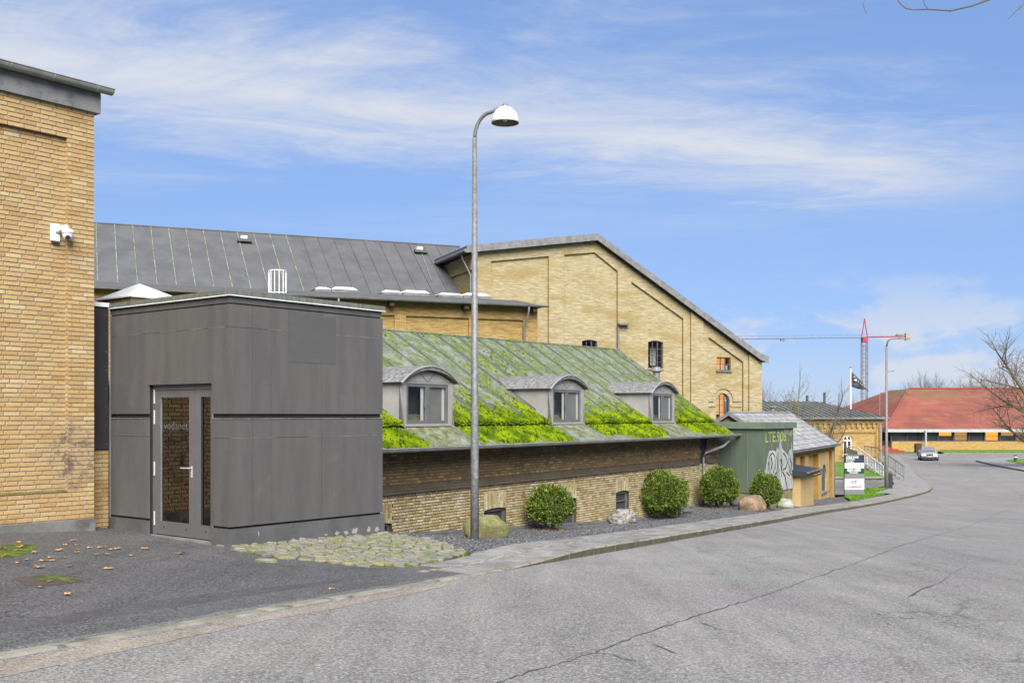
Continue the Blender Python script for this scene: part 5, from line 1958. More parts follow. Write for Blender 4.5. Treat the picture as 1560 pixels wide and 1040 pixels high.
bv = [local(0, 0, 0.0), local(0, 0, 0.25), local(0, 0, 0.48), local(0, 0, 0.58), local(0, -0.02, 0.66), local(0, -0.03, 0.78),
      local(0.17, 0, 0.5), local(0.24, -0.03, 0.25), local(0.15, -0.24, 0.18), local(-0.17, 0, 0.5), local(-0.25, -0.03, 0.25), local(-0.14, -0.25, 0.2)]
skin_body('body', bv, [(0, 1), (1, 2), (2, 3), (3, 4), (4, 5), (2, 6), (6, 7), (7, 8), (2, 9), (9, 10), (10, 11)],
          [0.16, 0.15, 0.15, 0.06, 0.085, 0.085, 0.075, 0.055, 0.04, 0.075, 0.055, 0.04], 'shirt', pers)
hm = MB((Vector((pc.x, pc.y)), FG[1], FG[2])).lathe((0, -0.02, pc.z + 0.72), [(0.001, 0.18), (0.07, 0.165), (0.11, 0.10), (0.115, 0.03), (0.10, -0.02)], 12)
hm.build('hair', 'hair', pers, True)
# roof of the gable: verge boards and both slopes
mb = MB(FG)
ov = -0.45
al = px_on(FG, 711, ov)
ar = px_on(FG, 1171, ov)
th = 0.42


def rtop(a):
    if a < ap:
        return za + 0.02 + (zl - za) * (ap - a) / ap
    if a > GR - 0.35:
        return rake(GR - 0.35) + 0.02 - (a - GR + 0.35) * 0.32
    return za + 0.02 + (zr - za) * (a - ap) / (GR - ap)


for l, r_ in ((al, ap), (ap, GR - 0.35), (GR - 0.35, ar)):
    mb.prism([(l, rtop(l) + 0.05), (r_, rtop(r_) + 0.05), (r_, rtop(r_) + th), (l, rtop(l) + th)], ov + 0.03, 24)
mb.build('roof', 'hall_roof', gb2)
mb = MB(FG)
for l, r_ in ((al, ap), (ap, GR - 0.35), (GR - 0.35, ar)):
    mb.prism([(l, rtop(l) - 0.02), (r_, rtop(r_) - 0.02), (r_, rtop(r_) + th + 0.02), (l, rtop(l) + th + 0.02)], ov - 0.02, ov + 0.029)
mb.build('verge_board', 'zinc', gb2)
mb = MB(FG)
mb.box(0.002, 0.4, 0.56, 20, -3, zl - 0.05)
mb.build('side_wall', 'brick_gable_side', gb2)
mb = MB(FG)
mb.box(-0.1, 0.0, 0.3, 8, zl - 1.05, zl - 0.05)
mb.build('side_cornice', 'brick_gable_side', gb2)
MB(FG).tube([(al - 0.05, ov, rtop(al) + 0.12), (al - 0.05, 7.2, rtop(al) + 0.12)], 0.11, 8).build('gutter', 'zinc', gb2)
MB(FG).tube([(al, 0.6, rtop(al) + 0.1), (al + 0.05, 0.5, rtop(al) - 0.25), (-0.12, 0.3, rtop(al) - 1.3), (-0.12, 0.3, 4)], 0.06, 8).build('downpipe', 'zinc', gb2, True)
# thin wall lamp with pipe at the second pier
a = X(941.5)
MB(FG).tube([(a, -0.06, 2.0), (a, -0.06, Zp(941, 494))], 0.07, 8).build('wall_pipe', 'galvanised', gb2)
MB(FG).box(a - 0.1, a + 0.7, -0.4, -0.07, Zp(941, 494) - 0.05, Zp(941, 494) + 0.08).build('wall_lamp', 'galvanised', gb2)

# ------------------------------------------------------------------ green substation with graffiti
sub = thing('substation', 'green metal transformer kiosk with white graffiti on its side', 'kiosk', (9.2, 38.4, -1.7))
SL, SW = px_on(FS, 1208.5), 2.5
zt, zb_, zpl = zpx(FS, 1163, 653), zpx(FS, 1163, 752), -2.2
MB(FS).box(0.0, SL, 0.0, SW, zb_, zt).build('cabinet', 'sub_green', sub)
MB(FS).box(0.03, SL - 0.03, 0.03, SW - 0.03, zpl, zb_ - 0.003).build('plinth', 'sub_plinth', sub)
MB(FS).box(-0.11, SL + 0.11, -0.11, SW + 0.11, zt + 0.003, zpx(FS, 1163, 643.5)).build('roof', 'sub_green_trim', sub)
for k in (0.62, 1.25, 1.88):
    MB(FS).box(-0.012, -0.0005, k - 0.01, k + 0.01, zb_ + 0.02, zt - 0.02).build('door_seam', 'sub_green_trim', sub)
MB(FS).box(-0.014, 0.03, -0.014, -0.0005, zb_, zt).build('corner_post', 'sub_green_trim', sub)
SX = lambda u: u * SL                                    # 0..1 across the painted side
SZ = lambda v: zb_ + (zt - zb_) * v


def stroke(pts, wd, m, name='graffiti_stroke', d=-0.006):
    mb = MB(FS)
    P = [Vector((SX(u), SZ(v))) for u, v in pts]
    for i in range(len(P) - 1):
        dd = (P[i + 1] - P[i])
        nn = Vector((-dd.y, dd.x)).normalized() * wd / 2
        e = dd.normalized() * wd * 0.3
        mb.prism([tuple(P[i] - e + nn), tuple(P[i] - e - nn), tuple(P[i + 1] + e - nn), tuple(P[i + 1] + e + nn)], d, d + 0.003)
    return mb.build(name, m, sub, label=None) if False else mb.build(name, m, sub)


big = [(0.0, 0.02), (0.98, 0.0), (0.985, 0.55), (0.955, 0.66), (0.94, 0.78), (0.925, 0.66), (0.86, 0.64), (0.80, 0.55), (0.74, 0.60), (0.66, 0.64), (0.60, 0.68), (0.565, 0.80), (0.545, 0.93), (0.53, 0.80), (0.49, 0.66), (0.43, 0.70), (0.40, 0.63), (0.30, 0.66), (0.18, 0.65), (0.12, 0.55), (0.07, 0.38), (0.0, 0.33)]
MB(FS).prism([(SX(u), SZ(v)) for u, v in big], -0.0028, -0.0005).build('graffiti_fill', 'spray_white', sub)
for pts, wd in (([(0.12, 0.25), (0.15, 0.45), (0.20, 0.58), (0.28, 0.62), (0.36, 0.56), (0.38, 0.40), (0.30, 0.30)], 0.05), ([(0.17, 0.5), (0.19, 0.30), (0.18, 0.12)], 0.06), ([(0.24, 0.55), (0.27, 0.45), (0.25, 0.38)], 0.10),
                ([(0.42, 0.55), (0.45, 0.40), (0.43, 0.30), (0.36, 0.28)], 0.05), ([(0.46, 0.60), (0.47, 0.35), (0.46, 0.15)], 0.05), ([(0.56, 0.50), (0.60, 0.42), (0.58, 0.34)], 0.10), ([(0.64, 0.60), (0.74, 0.54), (0.79, 0.44), (0.73, 0.35), (0.64, 0.33)], 0.06),
                ([(0.62, 0.30), (0.70, 0.22), (0.76, 0.08), (0.78, 0.0)], 0.08), ([(0.84, 0.60), (0.82, 0.45), (0.86, 0.28), (0.94, 0.22)], 0.05), ([(0.88, 0.50), (0.93, 0.42), (0.91, 0.30)], 0.08), ([(0.30, 0.22), (0.36, 0.20)], 0.12), ([(0.76, 0.28), (0.86, 0.22)], 0.06)):
    stroke(pts, wd, 'spray_dark')
for u in (0.13, 0.22, 0.33, 0.41, 0.52, 0.58, 0.70, 0.88, 0.95):      # runs and scribbles
    v0 = rnd.uniform(0.25, 0.6)
    stroke([(u, v0), (u + 0.02, v0 - 0.1), (u - 0.015, v0 - 0.2), (u + 0.012, v0 - 0.33)], 0.03, rnd.choice(['spray_dark', 'spray_pale', 'sub_green']))
for u in (0.26, 0.80):
    stroke([(u, 0.69 if u < 0.5 else 0.66), (u, 0.75)], 0.09, 'spray_orange')
sxv = Vector((FS[1].x, FS[1].y, 0))
text_mesh('graffiti_tag', 'LTE.908 .*', 0.55, 'spray_yellow', sub, fp(FS, SX(0.04), -0.004, SZ(0.79)), sxv, Vector((0, 0, 1)) + 0.03 * sxv, width=SX(0.9), bold=0.008)
text_mesh('graffiti_tag', 'WRETH', 0.38, 'spray_pale', sub, fp(FS, SX(0.66), -0.004, SZ(0.90)), sxv, Vector((0, 0, 1)), width=SX(0.31), bold=0.01)

# ------------------------------------------------------------------ small cream house with slate roof
FH = frame((11.4, 43.35), (0.4336, 0.901))               # right-front eave corner at the near end, a along the road, b away from it
ho = thing('cream_house', 'small cream rendered house with pilasters and pale slate roof', 'house', fp(FH, 6, 2.4, -2.2))
HL = px_on(FH, 1277)
EZ = zpx(FH, 1277, 676)
RQ = 2.47
RZ = EYE + 0.12
wb = 0.22
HWL = px_on(FH, 1272, wb)
mb = MB(FH)
hw = (px_on(FH, 1252.0, wb), px_on(FH, 1259.0, wb), zpx(FH, 1255, 748, wb), zpx(FH, 1255, 707, wb))
mb.box(0.25, HWL, wb + 0.25, 2 * RQ - wb, -3.2, EZ - 0.05)
n_p = 6
pil = [px_on(FH, x, wb) for x in (1208, 1212, 1224, 1228.5, 1236, 1243, 1248, 1252, 1263, 1267.5, 1272)]
# pilasters: (left, right)
P_ = [(0.25, 0.8), (px_on(FH, 1212, wb), px_on(FH, 1219, wb)), (px_on(FH, 1226, wb), px_on(FH, 1232, wb)), (px_on(FH, 1247, wb), px_on(FH, 1263, wb)), (px_on(FH, 1267.5, wb), HWL)]
for i, (l, r_) in enumerate(P_):
    if i == 3:
        wall_cols(mb, l, r_, -3.2, lambda a: EZ - 0.35, wb, wb + 0.249, [(hw[0], hw[1], hw[2], hw[3], (hw[1] - hw[0]) / 2)])
    else:
        mb.box(l, r_, wb, wb + 0.249, -3.2, EZ - 0.35)
mb.box(0.25, HWL, wb, wb + 0.249, EZ - 0.349, EZ - 0.05)
mb.build('wall', 'cream_render', ho)
mb = MB(FH)
for (l0, r0_), (l1, r1_) in zip(P_, P_[1:]):
    mb.box(l1 - 0.006, l1 - 0.001, wb + 0.003, wb + 0.248, -3.2, EZ - 0.36)
mb.build('reveal', 'cream_ochre', ho)
mb = MB(FH)
a = 0.4
while a < HWL - 0.2:
    mb.box(a, a + 0.09, wb - 0.05, wb - 0.001, EZ - 0.34, EZ - 0.22)
    a += 0.2
mb.build('dentils', 'cream_ochre', ho, kind='stuff')
mb = MB(FH)
mb.box(hw[0], hw[1], wb + 0.07, wb + 0.12, hw[2], hw[3])
wn = mb.build('window', 'window_frame_dark', ho)
MB(FH).box(hw[0] - 0.15, hw[1] + 0.15, wb - 0.1, wb + 0.2, hw[2] - 0.09, hw[2] - 0.002).build('sill', 'zinc', wn)
# gable wall near end with stepped cornice
for i, (ins, d) in enumerate(((0.0, 0.25), (0.35, 0.20), (0.75, 0.15))):
    k = ins
    mb = MB(FH)
    sl = (RZ - EZ) / RQ
    mb.bprism([(wb + k, -3.2), (2 * RQ - wb - k, -3.2), (2 * RQ - wb - k, EZ - 0.1 + sl * wb - k * 0.1), (RQ, RZ - 0.14 - k * sl * 1.0), (wb + k, EZ - 0.1 + sl * wb - k * 0.1)], d + 0.002 * i - 0.05, 0.249 if i == 0 else d + 0.0015 * i)
    mb.build('gable_wall', ('cream_render', 'cream_ochre', 'cream_render')[i], ho)
mb = MB(FH)
mb.bprism([(wb, -3.2), (2 * RQ - wb, -3.2), (2 * RQ - wb, EZ - 0.1), (RQ, RZ - 0.14), (wb, EZ - 0.1)], HWL - 0.25, HWL - 0.002)
mb.build('gable_wall', 'cream_render', ho)
# slate roof: boarding plus single slates on the street side
mb = MB(FH)
mb.bprism([(-0.02, EZ - 0.02), (RQ, RZ - 0.02), (2 * RQ, EZ - 0.02), (2 * RQ, EZ - 0.1), (RQ, RZ - 0.1), (-0.02, EZ - 0.1)], 0, HL)
mb.build('roof_boarding', 'slate_gap', ho)
sl_len = math.hypot(RQ, RZ - EZ)
nr = 9
slates = []
for i in range(nr):
    for j in range(int(HL / 0.62) + 1):
        a = j * 0.62 - (0.31 if i % 2 else 0)
        l, r_ = max(a, 0) + 0.02, min(a + 0.62, HL) - 0.02
        if r_ - l < 0.1:
            continue
        t0_, t1_ = (i - 0.02) / nr, (i + 1.12) / nr
        t1_ = min(t1_, 1.0)
        f = lambda t: (RQ * t, EZ + (RZ - EZ) * t)
        b0, z0 = f(t0_)
        b1, z1 = f(t1_)
        j_ = rnd.uniform(0, 0.008)
        mb = MB(FH)
        mb.add([(l, b0, z0 + 0.012 + j_), (r_, b0, z0 + 0.012 + j_), (r_, b1, z1 - 0.012), (l, b1, z1 - 0.012), (l, b0, z0 + 0.03 + j_), (r_, b0, z0 + 0.03 + j_), (r_, b1, z1 + 0.002), (l, b1, z1 + 0.002)],
               [(0, 3, 2, 1), (4, 5, 6, 7), (0, 1, 5, 4), (1, 2, 6, 5), (2, 3, 7, 6), (3, 0, 4, 7)])
        mb.build('slate', 'slate', ho)
MB(FH).tube([(0, RQ, RZ + 0.02), (HL, RQ, RZ + 0.02)], 0.05, 8).build('ridge_capping', 'slate', ho)
for e in (-0.06, HL):
    mb = MB(FH)
    mb.bprism([(-0.06, EZ - 0.12), (RQ, RZ - 0.12), (2 * RQ, EZ - 0.12), (2 * RQ, EZ + 0.03), (RQ, RZ + 0.05), (-0.06, EZ + 0.03)], e, e + 0.06)
    mb.build('verge_board', 'zinc', ho)
gutter(FH, 0.0, HL - 0.1, -0.09, EZ - 0.03, 0.06, ho, [])
va = px_on(FH, 1174, RQ)
MB(FH).lathe((va, RQ - 0.1, RZ - 0.1), [(0.10, 0), (0.10, 0.36), (0.17, 0.37), (0.17, 0.44), (0.001, 0.47)], 12).build('roof_vent', 'galvanised', ho)
# lean-to annex
an0, an1, ab = -1.35, 1.05, -0.85
an = px_on(FH, 1240, ab)
tz = zpx(FH, 1240, 703, ab)
mb = MB(FH)
mb.box(an - 3.0, an, ab, wb - 0.002, -3, tz - 0.45)
mb.build('annex_wall', 'cream_render', ho)
mb = MB(FH)
mb.bprism([(ab - 0.25, tz - 0.44), (ab - 0.25, tz - 0.28), (wb - 0.06, tz - 0.1), (wb - 0.06, tz - 0.44)], an - 3.2, an + 0.12)
mb.box(an - 3.2, an + 0.2, wb - 0.28, wb - 0.003, tz - 0.12, tz + 0.06)
mb.build('annex_roof', 'black_panel', ho)
gutter(FH, an - 3.2, an + 0.2, ab - 0.32, tz - 0.28, 0.06, ho, [], name='annex_gutter')
MB(FH).tube([(an + 0.08, ab - 0.32, tz - 0.33), (an + 0.08, ab - 0.3, tz - 0.5), (an + 0.05, ab + 0.1, tz - 0.65), (an + 0.05, ab + 0.1, -2.55)], 0.045, 8).build('downpipe', 'zinc', ho, True)

# ------------------------------------------------------------------ hip-roofed brick house, stairs, low walls
hx = (1343 - CX) / F * 84
FP2 = frame((hx, 84.0), (HD.x, HD.y))                    # right front corner, a to the right
hp = thing('brick_building', 'yellow brick house with corbelled cornice and hipped grey roof behind the sign board', 'building', (hx - 8, 86, -3))
HEZ = EYE - 0.18
HW = 22.0
mb = MB(FP2)
ww = (px_on(FP2, 1284.5), px_on(FP2, 1298), zpx(FP2, 1291, 693), zpx(FP2, 1291, 662.5))
wall_cols(mb, -HW, 0.0, -3.5, lambda a: HEZ - 0.45, 0.0, 0.5, [(ww[0], ww[1], ww[2], ww[3], (ww[1] - ww[0]) / 2)])
mb.box(-HW, 0, 0.501, 11, -3.5, HEZ - 0.45)
mb.box(-0.45, 0.0, -0.06, -0.001, -3.5, HEZ - 0.45)
mb.build('wall', 'brick_hip', hp)
mb = MB(FP2)
mb.box(-HW, 0.1, -0.12, 11, HEZ - 0.449, HEZ - 0.02)
mb.build('cornice', 'brick_hip', hp)
mb = MB(FP2)
a = -9.5
while a < 0:
    mb.box(a, a + 0.22, -0.118, -0.002, HEZ - 0.80, HEZ - 0.45)
    a += 0.48
mb.build('corbel_table', 'brick_hip', hp, kind='stuff')
MB(FP2).box(-9.5, -0.46, -0.07, -0.001, HEZ - 1.22, HEZ - 1.10).build('string_course', 'reveal', hp)
MB(FP2).box(-0.6, -0.46, -0.05, -0.001, -3.4, HEZ - 1.2).build('reveal', 'reveal', hp)
MB(FP2).tube([(-0.25, -0.13, -3.4), (-0.25, -0.13, HEZ - 0.5)], 0.07, 8).build('downpipe', 'zinc', hp)
fw = 0.08
mb = MB(FP2)
l, r_, z0, z1 = ww
rs = (r_ - l) / 2
mb.box(l, l + fw, 0.06, 0.16, z0, z1 - rs)
mb.box(r_ - fw, r_, 0.06, 0.16, z0, z1 - rs)
mb.box(l + fw, r_ - fw, 0.06, 0.16, z0, z0 + fw)
mb.box((l + r_) / 2 - 0.05, (l + r_) / 2 + 0.05, 0.06, 0.16, z0 + fw, z1 - 0.05)
mb.box(l + fw, r_ - fw, 0.07, 0.15, z1 - rs - 0.09, z1 - rs + 0.03)
o_ = arc(l, r_, z1 - rs, rs, 10)
i_ = arc(l + fw, r_ - fw, z1 - rs, rs - fw, 10)
for k in range(10):
    mb.prism([o_[k], o_[k + 1], i_[k + 1], i_[k]], 0.06, 0.16)
wn = mb.build('window', 'white_paint', hp)
MB(FP2).prism([(r_ - 0.03, z0 + 0.03), (l + 0.03, z0 + 0.03)] + arc(l + 0.03, r_ - 0.03, z1 - rs, rs - 0.03, 10), 0.1, 0.11).build('pane', 'dark_glazing', wn)
MB(FP2).box(l - 0.1, r_ + 0.1, -0.08, 0.2, z0 - 0.1, z0 - 0.002).build('sill', 'white_paint', wn)
# hipped roof
RD_ = 5.5
rz2 = zpx(FP2, 1246, 611.5, RD_)
ra = px_on(FP2, 1246, RD_)
ea = 0.35
hroof = [(-HW, -0.45, HEZ), (ea, -0.45, HEZ), (ea, 11.45, HEZ), (-HW, 11.45, HEZ), (-HW, RD_, rz2), (ra, RD_, rz2)]
mb = MB(FP2)
mb.add(hroof, [(0, 1, 5, 4), (1, 2, 5), (2, 3, 4, 5), (0, 4, 3), (0, 3, 2, 1)])
mb.build('roof', 'hip_roof', hp)
mb = MB(FP2)
mb.box(-HW, ea + 0.05, -0.52, -0.451, HEZ - 0.10, HEZ + 0.04)
mb.box(ea + 0.001, ea + 0.06, -0.45, 11.4, HEZ - 0.10, HEZ + 0.04)
mb.build('eaves_board', 'zinc', hp)
a = -9.6
while a < ea:
    # rib from the eave up to the ridge or the hip
    t = 1.0 if a < ra else (ea - a) / (ea - ra)
    b1, z1 = -0.45 + (RD_ + 0.45) * t, HEZ + (rz2 - HEZ) * t
    mb = MB(FP2)
    mb.add([(a - 0.03, -0.44, HEZ), (a + 0.03, -0.44, HEZ), (a + 0.03, b1, z1), (a - 0.03, b1, z1), (a - 0.02, -0.44, HEZ + 0.07), (a + 0.02, -0.44, HEZ + 0.07), (a + 0.02, b1, z1 + 0.05), (a - 0.02, b1, z1 + 0.05)],
           [(0, 3, 2, 1), (4, 5, 6, 7), (0, 1, 5, 4), (1, 2, 6, 5), (2, 3, 7, 6), (3, 0, 4, 7)])
    mb.build('rib', 'hip_roof_rib', hp)
    a += 0.52
for x, y0, y1 in ((1229.5, 615, 602), (1256, 618, 597.5)):
    bq = RD_ + 0.6
    a = px_on(FP2, x, bq)
    MB(FP2).tube([(a, bq, zpx(FP2, x, y0, bq) - 0.5), (a, bq, zpx(FP2, x, y1, bq))], 0.10, 8).build('flue', 'window_frame_dark', hp)

# outside stair with railings coming down from the hip-roofed house towards the side road
stb = frame((27.0, 80.6), (-0.06, -1.0))                 # a runs down the flight towards the street, b to its left
st = thing('outside_stair', 'concrete steps with white and grey railings beside the hipped house', 'stairs', (27, 77, -2.9))
MB(stb).box(-2.4, 1.0, -0.7, 0.7, -3.3, -1.62).build('landing', 'concrete', st)
for i in range(7):
    MB(stb).box(1.0 + 0.95 * i, 1.95 + 0.95 * i, -0.7, 0.7, -3.3, -1.79 - 0.16 * i).build('step', 'concrete', st)
rzs = lambda a: (-1.62 if a < 1 else -1.62 - 0.168 * (a - 1)) + 0.95
for bb, m in ((-0.7, 'white_paint'), (0.7, 'galvanised')):
    mb = MB(stb)
    mb.tube([(-2.4, bb, rzs(-2.4)), (1.0, bb, rzs(1.0)), (7.6, bb, rzs(7.6))], 0.035, 6)
    mb.tube([(-2.4, bb, rzs(-2.4) - 0.75), (1.0, bb, rzs(1.0) - 0.75), (7.6, bb, rzs(7.6) - 0.75)], 0.025, 6)
    for k in range(26):
        a = -2.4 + 10.0 * k / 25
        mb.tube([(a, bb, rzs(a)), (a, bb, rzs(a) - (0.95 if k % 5 == 0 else 0.75))], 0.028 if k % 5 == 0 else 0.016, 5)
    mb.build('railing', m, st)
MB(stb).prism([(-2.3, -0.75), (1.0, -0.98), (1.0, -1.3), (-2.3, -1.3)], -0.73, -0.712).build('side_panel', 'white_fascia', st)

mb = MB()
mb.quad((11, 72.45, -2.5), (26.1, 72.45, -2.5), (27.2, 83.2, -1.9), (11, 80.5, -1.9))
mb.build('lawn', 'grass', None, fix=False, kind='structure')
rw = thing('retaining_wall', 'low pale concrete wall edging the lawn behind the sign board', 'wall', (21, 72.2, -2.9))
MB().box(11, 26.2, 72.1, 72.44, -3.4, -2.56).build('upstand', 'concrete', rw)
MB().box(11, 26.25, 72.02, 72.6, -2.558, -2.47).build('coping', 'kerbstone', rw)
rl = thing('railing', 'thin grey two bar railing along the low lawn wall', 'railing', (20, 72.9, -2.5))
for i in range(8):
    MB().tube([(14 + 1.7 * i, 72.9, -2.6), (14 + 1.7 * i, 72.9, -1.45)], 0.03, 6).build('post', 'galvanised', rl)
for zz in (-1.47, -1.95):
    MB().tube([(14, 72.9, zz), (26.0, 72.9, zz)], 0.025, 6).build('rail', 'galvanised', rl)

# side road behind the grass strip, grass strip
far_l = offs(bl, 2.31)
drape('side_road', [(11, 60), (17.5, 57.2), (21, 60.4), (24.4, 65.5), (26.6, 72), (26.6, 73.5), (11, 73.5)], 0.012, 'asphalt_edge', None, 1.5, kind='structure')
gl_ = [p for p in path if 47.5 < p.y < 66]
g0_, g1_ = [], []
for i_, p in enumerate(gl_):
    d = (gl_[min(i_ + 1, len(gl_) - 1)] - gl_[max(i_ - 1, 0)]).normalized()
    nv_ = Vector((-d.y, d.x))
    n0_ = 1.18 + 1.17 * sstep(55, 57.5, p.y)
    wd_ = 1.5 * sstep(47.5, 54, p.y) * (1 - sstep(57, 66, p.y)) + 0.05
    g0_.append(p + nv_ * n0_)
    g1_.append(p + nv_ * (n0_ + wd_))
up_normals(strip('grass_strip', [g0_, [a_.lerp(b_, 0.5) for a_, b_ in zip(g0_, g1_)], g1_], lambda x, y: ground(x, y) + 0.135, 'grass', kind='structure'))
gs = [p for p in g0_] + [p for p in g1_[::-1]]
mb = MB()
rr = random.Random(9)
gpoly = [(p.x, p.y) for p in gs]
k = 0
while k < 2600:
    x, y = rr.uniform(12, 28), rr.uniform(47, 66)
    if inside((x, y), gpoly):
        k += 1
        z = ground(x, y) + 0.12
        an_ = rr.random() * 6.28
        dx, dy = 0.02 * math.cos(an_), 0.02 * math.sin(an_)
        h = rr.uniform(0.05, 0.13)
        n = len(mb.v)
        mb.v += [(x - dx, y - dy, z), (x + dx, y + dy, z), (x + dy * 1.5, y - dx * 1.5, z + h)]
        mb.f.append((n, n + 1, n + 2))
mb.build('grass_blades', 'grass', None, fix=False, kind='stuff', label='short bright green grass blades on the strip by the sign', category='grass')

# ------------------------------------------------------------------ red-roofed pavilion
rp = thing('pavilion_building', 'wide single storey building with large red tiled hipped roof', 'building', (60, 150, -3))
RX0, RX1, RY0, RY1 = (1353 - CX) / F * 140, 110.0, 142.0, 186.0
ez = zr_ = EYE + (HY - 655) * 142 / F
MB().box(RX0 + 1.2, RX1, RY0, RY1, -3.6, EYE + (HY - 672) * 142 / F).build('wall', 'brick_red_house', rp)
z0w, z1w = EYE + (HY - 672) * 142 / F + 0.002, ez - 0.1
MB().box(RX0 + 1.8, RX1 - 0.5, RY0 + 0.9, RY1 - 0.9, z0w, z1w).build('core', 'interior_dark', rp)
k = RX0 + 1.2
i = 0
while k < RX1 - 2.2:
    wd = 2.1
    lit = CX + F * (k + 1) / 142 > 1438 and i % 4 != 1
    MB().box(k + 0.08, k + wd - 0.08, RY0 + 0.25, RY0 + 0.28, z0w + 0.06, z1w - 0.05).build('pane', 'dark_glazing', rp)
    mb = MB()
    mb.box(k - 0.08, k + 0.08, RY0 + 0.1, RY0 + 0.3, z0w, z1w)
    mb.box(k + 0.08, k + wd - 0.08, RY0 + 0.18, RY0 + 0.29, z0w + (z1w - z0w) * 0.45, z0w + (z1w - z0w) * 0.45 + 0.06)
    mb.box(k + 0.08, k + wd - 0.08, RY0 + 0.18, RY0 + 0.29, z0w, z0w + 0.06)
    mb.build('window_frame', 'window_frame_dark', rp)
    if lit:
        MB().box(k + 0.2, k + wd - 0.25, RY0 + 0.235, RY0 + 0.249, z0w + (0.75 if i % 2 else 0.15), z1w - 0.14).build('lit_pane', 'lit_dim' if i % 3 else 'lit_orange', rp)
    k += wd
    i += 1
MB().box(RX0, RX1 + 1.5, RY0 - 0.9, RY0 - 0.6, ez - 0.25, ez + 0.22).build('fascia', 'white_fascia', rp)
MB().box(RX0, RX0 + 0.3, RY0 - 0.599, RY1 + 1.2, ez - 0.25, ez + 0.22).build('side_fascia', 'white_fascia', rp)
MB().box(RX0 + 0.31, RX1 + 1.2, RY0 - 0.598, RY1 + 1.0, ez - 0.1, ez + 0.0).build('soffit', 'white_fascia', rp)
rdg = EYE + (HY - 592.5) * 160 / F
rx = (1384 - CX) / F * 160
mb = MB()
mb.add([(RX0 - 0.1, RY0 - 0.95, ez + 0.2), (RX1 + 1.5, RY0 - 0.95, ez + 0.2), (RX1 + 1.5, RY1 + 1.2, ez + 0.2), (RX0 - 0.1, RY1 + 1.2, ez + 0.2), (rx, 160, rdg), (92, 160, rdg), (92, 168, rdg), (rx, 168, rdg)],
       [(0, 1, 5, 4), (1, 2, 6, 5), (2, 3, 7, 6), (3, 0, 4, 7), (4, 5, 6, 7), (0, 3, 2, 1)])
mb.build('roof', 'red_tiles', rp)
mb = MB()
mb.tube([(RX0, RY0 - 0.9, ez + 0.25), (rx, 160, rdg + 0.05)], 0.16, 6)
mb.build('hip_tiles', 'red_tiles', rp)
MB().tube([(rx, 160, rdg + 0.06), (92, 160, rdg + 0.06)], 0.17, 6).build('ridge_tiles', 'ridge_red', rp)
MB().tube([((1410 - CX) / F * 141, 140.9, -3.2), ((1410 - CX) / F * 141, 140.9, ez)], 0.13, 8).build('downpipe', 'white_fascia', rp)
# red steps in front of it
rs_ = thing('brick_steps', 'red brick steps in front of the red roofed building', 'steps', ((1358 - CX) / F * 138, 138, -3.0))
for i in range(4):
    x0 = (1340 - CX) / F * 138
    MB().box(x0, (1374 - 5 * i - CX) / F * 138, 137.0 + i, 138.0 + i, -3.2, -2.83 + 0.17 * i).build('step', 'red_step', rs_)
# lawn in front and beyond
drape('verge_grass', [((1432 - CX) / F * 132, 131.0), (120, 131.0), (120, 141.0), ((1420 - CX) / F * 140, 141.0)], 0.16, 'grass', None, 12, kind='structure')
MB().box((1434 - CX) / F * 131, 110, 130.4, 130.95, -3.3, -2.86).build('far_kerb', 'kerbstone', None, kind='structure')

# right-hand island with grass, kerb and bollard
isl = [(42.9, 87.5), (45.2, 98), (47.9, 108), (50.5, 112.5), (57, 116), (80, 117), (80, 70), (40, 70), (40.2, 77)]
drape('traffic_island', isl, 0.13, 'slab', None, 4, kind='structure')
mb = MB()
for (x0, y0), (x1, y1) in zip(isl[:6], isl[1:6]):
    d = Vector((x1 - x0, y1 - y0)).normalized()
    n_ = Vector((-d.y, d.x))
    q = [Vector((x0, y0)) - d * 0.05, Vector((x1, y1)) + d * 0.05, Vector((x1, y1)) + n_ * 0.18, Vector((x0, y0)) + n_ * 0.18]
    mb.slab([(v.x, v.y) for v in q], lambda x, y: ground(x, y) - 0.2, lambda x, y: ground(x, y) + 0.135)
mb.build('island_kerb', 'kerbstone', None, kind='structure')
drape('island_grass', [(46.4, 92), (48.6, 101), (50.5, 107.5), (53, 111), (58, 113.5), (78, 114), (78, 75), (44, 75)], 0.17, 'grass', None, 4, kind='structure')
q = gp(1547, 705)
bo = thing('bollard', 'short weathered wooden bollard on the grass corner', 'bollard', q)
MB().lathe((q.x, q.y, q.z), [(0.15, -0.1), (0.15, 0.75), (0.13, 0.80), (0.001, 0.82)], 10).build('post', 'bark', bo)
MB().lathe((q.x, q.y, q.z), [(0.156, 0.55), (0.156, 0.66)], 10).build('band', 'white_paint', bo)

# ------------------------------------------------------------------ street lamps
lp = Vector((-0.64, 18.0))
lz_ = ground(lp.x, lp.y)
sl_ = thing('street_lamp', 'tall galvanised street lamp with white dome shade beside the mossy boulder', 'street lamp', (lp.x, lp.y, lz_))
dv = Vector((0.902, -0.433))
mb = MB()
hh = 6.50
mb.tube([(lp.x, lp.y, lz_ - 0.3), (lp.x, lp.y, lz_ + 1.75), (lp.x, lp.y, lz_ + 1.9), (lp.x, lp.y, hh)], [0.074, 0.070, 0.066, 0.040], 16)
mb.build('post', 'galvanised', sl_, True)
cv = []
for i in range(9):
    t = math.pi / 2 * i / 8
    cv.append((0.30 * (1 - math.cos(t)), 0.42 * math.sin(t)))
mb = MB()
mb.tube([(lp.x + dv.x * x, lp.y + dv.y * x, hh - 0.02 + z) for x, z in cv] + [(lp.x + dv.x * 0.44, lp.y + dv.y * 0.44, hh + 0.435), (lp.x + dv.x * 0.56, lp.y + dv.y * 0.56, hh + 0.47)], 0.032, 10)
mb.build('arm', 'galvanised', sl_, True)
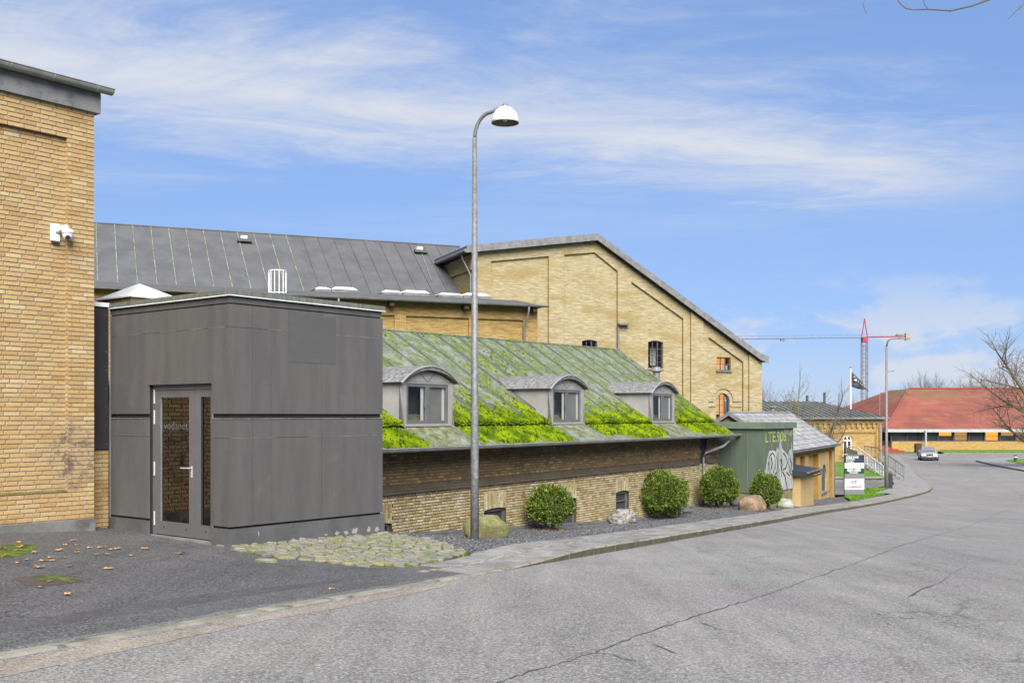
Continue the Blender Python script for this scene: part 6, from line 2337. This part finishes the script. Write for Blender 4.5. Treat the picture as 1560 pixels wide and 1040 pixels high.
hc_ = (lp.x + dv.x * 0.58, lp.y + dv.y * 0.58, 0)
zt_ = hh + 0.52
mb = MB()
mb.lathe(hc_, [(0.001, zt_), (0.03, zt_), (0.05, zt_ - 0.03), (0.055, zt_ - 0.07), (0.001, zt_ - 0.07)], 14)
mb.build('shade_cap', 'galvanised', sl_, True)
pf = [(0.001, zt_ - 0.055), (0.06, zt_ - 0.06), (0.12, zt_ - 0.09), (0.17, zt_ - 0.135), (0.205, zt_ - 0.19), (0.224, zt_ - 0.25), (0.230, zt_ - 0.30), (0.236, zt_ - 0.335), (0.228, zt_ - 0.335)]
MB().lathe(hc_, pf, 32).build('lamp_shade', 'lamp_white', sl_, True)
MB().lathe(hc_, [(0.227, zt_ - 0.333), (0.215, zt_ - 0.25), (0.16, zt_ - 0.15), (0.001, zt_ - 0.12)], 32).build('reflector', 'lamp_inner', sl_, True)
MB().lathe(hc_, [(0.001, zt_ - 0.17), (0.05, zt_ - 0.18), (0.06, zt_ - 0.25), (0.03, zt_ - 0.30), (0.001, zt_ - 0.31)], 12).build('bulb', 'lamp_white', sl_, True)
fa = dv * 0.0
hd = Vector((0.3, -0.954))
mb = MB((lp + hd * 0.066, Vector((0.954, 0.3)), Vector((-0.3, 0.954))))
mb.box(-0.03, 0.03, -0.006, 0.02, lz_ + 1.1, lz_ + 1.5)
mb.build('hatch', 'galvanised', sl_)

q = gp(1350.5, 747)
s2 = thing('street_lamp', 'slim grey street lamp with curved arm on the grass strip by the sign board', 'street lamp', q)
sc_ = q.y / F
top = q.z + 232 * sc_
mb = MB()
mb.tube([(q.x, q.y, q.z - 0.2), (q.x, q.y, q.z + 2.6), (q.x, q.y, q.z + 2.7), (q.x, q.y, top - 0.5)], [0.115, 0.11, 0.08, 0.06], 10)
mb.build('post', 'galvanised', s2, True)
MB().tube([(q.x, q.y, top - 0.5), (q.x + 0.06, q.y - 0.03, top - 0.2), (q.x + 0.25, q.y - 0.06, top - 0.04), (q.x + 0.9, q.y - 0.12, top)], 0.05, 8).build('arm', 'galvanised', s2, True)
MB().box(q.x + 0.70, q.x + 1.35, q.y - 0.22, q.y - 0.02, top - 0.06, top + 0.015).build('lamp_head', 'galvanised', s2)
MB().tube([(q.x, q.y, top - 2.15), (q.x + 0.12, q.y - 0.02, top - 1.98), (q.x + 0.45, q.y - 0.05, top - 1.95)], 0.025, 6).build('side_bracket', 'galvanised', s2, True)
MB().box(q.x + 0.12, q.x + 0.45, q.y + 0.25, q.y + 0.55, q.z - 0.1, q.z + 1.0).build('cabinet', 'car_dark', s2)
# another lamp head further along the road
q2 = Vector(((1396 - CX) / F * 100, 100.0, -2.95))
# its post hidden behind the far pavement edge is thin: slim post beside the red roof
q3 = Vector(((1340 - CX) / F * 120, 120.0, -2.9))
s3 = thing('street_lamp', 'thin distant lamp post in front of the red roof beside the hipped house', 'street lamp', q3)
t3 = EYE + (HY - 600) * 120 / F
MB().tube([(q3.x, q3.y, q3.z), (q3.x, q3.y, t3)], [0.09, 0.06], 8).build('post', 'galvanised', s3)
MB().tube([(q3.x, q3.y, t3), (q3.x + 0.12, q3.y, t3 + 0.12), (q3.x + 0.5, q3.y, t3 + 0.18)], 0.04, 6).build('arm', 'galvanised', s3)
MB().box(q3.x + 0.4, q3.x + 0.9, q3.y - 0.1, q3.y + 0.1, t3 + 0.13, t3 + 0.2).build('lamp_head', 'galvanised', s3)

# ------------------------------------------------------------------ sign board
q = gp(1301, 757.5)
sg = thing('sign_board', 'tall freestanding sign board with navy, white, green and grey panels on the grass', 'sign', q)
fs_ = frame((q.x, q.y), (0.985, 0.17))
w2 = 0.55 * q.y / 55 * 1.0
k = q.y / F
ztop = q.z + 64.5 * k
rows = [(0.0, 11.6, 'sign_navy'), (11.6, 20.0, 'sign_white'), (20.0, 28.2, 'sign_green'), (28.2, 35.6, 'sign_grey'), (35.6, 52.4, 'sign_white'), (52.4, 61.5, 'sign_grey')]
MB(fs_).box(-w2 + 0.01, w2 - 0.01, -0.04, 0.08, ztop - 61.3 * k, ztop + 0.03).build('board_core', 'zinc', sg)
pn = []
for y0, y1, m in rows:
    pn.append(MB(fs_).box(-w2, w2, -0.055, -0.041, ztop - y1 * k + 0.004, ztop - y0 * k).build('panel', m, sg))
MB(fs_).box(-w2 + 0.2, -w2 + 0.45, -0.03, 0.07, q.z - 0.2, ztop - 61.4 * k).build('foot', 'car_dark', sg)
MB(fs_).box(w2 - 0.45, w2 - 0.2, -0.03, 0.07, q.z - 0.2, ztop - 61.4 * k).build('foot', 'car_dark', sg)
xv = Vector((fs_[1].x, fs_[1].y, 0))


def sign_text(i, s, x0, y, size, m, width, bold=0.004):
    text_mesh('lettering', s, size, m, pn[i], fp(fs_, -w2 + x0 * 2 * w2, -0.0575, ztop - y * k), xv, (0, 0, 1), width=width * 2 * w2, bold=bold)


sign_text(0, 'ASSENS HAVNE', 0.07, 4.8, 0.17, 'sign_white', 0.64, 0.008)
sign_text(0, 'Kontorudlejning', 0.07, 7.2, 0.11, 'sign_white', 0.44)
sign_text(0, 'Til. Havnehus', 0.07, 10.9, 0.12, 'sign_white', 0.38)
MB(fs_).box(-w2 + 0.05, w2 - 0.05, -0.058, -0.0555, ztop - 8.2 * k, ztop - 7.9 * k).build('rule_line', 'print_grey', pn[0])
sign_text(1, 'vodanet', 0.08, 18.0, 0.26, 'print_grey', 0.8, 0.0)
sign_text(2, 'ARENA ASSENS', 0.12, 24.6, 0.2, 'sign_white', 0.7, 0.009)
sign_text(2, 'Fitnesscenter', 0.24, 27.3, 0.11, 'sign_white', 0.45)
sign_text(4, 'JCP', 0.34, 42.5, 0.2, 'print_dark', 0.28, 0.004)
sign_text(4, 'bygge', 0.08, 49.0, 0.13, 'print_pink', 0.24, 0.004)
sign_text(4, 'tilsammen.dk', 0.33, 49.0, 0.13, 'print_dark', 0.54, 0.004)

# ------------------------------------------------------------------ flag pole, crane
fx = (1296 - CX) / F * 98
fgp = thing('flagpole', 'white flagpole with a dark banner flag blowing right', 'flagpole', (fx, 98, -3))
ft = EYE + (HY - 560) * 98 / F
MB().tube([(fx, 98, -3), (fx, 98, ft)], [0.09, 0.045], 10).build('pole', 'white_paint', fgp)
MB().lathe((fx, 98, ft), [(0.001, 0.12), (0.08, 0.08), (0.09, 0.02), (0.05, -0.03)], 10).build('finial', 'crane_red', fgp)
mb = MB()
n = 14
kf = 98 / F
for i in range(n + 1):
    t = i / n
    x = 1297.3 + 25.5 * t
    y0 = 565.5 + 30.5 * t - 2.0 * math.sin(t * 3.1)
    y1 = 588.8 + 7.6 * t ** 1.5 + 1.5 * math.sin(t * 5)
    for j in range(5):
        yy = y0 + (y1 - y0) * j / 4
        mb.v.append(((x - CX) * kf, 98 + 0.10 * math.sin(t * 9 + j * 0.8), EYE + (HY - yy) * kf))
mb.f = [(i * 5 + j, i * 5 + j + 1, i * 5 + j + 6, i * 5 + j + 5) for i in range(n) for j in range(4)]
fl = mb.build('flag', 'flag', fgp, True)
md = fl.modifiers.new('thick', 'SOLIDIFY')
md.thickness = 0.015
for cx2, cy2, r2 in ((1300.3, 573.8, 1.2), (1302.0, 578.8, 2.2), (1306.5, 581.2, 0.9), (1309.5, 584.3, 0.8), (1312.3, 586.2, 0.9), (1315.0, 588.6, 0.7)):
    MB().prism([((cx2 + r2 * math.cos(t * 0.785) * 1.1 - CX) * kf, EYE + (HY - cy2 - r2 * 0.6 * math.sin(t * 0.785)) * kf) for t in range(8)], 97.72, 97.87).build('flag_emblem', 'sign_white', fl)

CY = 320.0
ck = CY / F
cx0 = (1317 - CX) * ck
cr = thing('tower_crane', 'red and white tower crane with long jib beyond the roofs', 'crane', (cx0, CY, -3))
mb = MB()
hm_ = 0.75
zt_ = EYE + (HY - 521) * ck
for sx in (-hm_, hm_):
    for sy in (-hm_, hm_):
        mb.box(cx0 + sx - 0.12, cx0 + sx + 0.12, CY + sy - 0.12, CY + sy + 0.12, -3, zt_)
mb.build('mast', 'crane_grey', cr)
z = 0.0
i = 0
mb = MB()
while z < zt_:
    for sy in (-hm_, hm_):
        mb.box(cx0 - hm_, cx0 + hm_, CY + sy - 0.07, CY + sy + 0.07, z, z + 0.14)
    mb.tube([(cx0 - hm_, CY - hm_, z), (cx0 + hm_, CY - hm_, z + 1.2)] if i % 2 else [(cx0 + hm_, CY - hm_, z), (cx0 - hm_, CY - hm_, z + 1.2)], 0.05, 4)
    z += 1.2
    i += 1
mb.build('mast_bracing', 'crane_grey', cr, kind='stuff')
zj = EYE + (HY - 514) * ck
MB().box(cx0 - 0.8, cx0 + 0.8, CY - 0.9, CY + 0.9, zt_, zj + 0.1).build('slewing_unit', 'crane_red', cr)
za_ = EYE + (HY - 485) * ck
mb = MB()
for sx in (-0.9, 0.9):
    mb.tube([(cx0 + sx, CY, zj), (cx0, CY, za_)], 0.16, 6)
mb.build('tower_head', 'crane_red', cr)
xr = (1387 - CX) * ck
mb = MB()
mb.tube([(cx0, CY - 0.4, zj + 0.1), (xr, CY - 0.4, zj + 0.45)], 0.16, 6)
mb.tube([(cx0, CY + 0.4, zj + 0.1), (xr, CY + 0.4, zj + 0.45)], 0.16, 6)
mb.build('counter_jib', 'crane_red', cr)
MB().box(xr - 1.6, xr, CY - 0.6, CY + 0.6, zj - 0.9, zj + 1.3).build('counterweight', 'ballast', cr)
MB().box(xr - 4.4, xr - 2.4, CY - 0.4, CY + 0.4, zj + 0.55, zj + 1.0).build('winch', 'crane_grey', cr)
xl = (1106 - CX) * ck
mb = MB()
mb.tube([(cx0, CY - 0.5, zj), (xl, CY - 0.5, zj - 0.5)], 0.09, 5)
mb.tube([(cx0, CY + 0.5, zj), (xl, CY + 0.5, zj - 0.5)], 0.09, 5)
mb.tube([(cx0, CY, zj + 0.9), (xl, CY, zj + 0.35)], 0.045, 5)
x = cx0 - 1
up = True
while x > xl + 1.4:
    t = (cx0 - x) / (cx0 - xl)
    mb.tube([(x, CY - 0.5, zj - 0.5 * t), (x - 0.9, CY, zj + 0.9 - 0.55 * t)], 0.022, 4)
    x -= 1.8
mb.build('jib', 'crane_grey', cr)
MB().box(cx0 - 25.6, cx0 - 24.4, CY - 0.5, CY + 0.5, zj - 0.95, zj - 0.45).build('trolley', 'crane_grey', cr)

# ------------------------------------------------------------------ car
cq = Vector(((1414 - CX) / F * 112, 112.0))
cz_ = ground(cq.x, cq.y)
car = thing('car', 'silver saloon car with headlights on driving up the road', 'car', (cq.x, cq.y, cz_))
hdg = Vector((-0.30, -0.954))                               # nose direction
FC = (cq, hdg, Vector((-hdg.y, hdg.x)))                     # a forward, b to its left
# lofted body: stations along a with half-width and heights
st_ = [(-2.2, 0.72, 0.35, 0.80), (-2.1, 0.82, 0.22, 0.98), (-1.3, 0.88, 0.18, 1.02), (0.3, 0.89, 0.18, 0.98), (1.0, 0.88, 0.18, 0.95), (1.9, 0.84, 0.20, 0.80), (2.25, 0.74, 0.26, 0.66), (2.32, 0.66, 0.34, 0.56)]
mb = MB(FC)
n = 8
for a, hw_, zl_, zh_ in st_:
    ring = [(-hw_ * 0.9, zl_), (-hw_, zl_ + 0.12), (-hw_, (zl_ + zh_) / 2 + 0.08), (-hw_ * 0.9, zh_), (hw_ * 0.9, zh_), (hw_, (zl_ + zh_) / 2 + 0.08), (hw_, zl_ + 0.12), (hw_ * 0.9, zl_)]
    mb.v += [mb.p(a, b, cz_ + z) for b, z in ring]
for i in range(len(st_) - 1):
    for j in range(n):
        mb.f.append((i * n + j, i * n + (j + 1) % n, (i + 1) * n + (j + 1) % n, (i + 1) * n + j))
mb.f += [tuple(range(n - 1, -1, -1)), tuple(range((len(st_) - 1) * n, len(st_) * n))]
body = mb.build('body', 'car_paint', car, True)
mb = MB(FC)
mb.add([(-1.75, -0.78, cz_ + 1.0), (1.0, -0.78, cz_ + 0.94), (1.0, 0.78, cz_ + 0.94), (-1.75, 0.78, cz_ + 1.0), (-1.05, -0.60, cz_ + 1.42), (0.15, -0.60, cz_ + 1.43), (0.15, 0.60, cz_ + 1.43), (-1.05, 0.60, cz_ + 1.42)],
       [(0, 3, 2, 1), (4, 5, 6, 7), (0, 1, 5, 4), (1, 2, 6, 5), (2, 3, 7, 6), (3, 0, 4, 7)])
mb.build('cabin', 'car_paint', car)
mb = MB(FC)
mb.add([(0.985, -0.66, cz_ + 0.985), (0.985, 0.66, cz_ + 0.985), (0.21, 0.53, cz_ + 1.405), (0.21, -0.53, cz_ + 1.405)], [(0, 1, 2, 3)])
mb.build('windscreen', 'car_glass', car).location = Vector((hdg.x, hdg.y, 0)) * 0.03 + Vector((0, 0, 0.012))
for s_ in (-1, 1):
    mb = MB(FC)
    mb.add([(0.80, s_ * 0.785, cz_ + 1.0), (-0.4, s_ * 0.79, cz_ + 1.02), (-0.35, s_ * 0.63, cz_ + 1.38), (0.12, s_ * 0.63, cz_ + 1.38)], [(0, 1, 2, 3)])
    mb.build('side_window', 'car_dark', car)
    MB(FC).box(0.62, 0.78, s_ * 0.90 - 0.09, s_ * 0.90 + 0.09, cz_ + 0.95, cz_ + 1.08).build('mirror', 'car_paint', car)
    c = (2.24, s_ * 0.58, cz_ + 0.64)
    mb = MB(FC)
    mb.box(2.18, 2.285, s_ * 0.58 - 0.17, s_ * 0.58 + 0.17, cz_ + 0.57, cz_ + 0.72)
    mb.build('headlight', 'headlight_glow', car)
    for a in (-1.35, 1.45):
        mb = MB(FC)
        mb.tube([(a, s_ * 0.70, cz_ + 0.31), (a, s_ * 0.90, cz_ + 0.31)], 0.31, 18)
        wh = mb.build('wheel', 'tyre', car)
        MB(FC).tube([(a, s_ * 0.86, cz_ + 0.31), (a, s_ * 0.912, cz_ + 0.31)], 0.19, 14).build('rim', 'zinc', wh)
MB(FC).box(2.25, 2.335, -0.34, 0.34, cz_ + 0.52, cz_ + 0.66).build('grille', 'black', car)
MB(FC).box(2.2, 2.345, -0.80 * 0.85, 0.80 * 0.85, cz_ + 0.24, cz_ + 0.40).build('bumper', 'car_dark', car)
MB(FC).box(2.33, 2.352, -0.26, 0.26, cz_ + 0.415, cz_ + 0.515).build('number_plate', 'sign_white', car)
# dark litter bin on the pavement behind the car
bq = Vector(((1398.5 - CX) / F * 124, 124.0))
bz = ground(bq.x, bq.y)
bn = thing('litter_bin', 'dark square litter bin on the pavement behind the silver car', 'bin', (bq.x, bq.y, bz))
MB().box(bq.x - 0.33, bq.x + 0.33, bq.y - 0.3, bq.y + 0.3, bz + 0.35, bz + 1.35).build('body', 'wood_dark', bn)
MB().box(bq.x - 0.08, bq.x + 0.08, bq.y - 0.08, bq.y + 0.08, bz, bz + 0.349).build('post', 'car_dark', bn)
MB().box(bq.x - 0.36, bq.x + 0.36, bq.y - 0.33, bq.y + 0.33, bz + 1.352, bz + 1.42).build('lid', 'car_dark', bn)

# ------------------------------------------------------------------ boulders
def boulder(x, y, w_, h_, d_, m, label, seed, rot=0.0, Y=None, name='boulder'):
    if Y:
        u = (x - CX) / F
        q = Vector((u * Y, Y, ground(u * Y, Y)))
    else:
        q = gp(x, y)
    q.z += 0.075
    bm = bmesh.new()
    bmesh.ops.create_icosphere(bm, subdivisions=4, radius=1.0)
    cr_, sr_ = math.cos(rot), math.sin(rot)
    for v in bm.verts:
        n1 = noise.noise(v.co * 0.9 + Vector((seed, 0, 0)))
        n2 = noise.noise(v.co * 2.3 + Vector((0, seed, 0)))
        n3 = noise.noise(v.co * 7 + Vector((0, 0, seed)))
        k = 1 + 0.30 * n1 + 0.11 * n2 + 0.03 * n3
        c = v.co * k
        # flatten some facets
        for f_ in range(5):
            r_ = random.Random(seed * 10 + f_)
            nn = Vector((r_.uniform(-1, 1), r_.uniform(-1, 1), r_.uniform(-0.2, 1))).normalized()
            d = c.dot(nn) - 0.80
            if d > 0:
                c -= nn * d * 0.75
        x_, y_ = c.x * w_ / 2, c.y * d_ / 2
        v.co = Vector((x_ * cr_ - y_ * sr_, x_ * sr_ + y_ * cr_, c.z * h_ * 0.62 + h_ * 0.36))
    me = bpy.data.meshes.new(name)
    bm.to_mesh(me)
    bm.free()
    for p in me.polygons:
        p.use_smooth = True
    me.materials.append(MATS[m])
    o = bpy.data.objects.new(name, me)
    COL.objects.link(o)
    o.location = q
    tag(o, label, 'rock')
    return o


boulder(740, 824, 0.92, 0.56, 0.7, 'stone_moss', 'large moss stained boulder behind the street lamp post', 3, 0.3)
boulder(947, 800, 0.78, 0.46, 0.6, 'stone_white', 'white and grey banded boulder in front of a cellar window', 8, 0.2)
boulder(1144, 780, 1.02, 0.50, 0.6, 'stone_pink', 'rounded pinkish brown boulder beside the green kiosk', 5, 0.1, Y=35.4)
boulder(1197, 772, 0.70, 0.36, 0.5, 'stone_green', 'pale greenish boulder below the graffiti', 12, 0.15, Y=38.6)
boulder(1040, 785, 0.62, 0.22, 0.4, 'stone_grey', 'flat dark grey slab of rock by the wall foot', 21, 0.4, Y=34.6)
boulder(1119, 776, 0.4, 0.22, 0.3, 'stone_grey', 'small grey stone beside the pinkish boulder', 25, 0.4, Y=37.0)

# ------------------------------------------------------------------ clipped yew balls
def yew(x, y, w_, h_, label, seed, nl=9000, Y=None, sparse=0.0):
    u = (x - CX) / F
    q = gp(x, y) if Y is None else Vector((u * Y, Y, ground(u * Y, Y)))
    q.z += 0.07
    t = thing('yew_bush', label, 'bush', q, None)
    r_ = random.Random(seed)
    mb = MB()
    cz = q.z + h_ * 0.52
    R1, R2 = w_ / 2, h_ * 0.49
    for i in range(nl):
        z = r_.uniform(-0.92, 1)
        an = r_.random() * 6.2832
        rr_ = math.sqrt(1 - z * z)
        d = Vector((rr_ * math.cos(an), rr_ * math.sin(an), z))
        lump = 0.97 + 0.24 * noise.noise(d * 1.6 + Vector((seed, 0, 0))) + 0.17 * noise.noise(d * 6.5 + Vector((0, seed, 0)))
        if noise.noise(d * 4.2 + Vector((3, seed, 1))) > 0.32 and r_.random() < 0.75:
            lump *= 0.86
        dep = r_.random() ** 2.6 * 0.34
        low = max(0, -z - 0.2) * 0.85
        if r_.random() < low * (0.55 + sparse) + sparse * 0.25:
            continue
        k = lump * (1 - dep) + (r_.uniform(0.02, 0.10) if r_.random() < 0.07 else 0)
        k *= 1 - 0.10 * max(0, -z - 0.2)
        c = Vector((q.x + d.x * R1 * k, q.y + d.y * R1 * k, cz + d.z * R2 * k))
        s_ = r_.uniform(0.014, 0.030)
        dirn = (d * 0.9 + Vector((r_.gauss(0, 0.6), r_.gauss(0, 0.6), r_.gauss(0.25, 0.5)))).normalized()
        sd2 = dirn.cross(Vector((r_.gauss(0, 1), r_.gauss(0, 1), r_.gauss(0, 1)))).normalized()
        n = len(mb.v)
        mb.v += [tuple(c - dirn * s_), tuple(c + sd2 * s_ * 0.55), tuple(c + dirn * s_ * 1.6), tuple(c - sd2 * s_ * 0.55)]
        mb.f.append((n, n + 1, n + 2, n + 3))
    mb.build('foliage', 'yew', t, fix=False)
    mb = MB()
    for i in range(9):
        an = r_.random() * 6.28
        e = Vector((math.cos(an), math.sin(an)))
        p0 = (q.x + e.x * 0.07, q.y + e.y * 0.07, q.z - 0.05)
        p1 = (q.x + e.x * R1 * 0.35, q.y + e.y * R1 * 0.35, q.z + h_ * 0.3)
        p2 = (q.x + e.x * R1 * 0.65, q.y + e.y * R1 * 0.65, q.z + h_ * r_.uniform(0.5, 0.8))
        mb.tube([p0, p1, p2], [0.028, 0.02, 0.006], 5)
    mb.build('stem', 'bark', t)
    mb = MB()
    for i in range(160):
        an, rr_ = r_.random() * 6.28, R1 * 0.8 * math.sqrt(r_.random())
        x_, y_ = q.x + rr_ * math.cos(an), q.y + rr_ * math.sin(an)
        n = len(mb.v)
        s_ = 0.025
        b_ = r_.random() * 6.28
        mb.v += [(x_ + s_ * math.cos(b_), y_ + s_ * math.sin(b_), q.z + 0.01), (x_ - s_ * math.sin(b_), y_ + s_ * math.cos(b_), q.z + 0.015), (x_ - s_ * math.cos(b_), y_ - s_ * math.sin(b_), q.z + 0.02)]
        mb.f.append((n, n + 1, n + 2))
    mb.build('leaf_litter', 'leaf_dry', t, fix=False)
    return t


yew(838, 810, 1.14, 1.16, 'loose yellow green clipped bush nearest the mossy boulder', 2, 15000, sparse=0.22)
yew(1007, 793, 1.68, 1.46, 'largest dark green clipped bush beside the banded white boulder', 4, 27000)
yew(1096, 780, 1.36, 1.36, 'clipped round bush with bare lower stems in front of the downpipe', 6, 21000, Y=36.2)
yew(1167, 775, 1.08, 1.26, 'smaller clipped round bush in front of the graffiti corner', 9, 16000, Y=36.6)

# ------------------------------------------------------------------ bare trees
def bare_tree(name, label, base, height, seed, trunk_r, levels=5, spread=0.6, lean=(0, 0), m1='bark', m2='twig', up=0.25, first=0.3, group=None, dens=3, ncr=None, leaves=0):
    t = thing(name, label, 'tree', base, group)
    r_ = random.Random(seed)
    mt, mc = MB(), MB()
    tips = []

    def grow(p, d, ln, rad, lv):
        pts = [p]
        n = 4
        dd = d.copy()
        for i in range(n):
            dd = (dd + Vector((r_.gauss(0, 0.10), r_.gauss(0, 0.10), r_.gauss(0, 0.05) + up * 0.12 * (lv > 0)))).normalized()
            pts.append(pts[-1] + dd * ln / n)
        r1 = rad * (0.62 if lv < levels else 0.4)
        rs_ = [rad + (r1 - rad) * i / n for i in range(n + 1)]
        (mt if lv < 2 else mc).tube([tuple(q) for q in pts], rs_, 7 if lv < 2 else (4 if lv < 4 else 3), lv < 2)
        if lv >= levels:
            tips.append(pts[-1])
            return
        nb_ = dens if lv else dens + 2
        for i in range(nb_):
            s0 = first if lv == 0 else 0.3
            f_ = s0 + (1 - s0) * (i + r_.random() * 0.6) / nb_
            k = min(n - 1, int(f_ * n))
            q = pts[k].lerp(pts[k + 1], f_ * n - k)
            an = r_.random() * 6.28 + i * 2.4
            side = dd.orthogonal().normalized()
            side = Matrix.Rotation(an, 3, dd) @ side
            nd = (dd * (1 - spread) + side * spread + Vector((0, 0, up))).normalized()
            grow(q, nd, ln * r_.uniform(0.5, 0.72), max(rs_[k] * 0.55, 0.006), lv + 1)
        grow(pts[-1], dd, ln * 0.66, r1, lv + 1)

    grow(Vector(base) - Vector((0, 0, 0.2)), Vector((lean[0], lean[1], 1)).normalized(), height * 0.42, trunk_r, 0)
    mt.build('trunk', m1, t, True)
    mc.build('crown', m2, t, fix=False)
    if leaves:
        ml = MB()
        for q in r_.sample(tips, min(leaves, len(tips))):
            n = len(ml.v)
            s_ = 0.06
            ml.v += [(q.x - s_, q.y, q.z), (q.x, q.y + s_, q.z - s_), (q.x + s_, q.y, q.z - s_ * .4)]
            ml.f.append((n, n + 1, n + 2))
        ml.build('leaf_remnants', 'leaf_dry', t, fix=False)
    return t


def at(x, Y, z=None):
    X_ = (x - CX) / F * Y
    return (X_, Y, ground(X_, Y) if z is None else z)


bare_tree('bare_tree', 'large spreading bare tree standing over the red roofed building', at(1608, 92), 13.0, 5, 0.34, 5, 0.62, (-0.1, 0), 'bark_green', 'twig', up=0.16, first=0.18, dens=4)
bare_tree('bare_tree', 'small bare tree with yellowish stem rising behind the cream house', at(1209, 66, -2.6), 7.6, 8, 0.10, 4, 0.5, m1='bark_green', m2='bark_green', up=0.25, first=0.5, dens=3, leaves=60)
bare_tree('bare_tree', 'bare shrubby tree in front of the yellow hipped house', at(1262, 70, -2.6), 6.6, 14, 0.13, 5, 0.62, m1='bark', m2='twig', up=0.12, first=0.35, dens=3)
for i, (x, Y, h, lab) in enumerate(((1172, 190, 13, 'slim pale bare poplar just right of the tall gable'), (1190, 200, 11.5, 'upright bare tree behind the hipped roof'),
                                    (1214, 210, 9, 'low wide bare tree behind the hipped roof'), (1283, 170, 8.5, 'bare tree just left of the flagpole'),
                                    (1309, 190, 8.8, 'bare tree between flagpole and crane mast'))):
    bare_tree('bare_tree', lab, at(x, Y, -3.2), h, 30 + i, 0.16, 4, 0.35 if i < 2 else 0.5, m1='twig_far', m2='twig_far', up=0.35, first=0.3, dens=3, group='bare trees on the skyline')
for i, x in enumerate((1386, 1400, 1414, 1428, 1442, 1456, 1468, 1482, 1496, 1512)):
    bare_tree('bare_tree', 'bare tree in the row behind the red ridge', at(x, 205 + (i % 3) * 9, -3.2), 12.6 + (i * 37 % 5) * 0.5, 50 + i, 0.2, 4, 0.5, m1='twig_far', m2='twig_far', up=0.3, first=0.3, dens=4, group='bare trees behind the red roof')

# overhanging twig of a roadside tree on the right
ot = thing('roadside_tree', 'roadside tree whose thin twig hangs into the sky corner', 'tree', (10.5, 13.0, ground(10.5, 13)))
g0 = ground(10.5, 13)


def tw(x, y, Y=13.0):
    return ((x - CX) / F * Y, Y, EYE + (HY - y) * Y / F)


mb = MB()
mb.tube([(10.5, 13, g0 - 0.2), (10.45, 13, g0 + 2.5), (10.2, 13.1, g0 + 5), (10.0, 13.0, 8.6)], [0.24, 0.2, 0.16, 0.10], 10)
mb.build('trunk', 'bark', ot, True)
mb = MB()
mb.tube([(10.2, 13.1, g0 + 5), (9.0, 13.0, 7.4), tw(1620, -60), tw(1560, -30), tw(1506, 0), tw(1480, 9.5), tw(1448, 16.7), tw(1414, 14.6), tw(1389, 15), tw(1379, 12.5), tw(1371, 5), tw(1362, -8), tw(1350, -30)],
        [0.09, 0.05, 0.022, 0.016, 0.012, 0.011, 0.010, 0.008, 0.008, 0.008, 0.007, 0.006, 0.004], 6)
for pts in ([tw(1414, 14.6), tw(1408, 7), tw(1407, 0), tw(1402, -20)], [tw(1447, 16.7), tw(1447.4, 19)], [tw(1389, 15), tw(1387, 12)], [tw(1480, 9.5), tw(1479, 11.5)],
            [tw(1350, -30), tw(1330, -20), tw(1314, 5), tw(1319.5, 21)], [tw(1330, -20), tw(1336, 0)], [tw(1560, 5), tw(1553, 14), tw(1554, 16)], [tw(1600, -40), tw(1575, -10), tw(1560, 5)], [tw(1560, 5), tw(1536, 29)]):
    mb.tube(pts, [0.006] + [0.0045] * (len(pts) - 1), 5)
mb.build('crown', 'twig', ot, fix=False)

# ------------------------------------------------------------------ fallen leaves on the courtyard
def leaf_mesh(seed):
    r_ = random.Random(seed)
    n = 9
    v = [(0, 0, 0.012)]
    for i in range(n):
        t = 2 * math.pi * i / n
        k = (0.6 + 0.4 * (i % 2)) * r_.uniform(0.8, 1.15)
        v.append((0.055 * k * math.cos(t) * 1.3, 0.045 * k * math.sin(t), 0.004 + r_.uniform(0, 0.018)))
    me = bpy.data.meshes.new('fallen_leaf')
    me.from_pydata(v, [], [(0, i + 1, (i + 1) % n + 1) for i in range(n)])
    me.materials.append(MATS['leaf_dry'])
    return me


lms = [leaf_mesh(i) for i in range(4)]
for x, y in ((35, 833), (5, 836), (28, 838), (53, 840), (8, 847), (40, 852), (28, 857), (66, 854), (78, 854), (77, 849), (97, 849), (52, 842), (118, 837), (117, 841), (111, 823), (100, 830), (118, 830), (137, 834), (146, 845), (164, 844), (107, 862), (60, 864), (221, 836), (154, 834), (167, 837), (276, 843), (165, 866), (102, 905), (62, 894), (75, 885), (200, 846), (178, 836), (90, 838), (355, 838), (412, 841), (505, 897), (28, 826)):
    q = gp(x, y, 0.014)
    o = bpy.data.objects.new('fallen_leaf', rnd.choice(lms))
    COL.objects.link(o)
    o.location = q
    o.rotation_euler = (0, 0, rnd.random() * 6.28)
    s_ = rnd.uniform(0.6, 1.25)
    o.scale = (s_, s_, s_)
    tag(o, 'small dry tan leaf lying on the asphalt courtyard', 'leaf', 'fallen leaves on the courtyard')
